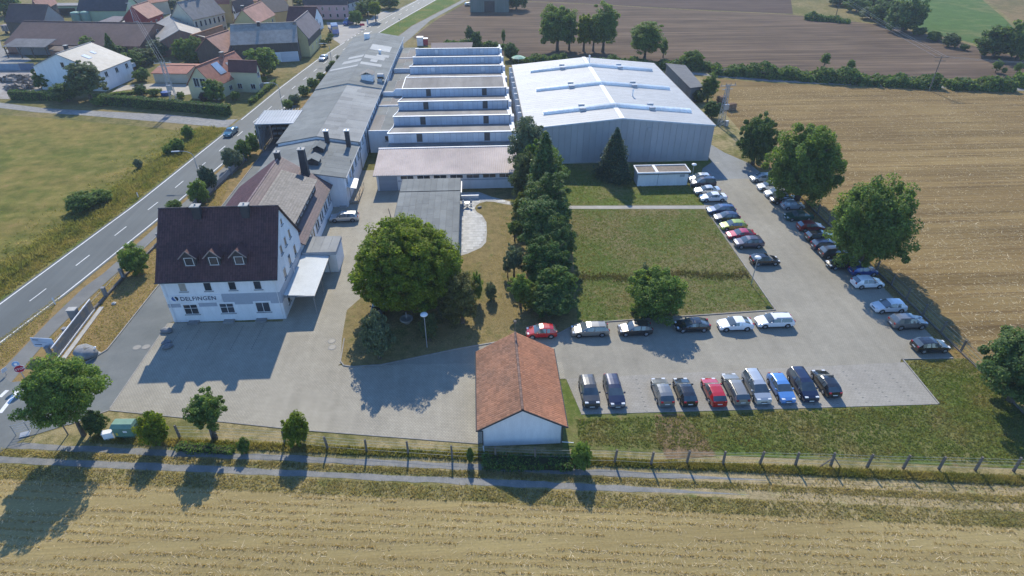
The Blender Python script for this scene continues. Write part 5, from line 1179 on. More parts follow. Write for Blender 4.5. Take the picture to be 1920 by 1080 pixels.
tpx(976, 577, 516, 23, 'loose', 'bright', 'front garden tree with round green crown and dark trunk', name='garden_tree', clear=.32)
tpx(713, 672, 584, 30, 'bush', 'silver', 'pale green young tree at the tip of the lawn island', name='young_tree', clear=.06, detail='mid')
tpx(806, 638, 588, 18, 'loose', 'olive', 'thin shrub in the shade beside the white lamp', name='shrub', cat='shrub', clear=.08)
# shrubs along the road side of the works
gS = 'shrubs between the road and the works'
for bx, by, ty, rp, lf, lb in [(260, 512, 459, 25, 'bright', 'round bush beside the left wall of the office house'), (330, 398, 375, 14, 'mid', 'bush top showing behind the office roof beside the left chimney'), (378, 382, 336, 18, 'bright', 'light round bush beyond the office roof by the low wall'),
      (396, 358, 310, 16, 'blue', 'slim blue green bush behind the light round bush'), (440, 316, 277, 19, 'silver', 'silvery green bush beside the street lamp'), (461, 298, 260, 15, 'mid', 'green bush between the silvery bush and the loading canopy'), (477, 288, 250, 13, 'bright', 'bright bush nearest the loading canopy'), (492, 266, 234, 10, 'dark', 'dark bush at the foot of the loading canopy')]:
    tpx(bx, by, ty, rp, 'bush', lf, lb, name='bush', cat='bush', group=gS, clear=.03, trunk=False)
gT = 'shrubs along the far part of the long building'
for i, (bx, by, ty, rp, lf, lb) in enumerate([(541, 203, 186, 10, 'bright', 'lowest bush of the hedge line beside the long building'), (554, 196, 176, 11, 'silver', 'silvery bush second in the hedge line beside the long building'), (572, 180, 160, 12, 'mid', 'third bush up the hedge line beside the long building'), (588, 166, 146, 12, 'bright', 'fourth bush up the hedge line beside the long building'), (603, 150, 136, 10, 'bright', 'fifth bush up the hedge line beside the long building'), (619, 140, 122, 8, 'blue', 'dark bush in the hedge line just below the roof step'), (625, 128, 113, 7, 'mid', 'bush above the dark one in the hedge line'), (637, 116, 103, 6, 'silver', 'topmost small bush of the hedge line by the road')]):
    tpx(bx, by, ty, rp, 'bush', lf, lb, name='bush', cat='bush', group=gT, clear=.02, trunk=False)
# far trees behind the hall
gN = 'tall trees in the hedge row behind the works'
for bx, by, ty, rp, kd, lf, lb, dt in [(1045, 97, 8, 38, 'spread', 'mid', 'big spreading tree behind the metal hall with a bare lower trunk', 'mid'), (1067, 94, 22, 13, 'tall', 'bright', 'slim light tree right of the big spreading tree', 'far'), (1094, 96, 20, 16, 'tall', 'lime', 'slim yellow green tree in the middle of the far group', 'far'), (1130, 98, 4, 28, 'tall', 'bright', 'tall dense tree at the right of the far group', 'mid'), (1112, 96, 22, 14, 'tall', 'bright', 'narrow tree tucked left of the tall dense tree', 'far'),
      (1208, 112, 38, 33, 'tall', 'bright', 'conical bright tree behind the right half of the metal hall', 'mid'), (1243, 108, 70, 7, 'tall', 'mid', 'thin sapling right of the conical bright tree', 'far'), (1294, 128, 93, 23, 'bush', 'mid', 'round bushy tree above the grey field shed', 'mid'), (958, 112, 80, 15, 'bush', 'dark', 'dark round bush at the corner behind the saw-tooth rows', 'far'), (893, 86, 58, 10, 'bush', 'dark', 'dark bush beyond the brown store', 'far'), (881, 80, 47, 9, 'loose', 'olive', 'small light tree beyond the brown store', 'far'), (944, 83, 54, 4, 'tall', 'mid', 'very thin sapling beyond the saw-tooth rows', 'far'), (968, 18, -18, 24, 'round', 'dark', 'dark tree beside the grey field barn at the top edge', 'far')]:
    tpx(bx, by, ty, rp, kd, lf, lb, detail=dt, group=gN, clear=.1 if kd != 'bush' else .0)
# behind and right of the hall
for bx, by, ty, rp, kd, lf, lb in [(1326, 190, 137, 17, 'tall', 'mid', 'leafy tree at the near end of the grey field shed'), (1310, 192, 168, 14, 'bush', 'dark', 'bush between the hall corner and the field shed'), (1334, 222, 190, 19, 'bush', 'hedge', 'dark bush at the right corner of the metal hall')]:
    tpx(bx, by, ty, rp, kd, lf, lb, group='trees beside the hall', clear=.05)
# hedge row beyond the stubble field
def hpx(a, b, W, Hh_, lf, lb, **k): return hedge(G(*a), G(*b), W, Hh_, lf, lb, leaf=.34, dens=16, rough=.5, **k)
gH = 'wild hedges along the far lane'
hpx((1338, 137), (1642, 158), 5.0, 3.4, 'dark', 'long wild hedge beyond the stubble field, left of the wooden pole', group=gH, seed=4)
hpx((1654, 158), (1755, 163), 5.0, 3.2, 'dark', 'middle wild hedge piece left of the wooden pole', group=gH, seed=5)
hpx((1776, 164), (1895, 168), 5.0, 3.0, 'dark', 'wild hedge piece right of the wooden pole', group=gH, seed=6)
hpx((1903, 160), (1990, 168), 5.0, 3.0, 'mid', 'wild hedge piece running off the right edge', group=gH, seed=16)
hpx((965, 118), (1330, 131), 4.0, 2.6, 'dark', 'hedge row behind the metal hall under the tall trees', group=gH, seed=7)
hpx((835, 84), (955, 92), 2.2, 2.0, 'dark', 'low hedge beyond the brown store', group=gH, seed=8)
for bx, by, ty, rp, lb in [(1544, 127, 97, 9, 'left of the two slim saplings above the far hedge'), (1592, 135, 110, 8, 'right of the two slim saplings above the far hedge'), (1866, 136, 112, 9, 'light sapling above the right end of the far hedge'), (1880, 140, 126, 5, 'low sapling between two others at the far right hedge'), (1905, 138, 116, 7, 'rightmost sapling above the far hedge')]:
    tpx(bx, by, ty, rp, 'tall', 'bright', lb, detail='far', group='saplings along the far hedge', name='sapling', clear=.15)
# woodland at the top right
gW = 'trees of the small wood at the top right'
for bx, by, ty, rp, lf, lb in [(1575, 10, -20, 26, 'dark', 'leftmost tree of the wood at the top edge'), (1605, 22, -12, 24, 'mid', 'tree second from the left in the top wood'), (1632, 36, 4, 22, 'olive', 'yellowish tree at the front of the top wood'), (1652, 44, -6, 26, 'dark', 'tree in the middle of the top wood'), (1690, 60, -14, 34, 'dark', 'largest dark tree at the right end of the top wood'), (1640, 10, -30, 30, 'olive', 'tree at the back of the top wood'), (1722, 66, 50, 12, 'dark', 'bush at the right foot of the top wood'), (1750, 76, 58, 13, 'mid', 'bush in the field hedge below the green field'), (1780, 88, 62, 15, 'olive', 'round bush in the field hedge below the green field'), (1806, 94, 82, 9, 'mid', 'low bush between the round bush and the dark pair'),
      (1862, 106, 40, 38, 'dark', 'dark tree left of the pair at the right edge'), (1905, 112, 30, 30, 'mid', 'tree right of the pair at the right edge'), (1880, 84, 50, 22, 'dark', 'tree behind the pair at the right edge')]:
    tpx(bx, by, ty + (6 if ty < 45 else 0), rp, 'bush', lf, lb, detail='far', group=gW, clear=.0, trunk=ty < 45)
hpx((1508, 36), (1590, 43), 4.0, 2.2, 'dark', 'low thicket in the ploughed field left of the wood', seed=9)
# roadside thicket on the left
gZ = 'bushes in the roadside ditch'
for bx, by, ty, rp, lf, lb in [(158, 394, 362, 28, 'mid', 'large left bush of the pair in the roadside ditch'), (190, 380, 356, 22, 'bright', 'right bush of the pair in the roadside ditch'), (262, 316, 297, 8, 'silver', 'small grey green bush alone at the meadow edge'), (335, 284, 260, 15, 'bright', 'bush in the ditch near the side road'), (355, 260, 235, 12, 'bright', 'bush at the corner of side road and main road'), (318, 290, 272, 10, 'bright', 'low bush in the ditch left of the corner bushes')]:
    tpx(bx, by, ty, rp, 'bush', lf, lb, name='bush', cat='bush', group=gZ, trunk=False, clear=.0)
# low hedge bits by the front fence
hedge(G(335, 842), G(440, 850), .9, .75, 'mid', 'low hedge strip inside the front fence below the slender tree', leaf=.09, dens=70)
tpx(460, 848, 822, 12, 'bush', 'mid', 'small shrub by a fence post right of the low hedge', name='shrub', cat='shrub', trunk=False, clear=0)
hedge(G(905, 872), G(1075, 874), 1.5, .9, 'hedge', 'ivy-like thicket at the fence in front of the tiled garage', leaf=.1, dens=60, rough=.2)
tpx(1088, 876, 828, 20, 'bush', 'bright', 'bright bush at the right front corner of the tiled garage', name='bush', cat='bush', trunk=False, clear=0)
tpx(882, 866, 838, 7, 'bush', 'dark', 'small dark weed bush left of the tiled garage', name='bush', cat='bush', trunk=False, clear=0)
# ------------------------------------------------------------------ village houses
def vroof(key, c, rough=.75, spec=.35): return M('roof_' + key, c, tuple(x * .78 for x in c), s=.9, rough=rough, spec=spec, big=.15, fine=.22, fs=5)
def vwall(key, c): return M('wall_' + key, c, tuple(x * .92 for x in c), s=.4, fine=.06)
VR = dict(slate=vroof('grey_slate', (.2, .19, .185)), grey=vroof('pale_slate', (.33, .3, .265)), brown=vroof('brown', (.115, .07, .06)), dark=vroof('dark', (.062, .056, .062)), red=vroof('red', (.34, .125, .08)), pink=vroof('pinkish_red', (.36, .175, .13)), dkred=vroof('dark_red', (.13, .05, .045)), mauve=vroof('mauve', (.13, .11, .125)), pale=vroof('pale_grey', (.27, .265, .255), .6), orange=vroof('orange', (.4, .18, .09)))
VW = dict(white=white_wall, cream=vwall('cream', (.55, .5, .38)), yellow=vwall('yellow', (.58, .49, .24)), paleyellow=vwall('pale_yellow', (.6, .54, .34)), green=vwall('pale_green', (.42, .55, .36)), red=vwall('red', (.3, .05, .05)), pink=vwall('pink', (.55, .37, .36)), wood=wood_dark, brick=brick_red, ochre=vwall('ochre', (.5, .36, .16)), grey=vwall('grey', (.3, .3, .29)))
def house(name, label, A, B, zr, E, ze, rm, wm, ov=.45, wins=(), gwins=(), gside=(-1, 1), chim=(), cat='house', gw=None, roofparts=None, base=0.0, both=True, far=1.0):
    """gabled house from its ridge line A-B (picture points at height zr) and one point E of its near eave (height ze)"""
    A, B, E = Vector((*G(*A, zr), 0)), Vector((*G(*B, zr), 0)), Vector((*G(*E, ze), 0))
    if isinstance(wm, str): wm = VW[wm]
    d = B - A; L = d.length; u = d / L; n = Vector((-u.y, u.x, 0)); s = (E - A).dot(n)
    ang = math.atan2(u.y, u.x)
    if s > 0: ang += math.pi                                    # make the near eave the local -y side
    hw = abs(s); c = (A + B) / 2
    t = thing(name, label, cat, (c.x, c.y, 0), ang)
    O = (0, 0, 0); w = hw - ov; l = L / 2 - ov * .6; sl = (zr - ze) / hw; wt = ze + ov * sl - .16
    w2 = hw * far - ov
    if far == 1.0: wb_ = gable_box(-l, l, -w, w, wt, zr - .2)
    else:
        wt2 = zr - sl * w2 - .16; wb_ = MB().add([(x, y, z) for x in (-l, l) for y, z in ((-w, 0), (w2, 0), (w2, wt2), (0, zr - .2), (-w, wt))], [(4, 3, 2, 1, 0), (5, 6, 7, 8, 9), (0, 1, 6, 5), (1, 2, 7, 6), (2, 3, 8, 7), (3, 4, 9, 8), (4, 0, 5, 9)])
    obj('wall', wb_, wm, t, loc=O)
    if gw is not None:
        for sx in (-1, 1):
            g = MB().add([(sx * (l + .02), -w, wt * .55), (sx * (l + .02), w, wt * .55), (sx * (l + .02), w, wt), (sx * (l + .02), 0, zr - .22), (sx * (l + .02), -w, wt)], [(0, 1, 2, 3, 4) if sx > 0 else (4, 3, 2, 1, 0)]); obj('gable_cladding', g, VW[gw], t, loc=O)
    for sy in (-1, 1):
        hs = hw if sy < 0 else hw * far; es = zr - sl * hs
        rb = MB().slab((-L/2, sy * hs, es), (L/2, sy * hs, es), (L/2, 0, zr), (-L/2, 0, zr), .16); obj('roof_slope', rb, VR[rm], t, loc=O)
    obj('ridge_cap', MB().bar((-L/2, 0, zr + .04), (L/2, 0, zr + .04), .35, .12), VR[rm], t, loc=O)
    for (z, cnt, ww, hh, bars) in wins:
        for i in range(cnt):
            x = -l + 2 * l * (i + .5) / cnt
            window(t, (x, -w, z), S_, ww, hh, bars=bars)
    for sx in gside:
        for (yy, z, ww, hh) in gwins: window(t, (sx * l, yy * w, z), 0.0 if sx > 0 else math.pi, ww, hh, bars=1 if ww > 1 else 0)
    for (fx, fy, hh) in chim:
        zb = zr - abs(fy) * hw * sl - .3; mb = MB().box(fx * l - .4, fx * l + .4, fy * w - .4, fy * w + .4, zb, zr + hh); o = obj('chimney', mb, brick_red if hh > .9 else slate, t, loc=O)
        obj('chimney_cap', MB().box(fx * l - .5, fx * l + .5, fy * w - .5, fy * w + .5, zr + hh + .003, zr + hh + .12), concrete, o, loc=O)
    return t, l, w, wt, L, hw, sl
# white house with pale roof, left
t, l, w, wt, L_, hw, sl = house('white_house', 'white gabled house with pale roof and two bright skylights, left', (104, 101), (170, 79), 9.4, (200, 129), 5.2, 'pale', 'white', far=.8, wins=[(3.9, 3, 1.2, 1.3, 1)], gwins=[(-.05, 6.6, 1.0, 1.3), (-.35, 3.6, 1.3, 1.4), (-.2, 1.2, 1.3, 1.2)], chim=[(-.25, .08, .9)])
sk = M('bright_skylight', (.85, .87, .88), s=2, rough=.1, spec=1.0, fine=0)
for fx, fy, a, b in ((-.3, -.42, 1.3, 1.9), (.25, -.36, .9, 1.3)):
    yy = fy * hw; z = 9.4 - abs(yy) * sl; mb = MB().slab((fx * l - a/2, yy - b/2, z - b/2 * sl + .1), (fx * l + a/2, yy - b/2, z - b/2 * sl + .1), (fx * l + a/2, yy + b/2, z + b/2 * sl + .1), (fx * l - a/2, yy + b/2, z + b/2 * sl + .1), .1); obj('skylight', mb, sk, t, loc=(0, 0, 0))
bal = MB().box(l - .1, l + 1.6, -w, w * .2, 2.7, 2.85); obj('balcony', bal, wood_dark, t, loc=(0, 0, 0)); obj('balcony_rail', MB().box(l + 1.5, l + 1.56, -w, w * .2, 2.85, 3.8).box(l, l + 1.5, -w, -w + .06, 2.85, 3.8), M('rail_panel', (.4, .45, .48), s=1), t, loc=(0, 0, 0))
# long brown barn with brick gable and its open shed
t, l, w, wt, L_, hw, sl = house('long_barn', 'long barn with brown tiled roof and orange brick gable', (44, 39), (292, 43), 8.0, (200, 86), 3.2, 'brown', 'brick', cat='barn', gwins=[(0, 5.6, .8, 1.0)], gside=(1,))
O = G(50, 95); Op = thing('open_shed', 'open timber shed with weathered roof sheltering machinery, far left', 'shed', (*O, 0))
q = [G(4, 87.5, 3.5), G(84, 88.5, 3.5), G(106, 73, 5.0), G(30, 72, 5.0)]
rb = MB().slab(*[(x, y, z) for (x, y), z in zip(q, (3.5, 3.5, 5.0, 5.0))], .15); obj('roof', rb, VR['slate'], Op)
for f in (0.02, .35, .65, .98):
    x = q[0][0] * (1 - f) + q[1][0] * f; yy = q[0][1] * (1 - f) + q[1][1] * f; obj('post', MB().box(x - .13, x + .13, yy + .2, yy + .46, 0, 3.35), wood_dark, Op); obj('brace', MB().bar((x, yy + .33, 2.2), (x + 1.1, yy + .33, 3.35), .12, .12), wood_dark, Op)
obj('back_wall', MB().bar((*G(36, 102.5), 1.4), (*G(96, 103), 1.4), .2, 2.8), M('shed_back', (.2, .2, .21), s=1), Op)
x, y = G(24, 104); Hm = thing('harrow', 'rusty farm harrow under the open shed', 'machine', (x, y, 0))
hm_ = MB()
for i in range(5): hm_.bar((-1.6, -.8 + i * .4, .7), (1.6, -.8 + i * .4, .7), .08, .08)
for i in range(6): hm_.bar((-1.5 + i * .6, -.9, .7), (-1.5 + i * .6, .9, .7), .08, .08)
obj('frame', hm_, M('rust', (.13, .06, .045), s=3), Hm, loc=(0, 0, 0)); tn = MB()
for i in range(6):
    for j in range(5): tn.tube((-1.5 + i * .6, -.8 + j * .4, .7), (-1.6 + i * .6, -.8 + j * .4, .02), .03, .02, 5)
obj('tines', tn, M('rust', (.13, .06, .045)), Hm, loc=(0, 0, 0))
q = [G(88, 95, 2.3), G(142, 96, 2.3), G(150, 86.5, 3.0), G(102, 85.5, 3.0)]; Ln = thing('lean_to', 'low brown lean-to against the front of the long barn', 'shed', (*q[0], 0))
obj('roof', MB().slab(*[(x, y, z) for (x, y), z in zip(q, (2.3, 2.3, 3.0, 3.0))], .12), vroof('lean_brown', (.17, .125, .095)), Ln); obj('wall', MB().prism([(x, y) for x, y in [(q[0][0] + .4, q[0][1] + .4), (q[1][0] - .4, q[1][1] + .4), (q[2][0] - .4, q[2][1]), (q[3][0] + .4, q[3][1])]], 0, 2.15), brick_red, Ln)
house('dark_barn', 'barn with dark brown roof and grey boarded gable, top left', (17, 7), (90, 8.5), 10.0, (60, 43), 4.8, 'brown', 'wood', cat='barn', gw='grey')
house('pink_roofed_barn', 'barn with pinkish roof at the top left edge', (60, 0), (92, -14), 9.0, (98, 11), 5.0, 'pink', 'wood', cat='barn')
house('green_house', 'pale green farmhouse with dark roof and a garage opening, top left', (150, -9), (242, -9), 9.5, (195, 11), 4.8, 'dark', 'green', wins=[(3.9, 7, 1.0, 1.4, 1), (1.5, 5, 1.0, 1.2, 1)], gwins=[(0, 4, 1, 1.4)])
gx, gy = G(128, 29); Gr = thing('open_garage', 'flat green garage with dark opening beside the green farmhouse', 'garage', (gx, gy, 0)); obj('wall', MB().box(-6, 5.6, 0, 6, 0, 3.6), VW['green'], Gr, loc=(0, 0, 0)); obj('opening', MB().box(-4.5, 3.6, -.06, .02, 0, 2.8), M('opening_shade', (.02, .02, .022), s=1), Gr, loc=(0, 0, 0)); obj('roof', MB().box(-6.3, 5.9, -.3, 6.3, 3.6, 3.85), VR['slate'], Gr, loc=(0, 0, 0))  # opening is a near-black panel on the closed wall, inner shade painted
house('red_house', 'red walled house with pinkish tiled roof beside the villa', (246, 11.5), (277, 2), 9.0, (290, 31), 4.8, 'pink', 'red', wins=[(3, 3, 1, 1.2, 1)], gwins=[(0, 3.2, 1.1, 1.3)])
for i, (px, py, lb) in enumerate(((148, 47, 'left of the two pale green silos behind the long barn'), (166, 46, 'right of the two pale green silos behind the long barn'))):
    x, y = G(px, py); s = thing('silo', lb, 'silo', (x, y, 0), group='pale green silos'); obj('tank', MB().lathe([(1.6, 0), (1.6, 4.3), (1.45, 4.6), (.2, 4.9)], 18), M('silo_green', (.25, .4, .3), (.22, .36, .28), s=.8, rough=.5), s, loc=(0, 0, 0), smooth=False); obj('hoop', MB().lathe([(1.63, 3.9), (1.66, 4.0), (1.63, 4.1)], 18), zinc, s, loc=(0, 0, 0))
q = [G(180, 42, 4), G(222, 42, 4), G(237, 31, 4.5), G(213, 30, 4.5)]; gs = thing('grey_roofed_shed', 'shed with flat brownish grey roof behind the long barn', 'shed', (*q[0], 0)); obj('roof', MB().slab(*[(x, y, z) for (x, y), z in zip(q, (4, 4, 4.5, 4.5))], .2), VR['mauve'], gs); obj('wall', MB().prism([(x, y) for x, y in q], 0, 3.75), wood_dark, gs)
q = [G(219, 43, 3.5), G(258, 43.5, 3.5), G(257, 38.5, 3.7), G(226, 38.8, 3.7)]; ws_ = thing('white_sheet_roof', 'bright white flat roof strip behind the barn ridge', 'shed', (*q[0], 0)); obj('roof', MB().slab(*[(x, y, z) for (x, y), z in zip(q, (3.5, 3.5, 3.7, 3.7))], .15), metal_white, ws_); obj('wall', MB().prism(q, 0, 3.3), wood_dark, ws_)
t, l, w, wt, L_, hw, sl = house('villa', 'large cream villa with grey slate roof and a row of tall windows', (331, 4), (394, -8), 12.5, (386, 32.5), 7.2, 'slate', 'cream', ov=.5, wins=[(5.6, 7, .95, 1.9, 0), (2.2, 6, 1.1, 1.5, 1)], gwins=[(-.4, 5.4, .9, 1.6), (.4, 5.4, .9, 1.6)], chim=[(-.35, .1, 1.0), (.35, .05, 1.0)])
house('old_stone_barn', 'old barn with bright weathered slate roof beside the villa', (320, 27), (336, 56), 7.6, (283, 46), 4.6, 'grey', 'brick', cat='barn')
house('orange_roofed_stable', 'low stable with long orange red roof and snow hooks', (357, 66), (417, 47), 6.0, (389, 68.5), 4.2, 'orange', 'cream', cat='stable')
house('brown_gabled_barn', 'barn with brown tiled roof squeezed behind the corner barn', (385, 70), (428, 56), 8.2, (427, 97), 4.0, 'pink', 'wood', cat='barn')
# corner barn: two ranges
t, l, w, wt, L_, hw, sl = house('corner_barn', 'big barn with pale slate roof, timber upper wall and garage door', (431, 46), (556, 41), 10.2, (497, 82), 5.6, 'grey', 'wood', cat='barn', chim=[(-.15, -.1, .5)])
obj('white_base', MB().box(-l * .55, l - .3, -w - .06, -w - .005, 0, 2.9), white_wall, t, loc=(0, 0, 0)); obj('garage_door', MB().box(l * .42, l * .95, -w - .12, -w - .062, 0, 2.8), M('garage_door', (.62, .63, .66), s=.5, sc=(.2, .2, 6)), t, loc=(0, 0, 0)); window(t, (l * .22, -w - .06, 1.9), S_, 1.4, .9, bars=1)
t, l, w, wt, L_, hw, sl = house('corner_barn_wing', 'road side wing of the corner barn with mauve roof and yellow wall', (551, 41), (577, 20), 10.4, (583, 69), 5.4, 'mauve', 'yellow', cat='barn')
obj('timber_band', MB().box(-l - .03, l + .03, -w - .05, -w - .004, 3.1, wt), wood_dark, t, loc=(0, 0, 0))
for f in (-.5, .1, .6): window(t, (f * l, -w, 1.9), S_, .5, 1.1, bars=0, sill=False)
# yellow house near the road
t, l, w, wt, L_, hw, sl = house('yellow_house', 'yellow modern house with red tiled roof, solar panel and glazed gable', (366, 125), (440, 96), 8.2, (423, 155), 3.4, 'red', 'paleyellow', wins=[(1.5, 4, 1.3, 1.3, 1)], gwins=[(-.35, 1.4, 1.4, 1.2), (-.2, 4.2, 1.6, 2.2), (.3, 4.2, 1.6, 2.2)], chim=[(.35, .02, .95)])
yy = -hw * .38; z = 8.2 - abs(yy) * sl; mb = MB().slab((-l * .4, yy - 1.2, z - 1.2 * sl + .14), (-l * .4 + 2.6, yy - 1.2, z - 1.2 * sl + .14), (-l * .4 + 2.6, yy + 1.0, z + 1.0 * sl + .14), (-l * .4, yy + 1.0, z + 1.0 * sl + .14), .08); obj('solar_panel', mb, M('solar_glass', (.35, .42, .5), (.3, .38, .46), s=2, rough=.08, spec=1), t, loc=(0, 0, 0))
yy = -hw * .42; z = 8.2 - abs(yy) * sl; obj('skylight', MB().slab((l * .2, yy - .7, z - .7 * sl + .1), (l * .2 + .9, yy - .7, z - .7 * sl + .1), (l * .2 + .9, yy + .5, z + .5 * sl + .1), (l * .2, yy + .5, z + .5 * sl + .1), .08), M('skylight_frame', (.4, .38, .36), s=2), t, loc=(0, 0, 0))
house('yellow_house_wing', 'two storey gabled wing of the yellow house facing the road', (427, 112), (481, 114), 8.0, (452, 136), 5.2, 'dkred', 'paleyellow', wins=[(1.6, 2, 1.3, 1.3, 1)], gwins=[(-.3, 4.6, 1.1, 1.2), (-.3, 1.6, 1.3, 1.3), (.4, 1.6, 1.2, 1.3)], gside=(-1, 1))
house('carport', 'long low carport with orange red tiled roof left of the yellow house', (300, 121.5), (366, 122.5), 3.6, (335, 138), 2.7, 'red', 'cream', cat='carport')
house('ochre_house', 'tall ochre house behind the villa at the top edge', (398, -16), (430, -16), 11.0, (414, 3), 7.0, 'red', 'ochre', wins=[(5.4, 3, .9, 1.3, 1), (2.6, 3, .9, 1.3, 1)])
house('white_gabled_house', 'small white gabled house with brown roof at the top edge', (434, 3), (470, -10), 8.8, (464, 13), 4.8, 'brown', 'white', wins=[(3, 3, .9, 1.2, 1)], gwins=[(-.4, 2.2, .9, 1.1), (.3, 2.2, .9, 1.1), (0, 5, .8, 1)])
house('red_roofed_house', 'yellow house with pinkish red roof beside the corner barn', (453, 18), (490, 2), 9.4, (498, 37), 4.8, 'pink', 'yellow', chim=[(-.8, .1, .9)], wins=[(3.2, 3, 1, 1.2, 1)])
house('dark_roofed_barn', 'barn with dark grey roof at the top edge above the corner barn', (486, -3), (528, -8), 9.0, (510, 24), 4.6, 'dark', 'ochre', cat='barn')
t, *_ = house('dark_red_roofed_house', 'white house with dark red half-hipped roof behind the corner barn', (541, 12), (594, 13), 8.0, (560, 41), 3.6, 'dkred', 'white', gwins=[(-.3, 3.6, .8, 1.2), (.3, 2.0, .8, 1.2)], wins=[(2, 4, 1, 1.2, 1)])
house('pink_house', 'pink two storey house with dark roof by the forecourt', (566, -10), (650, -10), 9, (612, 9.5), 5.4, 'dark', 'pink', wins=[(4.0, 6, .9, 1.2, 0), (1.5, 6, .9, 1.3, 0)])
house('pale_house', 'pale white house with dark roof at the right end of the pink house', (640, -10), (676, -18), 8.2, (664, 4), 4.8, 'dark', 'white', wins=[(3.8, 4, .8, 1.1, 0), (1.4, 3, .8, 1.1, 0)])
house('beige_house', 'beige house at the top edge between green farmhouse and villa', (258, -18), (292, -22), 9, (280, -6), 5, 'red', 'cream', wins=[(3.5, 4, .9, 1.2, 0)])
house('far_red_roof', 'red roofed house at the very top behind the pink house', (470, -24), (540, -26), 9, (505, -12), 5, 'red', 'ochre', wins=[(3.5, 4, .9, 1.2, 0)])
x, y = G(918, 23); fb = thing('field_barn', 'grey green boarded barn standing in the ploughed field, top edge', 'barn', (x, y, 0), R(-4)); obj('wall', MB().box(-8.2, 8.2, 0, 10, 0, 6.5), M('grey_green_boards', (.2, .21, .18), (.16, .18, .15), s=.5, sc=(3, 3, .2)), fb, loc=(0, 0, 0)); obj('roof', MB().slab((-8.8, -.6, 6.4), (8.8, -.6, 6.4), (8.8, 5, 8.6), (-8.8, 5, 8.6), .2).slab((-8.8, 10.6, 6.4), (8.8, 10.6, 6.4), (8.8, 5, 8.6), (-8.8, 5, 8.6), .2), VR['slate'], fb, loc=(0, 0, 0)); obj('barn_door', MB().box(-2.2, 2.2, -.1, -.01, 0, 4.4), wood_dark, fb, loc=(0, 0, 0))
# yards and lanes of the village
sheet('village_lane', [G(-60, 75), G(0, 75), G(4, 90), G(40, 100), G(60, 113), G(45, 118), G(0, 120), G(-60, 122)], .014, gravel)
sheet('forecourt', [G(612, 42), G(690, 40), G(700, 30), G(722, 20), G(735, 24), G(668, 64), G(640, 84), G(622, 72)], .026, M('forecourt_surface', (.32, .3, .275), (.27, .255, .235), s=.4))
sheet('roadside_path', [G(690, 44), G(790, -4), G(800, -12), G(812, -12), G(760, 12), G(700, 48)], .014, asphalt_path)
sheet('house_drive', [G(210, 173), G(228, 160), G(300, 156), G(352, 158), G(362, 176), G(330, 180), G(290, 166), G(240, 168)], .014, M('house_drive_paving', (.4, .36, .29), s=1))
sheet('rubble_yard', [G(-30, 118), G(60, 122), G(84, 140), G(80, 168), G(20, 186), G(-40, 184)], .014, M('rubble', (.24, .21, .18), (.32, .29, .26), s=.35, fine=.3))
sheet('field_lane', [G(1290, 139), G(1440, 153), G(1600, 160.5), G(1920, 170.5), G(2050, 174), G(2050, 168.5), G(1920, 165), G(1600, 156.2), G(1440, 149), G(1290, 135)], .03, gravel)
rub = np.random.default_rng(3)
for i in range(3):
    x, y = G(*((30, 150), (58, 158), (40, 165))[i]); V = []
    me = crown('rubble', 50 + i, 500, .25, 1, .35, .1, 20, .4); hp = tag(obj('rubble_heap', me, M('rubble_stone', (.2, .17, .145), (.3, .27, .24), s=.8, isl=.25), loc=(x, y, 0), scale=(3.5, 2.5, 2.2)), ('far', 'middle', 'near')[i] + ' heap of rubble in the yard left of the white house', 'heap', 'rubble heaps')
hedge(G(24, 186), G(108, 188), 1.6, 2.2, 'hedge', 'left part of the long clipped hedge in front of the white house', leaf=.16, dens=34, seed=21)
hedge(G(185, 194), G(432, 216), 1.8, 2.4, 'hedge', 'long clipped hedge along the side road below the lattice mast', leaf=.16, dens=34, seed=22)
hedge(G(470, 196), G(516, 158), 1.0, 1.3, 'mid', 'narrow hedge between the yellow house garden and the road', leaf=.14, dens=34, seed=23)
hedge(G(305, 172), G(210, 180), .8, .8, 'mid', 'low garden hedge beside the white house drive', leaf=.14, dens=30, seed=24)
gV = 'trees and shrubs in the village gardens'
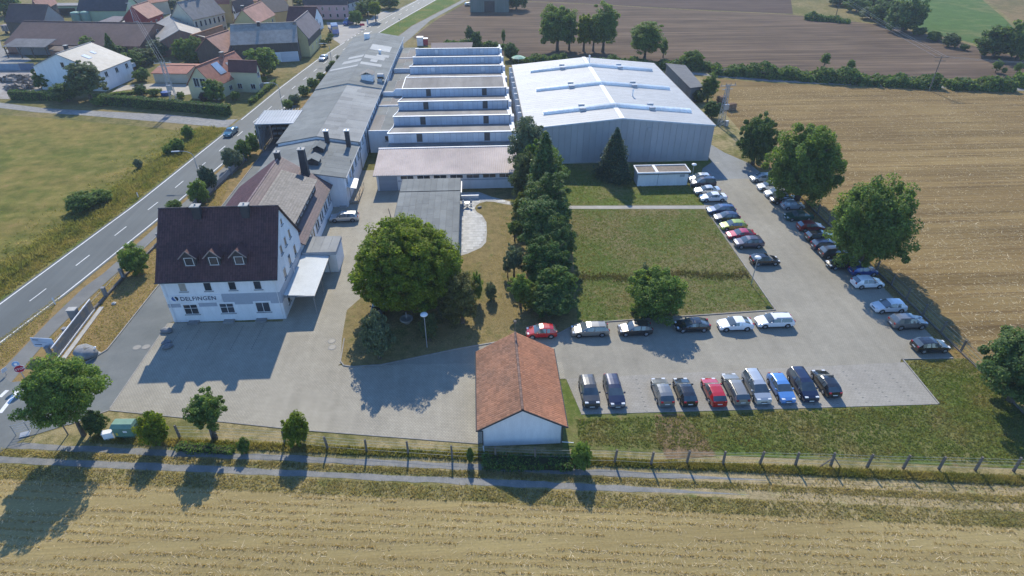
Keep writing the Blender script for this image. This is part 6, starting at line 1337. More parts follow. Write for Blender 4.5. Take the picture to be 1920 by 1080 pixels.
for bx, by, ty, rp, kd, lf, lb in [(172, 188, 110, 34, 'tall', 'olive', 'feathery tree in front of the white house'), (128, 190, 154, 28, 'bush', 'dark', 'dark shrub by the hedge left of the feathery tree'), (88, 165, 128, 20, 'bush', 'dark', 'dark tree at the left corner of the white house'), (190, 198, 180, 13, 'bush', 'bright', 'small light shrub in front of the long hedge'), (222, 196, 188, 7, 'loose', 'silver', 'dry grey shrub in front of the long hedge'),
      (178, 100, 66, 20, 'bush', 'mid', 'tree behind the white house roof'), (214, 108, 62, 15, 'spruce', 'dark', 'dark conifer right of the white house roof'), (226, 108, 84, 16, 'bush', 'dark', 'dark shrub beside the conifer behind the white house'), (252, 128, 96, 22, 'round', 'mid', 'green round tree right of the white house'), (272, 120, 88, 22, 'bush', 'olive', 'olive green shrub left of the mast'), (268, 152, 128, 15, 'bush', 'mid', 'round garden shrub left of the lattice mast'), (300, 108, 72, 18, 'tall', 'silver', 'silvery shrub before the brick gable'), (312, 100, 70, 11, 'tall', 'yellow', 'yellow green slim tree before the brick gable'),
      (340, 110, 80, 14, 'bush', 'yellow', 'yellowish shrub behind the carport'), (352, 118, 70, 20, 'round', 'mid', 'tree above the carport'), (372, 118, 70, 22, 'round', 'mid', 'dense tree behind the yellow house'), (384, 112, 84, 18, 'bush', 'bright', 'brighter shrub beside the dense tree behind the yellow house'), (360, 122, 112, 14, 'bush', 'olive', 'low shrub behind the carport roof'), (408, 193, 147, 23, 'loose', 'mid', 'young tree before the yellow house'), (443, 188, 170, 9, 'bush', 'bright', 'small round tree in the yellow house garden'), (384, 190, 172, 9, 'bush', 'purple', 'purple leaved shrub before the yellow house'), (266, 178, 158, 12, 'bush', 'dark', 'dark garden shrub below the mast'), (290, 180, 166, 12, 'bush', 'mid', 'shrub beside the blue cover below the mast'), (340, 184, 172, 8, 'bush', 'bright', 'small clipped shrub right of the mast foot'), (495, 142, 86, 31, 'round', 'bright', 'bright round tree between the yellow house and the corner barn'), (497, 154, 143, 6, 'bush', 'bright', 'small bush at the foot of the bright round tree'),
      (211, 34, 8, 21, 'bush', 'bright', 'light green tree before the green farmhouse'), (316, 20, -8, 26, 'round', 'olive', 'yellowish tree above the villa'), (10, 30, -20, 30, 'round', 'mid', 'green tree at the top left corner'), (150, 36, 22, 9, 'bush', 'olive', 'small shrub before the green farmhouse'), (177, 42, 32, 6, 'bush', 'yellow', 'yellowish shrub right of the silos'), (668, 46, 18, 13, 'round', 'bright', 'round tree beside the blue van'), (705, 40, 1, 12, 'round', 'lime', 'single round roadside tree with bare trunk'), (690, 30, -4, 22, 'bush', 'dark', 'dark thicket tree behind the roadside tree, left'), (730, 16, -12, 20, 'bush', 'mid', 'green thicket tree behind the roadside tree, right'), (608, 86, 73, 7, 'bush', 'dark', 'lower clipped ball shrub by the corner barn'), (617, 79, 69, 6, 'bush', 'dark', 'middle clipped ball shrub by the corner barn'), (620, 72, 62, 6, 'bush', 'mid', 'upper clipped ball shrub by the corner barn'), (562, 8, -8, 16, 'bush', 'yellow', 'yellow green tree at the top edge behind the pink house')]:
    tpx(bx, by, ty, rp, kd, lf, lb, detail='far', group=gV, clear=.28 if bx == 705 else .04, name='shrub' if 'shrub' in lb or 'bush' in lb else ('conifer' if kd == 'spruce' else 'tree'), cat='shrub' if 'shrub' in lb or 'bush' in lb else 'tree')
# ------------------------------------------------------------------ street furniture, fences, masts
galv = M('galvanised', (.42, .43, .44), (.36, .37, .38), s=2, rough=.45, metal=.4)
post_m = M('concrete_post', (.17, .15, .13), (.13, .115, .1), s=2)
wire_m = M('wire', (.3, .33, .31), s=2, rough=.5)
def lamp_post(px, py, top, label):
    x, y = G(px, py); h = GZ(px, py, top)
    t = thing('lamp_post', label, 'lamp', (x, y, 0), group='round-headed car park lamps')
    obj('pole', MB().tube((0, 0, 0), (0, 0, h - .35), .065, .05, 10), galv, t, loc=(0, 0, 0))
    obj('lamp_head', MB().lathe([(.07, h - .42), (.12, h - .32), (.36, h - .26), (.46, h - .16), (.4, h - .04), (.16, h + .04), (.02, h + .06)], 16), M('lamp_white', (.78, .79, .78), s=2, rough=.35), t, loc=(0, 0, 0), smooth=True)
lamp_post(801, 652, 588, 'white round-headed lamp standing at the edge of the lawn island')
lamp_post(1408, 534, 481, 'white round-headed lamp beside the black hatchback')
lamp_post(1294, 352, 307, 'white round-headed lamp beside the small flat garage')
def street_lamp(px, py, top, hx, label):
    x, y = G(px, py); h = GZ(px, py, top)
    t = thing('street_lamp', label, 'street lamp', (x, y, 0), group='curved street lamps along the road')
    arm = hx; mb = MB().tube((0, 0, 0), (0, 0, h - 1.0), .085, .06, 10); p = Vector((0, 0, h - 1.0))
    for i in range(6):
        a = R(15 * (i + 1)); q = Vector((-arm * .55 * (1 - math.cos(a)), 0, h - 1.0 + 1.0 * math.sin(a))); mb.tube(p, q, .055, .05, 8, cap=False); p = q
    mb.tube(p, (-arm * .7, 0, h), .05, .05, 8); obj('pole', mb, galv, t, loc=(0, 0, 0))
    obj('lamp_head', MB().hull8([(-arm - .3, -.13, h - .1), (-arm * .66, -.13, h - .08), (-arm * .66, .13, h - .08), (-arm - .3, .13, h - .1)], [(-arm - .3, -.1, h + .02), (-arm * .66, -.1, h + .08), (-arm * .66, .1, h + .08), (-arm - .3, .1, h + .02)]), M('pale_lamp', (.62, .64, .64), s=2, rough=.4), t, loc=(0, 0, 0))
street_lamp(376, 336, 283, 3.4, 'curved street lamp nearest the office house')
street_lamp(531, 205, 155, 3.0, 'curved street lamp beside the loading canopy hedge')
street_lamp(622, 117, 81, 2.6, 'curved street lamp near the pale car by the corner barn')
# front fence: leaning posts with wire netting
fp = [G(*p) for p in [(338, 822), (399, 823), (535, 832), (615, 842), (688, 848), (766, 853), (848, 859), (930, 862), (1004, 866), (1152, 868), (1220, 872), (1287, 870), (1355, 872), (1424, 871), (1491, 873), (1557, 874), (1625, 877), (1693, 879), (1760, 880), (1828, 882), (1900, 884), (1975, 888)]]
Fn = thing('front_fence', 'wire fence on grey posts between the works and the farm track', 'fence', (3, 40.5, 0))
pm = MB().hull8([(-.1, -.1, -.02), (.1, -.1, -.02), (.1, .1, -.02), (-.1, .1, -.02)], [(-.085, -.085, 1.85), (.085, -.085, 1.85), (.085, .085, 1.85), (-.085, .085, 1.85)]).mesh('post'); pm.materials.append(post_m)
r5 = random.Random(9)
for x, y in fp: obj('post', pm, None, Fn, loc=(x - 3, y - 40.5, 0), rot=(r5.uniform(-.05, .05), r5.uniform(-.06, .06), 0))
x, y = fp[15]; st = MB(); st.bar((x - 1.3, y - .15, .02), (x - .05, y, 1.2), .09, .09); st.bar((x + .9, y - .2, .02), (x + .05, y, 1.2), .09, .09); obj('strut', st, post_m, Fn)
for hgt in (.35, .85, 1.3, 1.68):
    wm_ = MB()
    for (a, b), (c, d) in zip(fp[:-1], fp[1:]): wm_.tube((a, b, hgt), (c, d, hgt), .012, n=4, cap=False)
    obj('wire', wm_, wire_m, Fn)
# right fence along the field
Rf = thing('field_fence', 'wire mesh fence on posts between the parked cars and the stubble field', 'fence', (56.7, 80, 0))
yy = 42.5; rp = []
while yy < 113: rp.append((56.65 + r5.uniform(-.06, .06), yy)); yy += 3.62
for x, y in rp: obj('post', pm, None, Rf, loc=(x - 56.7, y - 80, 0), rot=(r5.uniform(-.03, .03), r5.uniform(-.03, .05), 0))
for hgt in (.3, .75, 1.2, 1.66):
    wm_ = MB()
    for (a, b), (c, d) in zip(rp[:-1], rp[1:]): wm_.tube((a, b, hgt), (c, d, hgt), .012, n=4, cap=False)
    obj('wire', wm_, wire_m, Rf)
obj('base_board', MB().box(56.55, 56.62, 42.5, 113, 0, .22), M('base_concrete', (.2, .17, .15), s=1), Rf)
# low wall with stone posts along the footpath
Wl = thing('roadside_fence', 'low wall with stone posts and rails along the footpath', 'fence', (-50.5, 85, 0))
wp = [(-51.3, 58.5), (-51.25, 62.1), (-51.1, 66.6), (-51.0, 71.0), (-50.9, 75.7), (-50.6, 80.5), (-50.1, 86), (-49.5, 92), (-48.9, 98.4), (-48.2, 105), (-47.5, 112), (-46.9, 119)]
wb = MB()
for a, b in zip(wp, wp[1:]): wb.bar((*a, .16), (*b, .16), .3, .3)
obj('wall_base', wb, post_m, Wl)
pm2 = MB().box(-.2, .2, -.2, .2, 0, 1.45).box(-.25, .25, -.25, .25, 1.45, 1.55).mesh('stone_post'); pm2.materials.append(M('grey_stone', (.25, .25, .255), (.2, .2, .205), s=1.5))
for a, b in wp: obj('stone_post', pm2, None, Wl, loc=(a + 50.5, b - 85, 0))
rl = MB()
for (a, b), (c, d) in zip(wp, wp[1:]): rl.tube((a, b, 1.3), (c, d, 1.3), .035, n=6)
obj('rail', rl, M('pale_rail', (.4, .38, .34), s=2), Wl)
pl_ = MB()
for (a, b), (c, d) in zip(wp[7:], wp[8:]): pl_.hull8([(a - .03, b, .35), (a + .03, b, .35), (c + .03, d, .35), (c - .03, d, .35)], [(a - .03, b, 1.2), (a + .03, b, 1.2), (c + .03, d, 1.2), (c - .03, d, 1.2)])
obj('infill_panel', pl_, M('infill_grey', (.3, .3, .29), s=1), Wl)
x, y = G(146, 604); Pi = thing('stone_pillar', 'broad grey stone pillar behind the roadside fence', 'pillar', (x, y, 0)); obj('shaft', MB().box(-.5, .5, -.35, .35, 0, 2.0), M('grey_stone', (.25, .25, .255)), Pi, loc=(0, 0, 0)); obj('cap', MB().box(-.56, .56, -.41, .41, 2.0, 2.1), concrete, Pi, loc=(0, 0, 0))
# sliding gate, open
a, b = Vector((-50.3, 58.0, 0)), Vector((-51.0, 67.9, 0)); d = (b - a).normalized()
Sgt = thing('sliding_gate', 'long open sliding gate with pale rails and vertical bars, left', 'gate', tuple(a), math.atan2(d.y, d.x)); Lg = (b - a).length
obj('top_rail', MB().box(0, Lg, -.05, .05, 1.72, 1.84), trim_white, Sgt, loc=(0, 0, 0)); obj('mid_rail', MB().box(0, Lg, .12, .2, 1.6, 1.68), trim_white, Sgt, loc=(0, 0, 0)); obj('bottom_rail', MB().box(0, Lg, -.09, .09, .1, .28), trim_white, Sgt, loc=(0, 0, 0))
gb_ = MB().box(-.015, .015, -.012, .012, .28, 1.72).mesh('bar'); gb_.materials.append(M('gate_bar', (.27, .26, .25), s=2))
for i in range(int(Lg / .075)): obj('bar', gb_, None, Sgt, loc=(.05 + i * .075, 0, 0))
obj('gate_track', MB().box(-.6, Lg + .6, -.9, -.35, .02, .1), concrete, Sgt, loc=(0, 0, 0))
# boulders
def rock(px, py, r, label, name='boulder', z=1.0):
    x, y = G(px, py); rng = np.random.default_rng(int(px)); mb = MB().lathe([(r * .75, 0), (r, r * .3), (r * .9, r * .62), (r * .5, r * .85), (r * .05, r * .9)], 9); me = mb.mesh(name, True)
    for v in me.vertices: v.co *= 1 + rng.normal() * .07; v.co.z *= z
    tag(obj(name, me, M('boulder_stone', (.24, .245, .25), (.17, .175, .18), s=1.5, fine=.2), loc=(x, y, 0), rotz=px, scale=(1.25, .9, 1)), label, 'boulder')
rock(163, 666, 1.25, 'large grey boulder on the parched grass by the sliding gate'); rock(314, 622, .62, 'upper grey boulder at the yard edge left of the office house'); rock(312, 644, .5, 'small dark boulder below the upper one at the yard edge'); rock(315, 652, .55, 'lowest grey boulder of three at the yard edge'); rock(899, 390, .35, 'small stone on the lawn beside the terrace')
for px, py, lb in ((184, 664, 'white garden lamp on stones by the large boulder'), (214, 570, 'small white stones on the parched verge')):
    x, y = G(px, py); t = thing('marker_stones', lb, 'stone', (x, y, 0)); obj('stones', MB().lathe([(.3, 0), (.32, .15), (.1, .3)], 7), concrete, t, loc=(0, 0, 0))
    if px == 184: obj('lamp_stem', MB().tube((0, 0, .2), (-.1, .1, 1.0), .03), trim_white, t, loc=(0, 0, 0)); obj('lamp_cap', MB().lathe([(.14, 1.0), (.16, 1.08), (.03, 1.16)], 10), trim_white, t, loc=(0, 0, 0))
# signs at the junction
def sign_post(px, py, h, label, build, cat='sign', name='road_sign', rz=0.0):
    x, y = G(px, py); t = thing(name, label, cat, (x, y, 0), rz); obj('pole', MB().tube((0, .035, 0), (0, .035, h), .03), galv, t, loc=(0, 0, 0)); build(t, h); return t
redp = M('sign_red', (.45, .012, .05), s=2, rough=.4, fine=.02); bluep = M('sign_blue_face', (.2, .36, .6), s=2, rough=.4, fine=.02)
def octo(t, h):
    mk = lambda r, y0, y1: MB().add([(r * math.cos(R(22.5 + 45 * i)), yv, h - .3 + r * math.sin(R(22.5 + 45 * i))) for yv in (y0, y1) for i in range(8)], [tuple(range(8)), tuple(range(15, 7, -1))] + [(i, i + 8, (i + 1) % 8 + 8, (i + 1) % 8) for i in range(8)])
    p = obj('sign_rim', mk(.52, -.005, -.02), trim_white, t, loc=(0, 0, 0)); p = obj('sign_plate', mk(.48, -.022, -.032), redp, t, loc=(0, 0, 0)); _, me = text('STOP', .36, p, (-.4, -.04, h - .43), trim_white, name='sign_text'); 
sign_post(52, 718, 2.4, 'red octagonal stop sign at the junction, lower left', octo, rz=R(28))
def round_(t, h):
    obj('sign_plate', MB().add([(.36 * math.cos(R(30 * i)), yv, h - .25 + .36 * math.sin(R(30 * i))) for yv in (-.005, -.03) for i in range(12)], [tuple(range(12)), tuple(range(23, 11, -1))] + [(i, i + 12, (i + 1) % 12 + 12, (i + 1) % 12) for i in range(12)]), bluep, t, loc=(0, 0, 0)); obj('sign_symbol', MB().box(-.12, .12, -.04, -.031, h - .38, h - .12), trim_white, t, loc=(0, 0, 0))
sign_post(46, 711, 2.5, 'blue round sign just behind the stop sign', round_, rz=R(28))
sign_post(13, 703, 1.0, 'narrow sign seen edge-on at the left edge below the stop sign', lambda t, h: obj('sign_plate', MB().box(-.3, .3, -.03, -.005, h - .5, h), trim_white, t, loc=(0, 0, 0)), rz=R(70))
def board(t, h):
    b = obj('sign_plate', MB().box(-1.35, 1.35, -.06, -.005, h - 1.35, h), M('board_blue_white', (.5, .58, .7), s=1, rough=.4, fine=.03), t, loc=(0, 0, 0))
    for k, (z, w) in enumerate(((h - .3, .7), (h - .62, 1.7), (h - .98, .9))): obj('print_line', MB().box(-1.15, -1.15 + w, -.066, -.0605, z - .05, z + .05), letter_m if k != 1 else M('faint_print', (.36, .44, .58), s=1), b, loc=(0, 0, 0))
    obj('pole', MB().tube((1.1, .035, 0), (1.1, .035, h - .2), .04), galv, t, loc=(0, 0, 0))
sign_post(92, 662, 2.3, 'pale blue information board at the drive entrance', board, name='information_board', rz=R(-8))
sign_post(680, 54, 1.9, 'small red sign on the grass by the forecourt', lambda t, h: obj('sign_plate', MB().box(-.9, .9, -.06, 0, h - .8, h), redp, t, loc=(0, 0, 0)))
sign_post(675, 40, 2.6, 'left of the two small white signs beside the blue van', lambda t, h: obj('sign_plate', MB().box(-.25, .25, -.04, 0, h - .6, h), trim_white, t, loc=(0, 0, 0)))
sign_post(692, 33, 2.6, 'right of the two small white signs beside the roadside tree', lambda t, h: obj('sign_plate', MB().box(-.25, .25, -.04, 0, h - .6, h), trim_white, t, loc=(0, 0, 0)))
sign_post(690, 48, 2.2, 'pale pillar sign between forecourt and road', lambda t, h: obj('sign_plate', MB().box(-.3, .3, -.2, 0, .3, h), M('pillar_pale', (.5, .52, .54), s=1), t, loc=(0, 0, 0)))
sign_post(750, 52, 3.2, 'slim sign post on the far road side beyond the long building', lambda t, h: obj('sign_plate', MB().box(-.2, .2, -.04, 0, h - .5, h), M('dull_sign', (.25, .25, .25), s=1), t, loc=(0, 0, 0)))
for px, py, lb in ((104, 571, 'marker post on the right road edge near the sliding gate'), (260, 371, 'marker post on the left road edge above the ditch')):
    sign_post(px, py, 1.0, lb, lambda t, h: obj('marker_body', MB().hull8([(-.06, -.05, 0), (.06, -.05, 0), (.06, .05, 0), (-.06, .05, 0)], [(-.06, -.05, .95), (.06, -.05, .95), (.06, .05, 1.05), (-.06, .05, 1.05)]), trim_white, t, loc=(0, 0, 0)), name='marker_post', cat='post')
# cabinets at the lower left
x, y = G(236, 822); Cb = thing('electric_cabinet', 'green electric cabinet with sloped lid beside the round bush', 'cabinet', (x, y, 0), R(-3))
gm = M('cabinet_green', (.13, .24, .18), (.115, .215, .16), s=1, rough=.5, fine=.04)
obj('body', MB().box(-1.0, 1.0, 0, 1.2, 0, 1.45), gm, Cb, loc=(0, 0, 0)); obj('lid', MB().hull8([(-1.12, -.12, 1.45), (1.12, -.12, 1.45), (1.12, 1.32, 1.45), (-1.12, 1.32, 1.45)], [(-1.0, .25, 1.75), (1.0, .25, 1.75), (1.0, 1.0, 1.75), (-1.0, 1.0, 1.75)]), M('cabinet_lid_green', (.2, .33, .25), s=1, rough=.5), Cb, loc=(0, 0, 0))
obj('door', MB().box(-.95, -.02, -.03, -.003, .1, 1.38), gm, Cb, loc=(0, 0, 0)); obj('door', MB().box(.02, .95, -.03, -.003, .1, 1.38), gm, Cb, loc=(0, 0, 0)); obj('notice', MB().box(.05, .45, -.045, -.031, .85, 1.1), trim_white, Cb, loc=(0, 0, 0)); obj('notice', MB().box(-.75, -.55, -.045, -.031, .45, .8), M('yellow_notice', (.6, .45, .05), s=1), Cb, loc=(0, 0, 0))
x, y = G(206, 826); Wb = thing('white_cabinet', 'small white cabinet left of the green electric cabinet', 'cabinet', (x, y, 0), R(14)); obj('body', MB().box(-.45, .45, 0, .5, 0, .95), trim_white, Wb, loc=(0, 0, 0)); obj('lid', MB().box(-.5, .5, -.05, .55, .95, 1.02), trim_white, Wb, loc=(0, 0, 0))
# bike rack / gate piece at the corner
x, y = G(50, 812); Bk = thing('metal_barrier', 'pale metal barrier frame at the farm track corner', 'barrier', (x, y, 0), R(20)); bm_ = MB()
for xx in (-.9, .3, 1.1): bm_.tube((xx, 0, 0), (xx, 0, 1.5), .04)
for zz in (.5, .8, 1.1, 1.4): bm_.tube((-.9, 0, zz), (1.1, 0, zz), .025)
obj('frame', bm_, galv, Bk, loc=(0, 0, 0)); obj('foot_plate', MB().box(-.5, .4, -.6, .1, .05, .15), galv, Bk, loc=(0, 0, 0))
# wooden stakes near the big corner tree
for k, (px, py, lb) in enumerate(((170, 817, 'right leaning stake beside the corner tree'), (128, 815, 'left leaning stake beside the corner tree'))):
    x, y = G(px, py); t = thing('tree_stake', lb, 'stake', (x, y, 0)); obj('stake', MB().tube((0, 0, 0), (-.1, .05, 2.0), .07, .06, 8), bark_pale, t, loc=(0, 0, 0))
# terrace furniture
x, y = G(876, 388); Tb = thing('picnic_table', 'white metal picnic table with attached seats on the terrace', 'table', (x, y, .09)); 
obj('table_top', MB().lathe([(.5, .72), (.5, .77)], 6), galv, Tb, loc=(0, 0, 0)); obj('leg', MB().tube((0, 0, 0), (0, 0, .72), .08), galv, Tb, loc=(0, 0, 0))
for i in range(4):
    a = R(45 + 90 * i); obj('seat', MB().box(.62, 1.0, -.22, .22, .42, .47).box(.95, 1.0, -.22, .22, .47, .85).bar((0, 0, .2), (.8, 0, .42), .06, .06).bar((.8, 0, 0), (.8, 0, .42), .05, .05), trim_white if i % 2 else M('seat_blue_grey', (.3, .36, .45), s=2), Tb, loc=(0, 0, 0), rotz=a)
x, y = G(882, 372.5); Bn = thing('white_wall_bench', 'long white low wall on the terrace beside the annex', 'wall', (x, y, .08)); obj('seat', MB().box(-1.55, 1.45, -.2, .2, 0, .55).box(-1.6, 1.5, -.25, .25, .55, .65), trim_white, Bn, loc=(0, 0, 0))
x, y = G(763, 606); Pn = thing('stone_fountain', 'round stone basin with small spout in the shade', 'fountain', (x, y, .05)); obj('basin', MB().lathe([(.35, 0), (.6, .35), (.85, .6), (.85, .75), (.72, .75), (.6, .55), (.05, .5)], 14), concrete_dark, Pn, loc=(0, 0, 0)); obj('spout', MB().tube((0, .2, .4), (0, .2, 1.5), .11, .09, 8), concrete_dark, Pn, loc=(0, 0, 0))
# masts and overhead lines
def lattice(x, y, h, w, label):
    t = thing('lattice_mast', label, 'mast', (x, y, 0), R(12), 'lattice power masts'); fr = MB(); c = lambda s, q, z: (s * w * (1 - .55 * z / h), q * w * (1 - .55 * z / h), z)
    for s in (-1, 1):
        for q in (-1, 1): fr.bar(c(s, q, 0), c(s, q, h), .1, .1)
    n = 9
    for i in range(n):
        z0, z1 = h * i / n, h * (i + 1) / n
        for q in (-1, 1): fr.bar(c(-1, q, z0), c(1, q, z1), .05, .05); fr.bar(c(q, -1, z0), c(q, 1, z1), .05, .05); fr.bar(c(1, q, z0), c(-1, q, z1), .05, .05)
    obj('frame', fr, galv, t, loc=(0, 0, 0))
    for zz, l in ((h - .3, 1.9), (h - 1.1, 1.3)): obj('cross_arm', MB().bar((-l, 0, zz), (l, 0, zz), .12, .12), galv, t, loc=(0, 0, 0))
    for k in (-1.7, -.6, .6, 1.7): obj('insulator', MB().lathe([(.05, h - .25), (.1, h - .1), (.05, h + .05), (.1, h + .15), (.03, h + .25)], 8, 0, (k, 0, 0)), M('porcelain', (.3, .24, .2), s=2, rough=.3), t, loc=(0, 0, 0))
    obj('transformer', MB().box(-.6, .6, -1.0, -.5, h * .42, h * .42 + 1.2), galv, t, loc=(0, 0, 0)); obj('cabinet', MB().box(.7, 1.4, -.9, -.3, .1, 1.3), galv, t, loc=(0, 0, 0)); return t
lx, ly = G(331, 204); lattice(lx, ly, 11.2, .75, 'tall lattice power mast behind the clipped hedge by the side road')
rx_, ry_ = G(1351, 236); lattice(rx_, ry_, 9.4, .6, 'lattice power mast at the right rear corner of the metal hall')
x, y = G(1742, 170); Po = thing('wooden_pole', 'wooden power pole with cross arms at the far lane', 'pole', (x, y, 0), R(-4)); obj('pole', MB().tube((0, 0, 0), (0, 0, 8.9), .16, .11, 10), bark_pale, Po, loc=(0, 0, 0)); obj('cross_arm', MB().box(-1.8, 1.8, -.06, .06, 8.5, 8.65), bark_pale, Po, loc=(0, 0, 0)); obj('cross_arm', MB().box(-1.4, 1.4, -.06, .06, 7.6, 7.74), bark_pale, Po, loc=(0, 0, 0))
x2, y2 = G(1566, 34); Po2 = thing('wooden_pole', 'dark power pole in the thicket of the ploughed field', 'pole', (x2, y2, 0)); obj('pole', MB().tube((0, 0, 0), (0, 0, 8), .16, .1, 8), bark, Po2, loc=(0, 0, 0)); obj('cross_arm', MB().box(-1.4, 1.4, -.06, .06, 7.6, 7.74), bark, Po2, loc=(0, 0, 0))
def wires(name, label, pts, offs, sag=.6):
    t = thing(name, label, 'power line', (*pts[0][:2], 0))
    for o_ in offs:
        mb = MB()
        for p, q in zip(pts, pts[1:]):
            p, q = Vector(p) + Vector(o_), Vector(q) + Vector(o_); prev = p
            for i in range(1, 9):
                f = i / 8; c = p.lerp(q, f); c.z -= sag * 4 * f * (1 - f); mb.tube(prev, c, .02, n=4, cap=False); prev = c
        obj('wire', mb, M('cable', (.3, .31, .32), s=1, rough=.4, metal=.3), t)
wires('overhead_line', 'overhead line crossing the far fields by the wooden pole', [(x + 60, y - 12, 8.7), (x, y, 8.7), (x2 + 10, y2 + 40, 9.0)], [(-1.5, 0, 0), (0, 0, .2), (1.5, 0, 0)], 1.0)
vx, vy = G(262, 74); 
Po3 = thing('steel_pole', 'slim power pole rising behind the long barn', 'pole', (vx, vy, 0)); obj('pole', MB().tube((0, 0, 0), (0, 0, 12.0), .15, .09, 8), galv, Po3, loc=(0, 0, 0)); obj('cross_arm', MB().box(-.9, .9, -.05, .05, 11.7, 11.82), galv, Po3, loc=(0, 0, 0))
wires('overhead_line', 'pair of power lines from the lattice mast over the long barn', [(lx, ly, 11.3), (vx, vy, 12.0)], [(-.6, 0, 0), (.6, 0, 0), (0, 0, -.2)], .4)
# logs behind the hall and other small things
for px, py, L_, lb in ((1352, 192, 2.2, 'upper stack of split logs on the verge behind the hall'), (1370, 206, 2.0, 'lower stack of split logs on the verge behind the hall')):
    x, y = G(px, py); t = thing('log_stack', lb, 'log stack', (x, y, 0), R(20), 'stacks of split logs'); lg = MB().tube((0, -.6, 0), (0, .6, 0), .17, n=8).mesh('log'); lg.materials.append(M('cut_log', (.22, .13, .08), (.3, .2, .13), s=3, orand=.3))
    for r in range(5):
        for i in range(7 - r % 2): obj('log', lg, None, t, loc=(-1.1 + i * .36 + (r % 2) * .18, 0, .17 + r * .31))
x, y = G(813, 79); mx, my = G(797, 83)
bx_ = thing('white_container', 'white storage box beside the path beyond the long building', 'container', (*G(788, 86), 0)); obj('body', MB().box(-1.0, 1.0, 0, 2.0, 0, 2.6), trim_white, bx_, loc=(0, 0, 0)); obj('lid', MB().box(-1.1, 1.1, -.1, 2.1, 2.6, 2.72), metal_grey, bx_, loc=(0, 0, 0))
bx_ = thing('red_container', 'red storage box right of the white box beyond the long building', 'container', (*G(797, 85), 0)); obj('body', MB().box(-.9, .9, 0, 1.8, 0, 2.0), M('container_red', (.4, .06, .07), s=1), bx_, loc=(0, 0, 0)); obj('lid', MB().box(-1.0, 1.0, -.1, 1.9, 2.0, 2.1), metal_grey, bx_, loc=(0, 0, 0))
x, y = G(972, 122); ps = thing('garden_parasol', 'green and white parasol behind the metal hall', 'parasol', (x, y, 0)); obj('canopy', MB().lathe([(2.2, 2.2), (1.2, 2.6), (.05, 2.9)], 8), M('parasol_cloth', (.55, .65, .5), (.1, .4, .25), s=.5), ps, loc=(0, 0, 0)); obj('pole', MB().tube((0, 0, 0), (0, 0, 2.8), .05), galv, ps, loc=(0, 0, 0))
x, y = G(312, 178); tb = thing('covered_pool', 'blue covered garden tub by the foot of the lattice mast', 'tub', (x, y, 0)); obj('tub', MB().lathe([(1.2, 0), (1.3, .7), (1.2, .85), (.05, 1.0)], 14), M('tarp_blue', (.04, .1, .3), s=2, rough=.5), tb, loc=(0, 0, 0)); obj('rim', MB().lathe([(1.32, .66), (1.36, .72), (1.32, .78)], 14), plastic, tb, loc=(0, 0, 0))
x, y = G(17, 58); tr_ = thing('farm_trailer', 'grey farm trailer standing beside the dark barn', 'trailer', (*G(27, 62), 0), R(3)); obj('body', MB().box(-3, 3, -1.2, 1.2, .9, 2.9), M('trailer_boards', (.3, .25, .24), s=1, sc=(5, 1, .3)), tr_, loc=(0, 0, 0)); 
for k in range(-2, 3): obj('stake', MB().box(k * 1.2 - .06, k * 1.2 + .06, -1.28, -1.21, .9, 2.95), dark_metal, tr_, loc=(0, 0, 0))
for xx in (-2, 2): obj('wheel', MB().tube((xx, -1.1, .45), (xx, -.8, .45), .45, n=14), rubber, tr_, loc=(0, 0, 0))
for i, (px, py, lb) in enumerate(((11, 84, 'blue grey container wall left part in the yard at the far left'), (39, 132, 'blue metal panel fence in the rubble yard at the far left'))):
    if i: x, y = G(px, py); t = thing('panel_fence', lb, 'fence', (x, y, 0), R(-2)); obj('panel', MB().box(-8, -.05, -.06, .06, 0, 1.9), M('panel_blue', (.2, .27, .36), s=1), t, loc=(0, 0, 0)); obj('panel', MB().box(.05, 4.5, -.06, .06, 0, 2.0), M('panel_dark_blue', (.12, .16, .24), s=1), t, loc=(0, 0, 0))
# ------------------------------------------------------------------ ground cover that nobody could count
def pts_in(poly, n, rng):
    P = np.array(poly); lo, hi = P.min(0), P.max(0); out = []
    while sum(len(o) for o in out) < n:
        q = rng.uniform(lo, hi, (n * 2, 2)); ins = np.zeros(len(q), bool)
        for (x0, y0), (x1, y1) in zip(poly, poly[1:] + poly[:1]):
            c = (y0 > q[:, 1]) != (y1 > q[:, 1]); t = np.where(c, (x1 - x0) * (q[:, 1] - y0) / (y1 - y0 + 1e-12) + x0, 0); ins ^= c & (q[:, 0] < t)
        out.append(q[ins])
    return np.concatenate(out)[:n]
def blades(name, XY, h, w, mat, rng, lean=.5, per=3, z=.01, label=None, cat=None, flat=0.0):
    n = len(XY) * per; B = np.repeat(XY, per, 0) + rng.normal(size=(n, 2)) * w * 1.2
    a = rng.uniform(0, 6.283, n); hh = h * rng.uniform(.5, 1.4, n); ww = w * rng.uniform(.6, 1.4, n)
    dx, dy = np.cos(a) * ww, np.sin(a) * ww; l = rng.normal(size=(n, 2)) * (hh * lean)[:, None]; zz = np.full(n, z)
    V = np.stack([np.stack([B[:, 0] - dx, B[:, 1] - dy, zz], 1), np.stack([B[:, 0] + dx, B[:, 1] + dy, zz], 1), np.stack([B[:, 0] + l[:, 0], B[:, 1] + l[:, 1], zz + hh * (1 - flat)], 1)], 1).reshape(-1, 3)
    o = stuff(obj(name, quick_mesh(name, V, 3), mat)); o['label'] = label; o['category'] = cat or 'grass'; return o
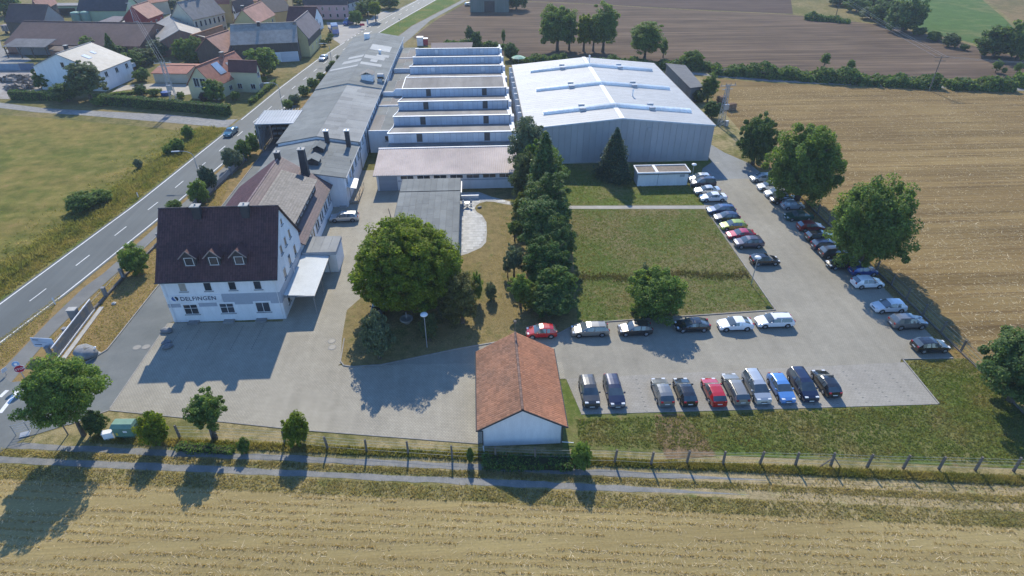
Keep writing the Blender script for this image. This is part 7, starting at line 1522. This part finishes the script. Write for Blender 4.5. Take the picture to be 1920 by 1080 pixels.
gB1 = M('blade_green', (.13, .18, .045), (.22, .2, .085), s=.3, isl=.35, big=0, fine=0, spec=.1, trans=.5); gB2 = M('blade_dry', (.4, .33, .18), (.27, .24, .11), s=.35, isl=.35, big=0, fine=0, spec=.1, trans=.5); gB3 = M('blade_weed', (.15, .17, .05), (.3, .25, .11), s=.35, isl=.35, big=0, fine=0, spec=.1, trans=.5)
straw = M('straw', (.44, .34, .18), (.36, .26, .13), s=.5, isl=.35, big=0, fine=0, spec=.15, trans=.45)
straw_pale = M('pale_straw', (.66, .56, .37), (.5, .4, .24), s=.5, isl=.3, big=0, fine=0, spec=.1, trans=.3)
ng = np.random.default_rng(42)
def band(f0, f1, x0, x1, n):
    x = ng.uniform(x0, x1, n); t = ng.uniform(0, 1, n); return np.stack([x, track_y(x) + f0 + (f1 - f0) * t], 1)
blades('verge_weeds', np.concatenate([band(1.7, 2.7, -40, 75, 13000), band(1.9, 2.6, 8, 58, 5000)]), .3, .045, gB3, ng, .35, 3, label='tall dry weeds along the front fence')
blades('track_grass', np.concatenate([band(-.35, .4, -50, 70, 7000), band(-3.1, -1.4, -58, 75, 11000), band(-1.5, 1.6, 26, 75, 2500)]), .16, .04, gB2, ng, .6, 3, label='dry grass between and beside the wheel ruts')
blades('lawn_tufts', np.concatenate([pts_in([(9.2, 45), (9.2, 41.5), (57, 36), (57, 52), (49.2, 52), (48.6, 44.9)], 16000, ng), pts_in([(12.2, 61.8), (37.8, 63.3), (38, 92), (15.3, 93.3)], 16000, ng), pts_in([(15.4, 95.4), (38.6, 94.2), (43.4, 110), (12, 113.8)], 7000, ng)]), .15, .06, gB1, ng, .6, 3, label='short tufted lawn grass around the car park')
blades('verge_tufts', np.concatenate([pts_in([(-45.6, 60), (-45.3, 72), (-44.9, 98), (-47.5, 112), (-50.5, 85), (-52.8, 74), (-53.3, 62), (-51.2, 55.4), (-46.9, 57.6)], 7000, ng), pts_in([(-17, 56), (3.7, 59.2), (8.2, 59.6), (12.2, 92), (3, 92), (2.8, 80), (-2, 76), (-16, 68)], 9000, ng), pts_in([(55.4, 52.5), (57.8, 52), (57.6, 111), (54.2, 104)], 4000, ng), pts_in([(-61, 56), (-56, 57), (-56, 66), (-57.5, 72)], 2500, ng)]), .1, .045, gB2, ng, .6, 3, label='parched short grass on verges and lawn island')
dt = np.stack([np.zeros(20000), ng.uniform(52, 139, 20000)], 1); dt[:, 0] = [along(RL, y) for y in dt[:, 1]]; off = ng.gamma(2.2, 1.6, 20000) + .6; dt[:, 0] -= off
blades('ditch_grass', dt, .28, .06, gB3, ng, .5, 3, label='rough grass between road and meadow')
dd = dt[(off > 3.8) & (off < 7.5)]; blades('ditch_weeds', dd + ng.normal(size=dd.shape) * .4, .55, .08, M('weed_brown', (.27, .24, .1), (.15, .17, .055), s=.25, isl=.35, big=0, fine=0, trans=.5), ng, .4, 3, label='tall brown weeds in the roadside ditch')
# maize stubble in the front field: rows of cut stalks and leaf litter
rows = []
k = 0
while k < 28:
    n = 1500; x = ng.uniform(-58, 72, n); keep = np.sin(x * .35 + k * 2.1) + np.sin(x * .11 + k) > -1.15
    y = track_y(x) - 3.5 - k * .78 + ng.normal(size=n) * .075; rows.append(np.stack([x, y], 1)[keep]); k += 1
rows = np.concatenate(rows)
blades('maize_stubble', rows, .16, .026, straw, ng, .35, 3, label='rows of cut maize stalks in the front field')
blades('maize_litter', np.concatenate([rows + ng.normal(size=rows.shape) * np.array([.3, .16]), band(-24, -3.2, -58, 72, 9000)]), .26, .03, straw_pale, ng, 1.0, 1, z=.03, flat=.85, label='pale leaf litter on the front field')
blades('field_straw', np.concatenate([pts_in([(58.8, 48), (140, 60), (170, 120), (146, 154), (81, 167), (61, 158), (58.4, 96)], 26000, ng), pts_in([(58.8, 48), (95, 50), (100, 90), (58.6, 96)], 4000, ng)]), .36, .055, straw_pale, ng, 1.0, 1, z=.03, flat=.85, label='pale straw scattered over the stubble field')
blades('rough_bank', np.stack([(bxs := ng.uniform(12.2, 37.8, 1500)), 71.8 + .5 * np.sin(bxs * .5) + ng.normal(size=1500) * .55], 1), .3, .06, M('bank_weed', (.09, .11, .045), (.15, .125, .075), s=.5, isl=.3, big=0, fine=0, trans=.4), ng, .4, 3, label='dark rough bank across the lawn')
# ------------------------------------------------------------------ summer haze: even thin air round camera and scene
hz_b = MB().box(-950, 950, -350, 1550, -1.0, 48.5)
haze = stuff(obj('haze', hz_b)); haze['label'] = 'thin summer haze over the whole place'; haze['category'] = 'haze'
hm_ = bpy.data.materials.new('haze_air'); hm_.use_nodes = True; hn = hm_.node_tree.nodes; hn.clear()
ho = hn.new('ShaderNodeOutputMaterial'); hv = hn.new('ShaderNodeVolumePrincipled')
hv.inputs['Color'].default_value = (.72, .84, 1.0, 1); hv.inputs['Density'].default_value = .00022; hv.inputs['Anisotropy'].default_value = .15
hm_.node_tree.links.new(hv.outputs[0], ho.inputs['Volume']); haze.data.materials.append(hm_)
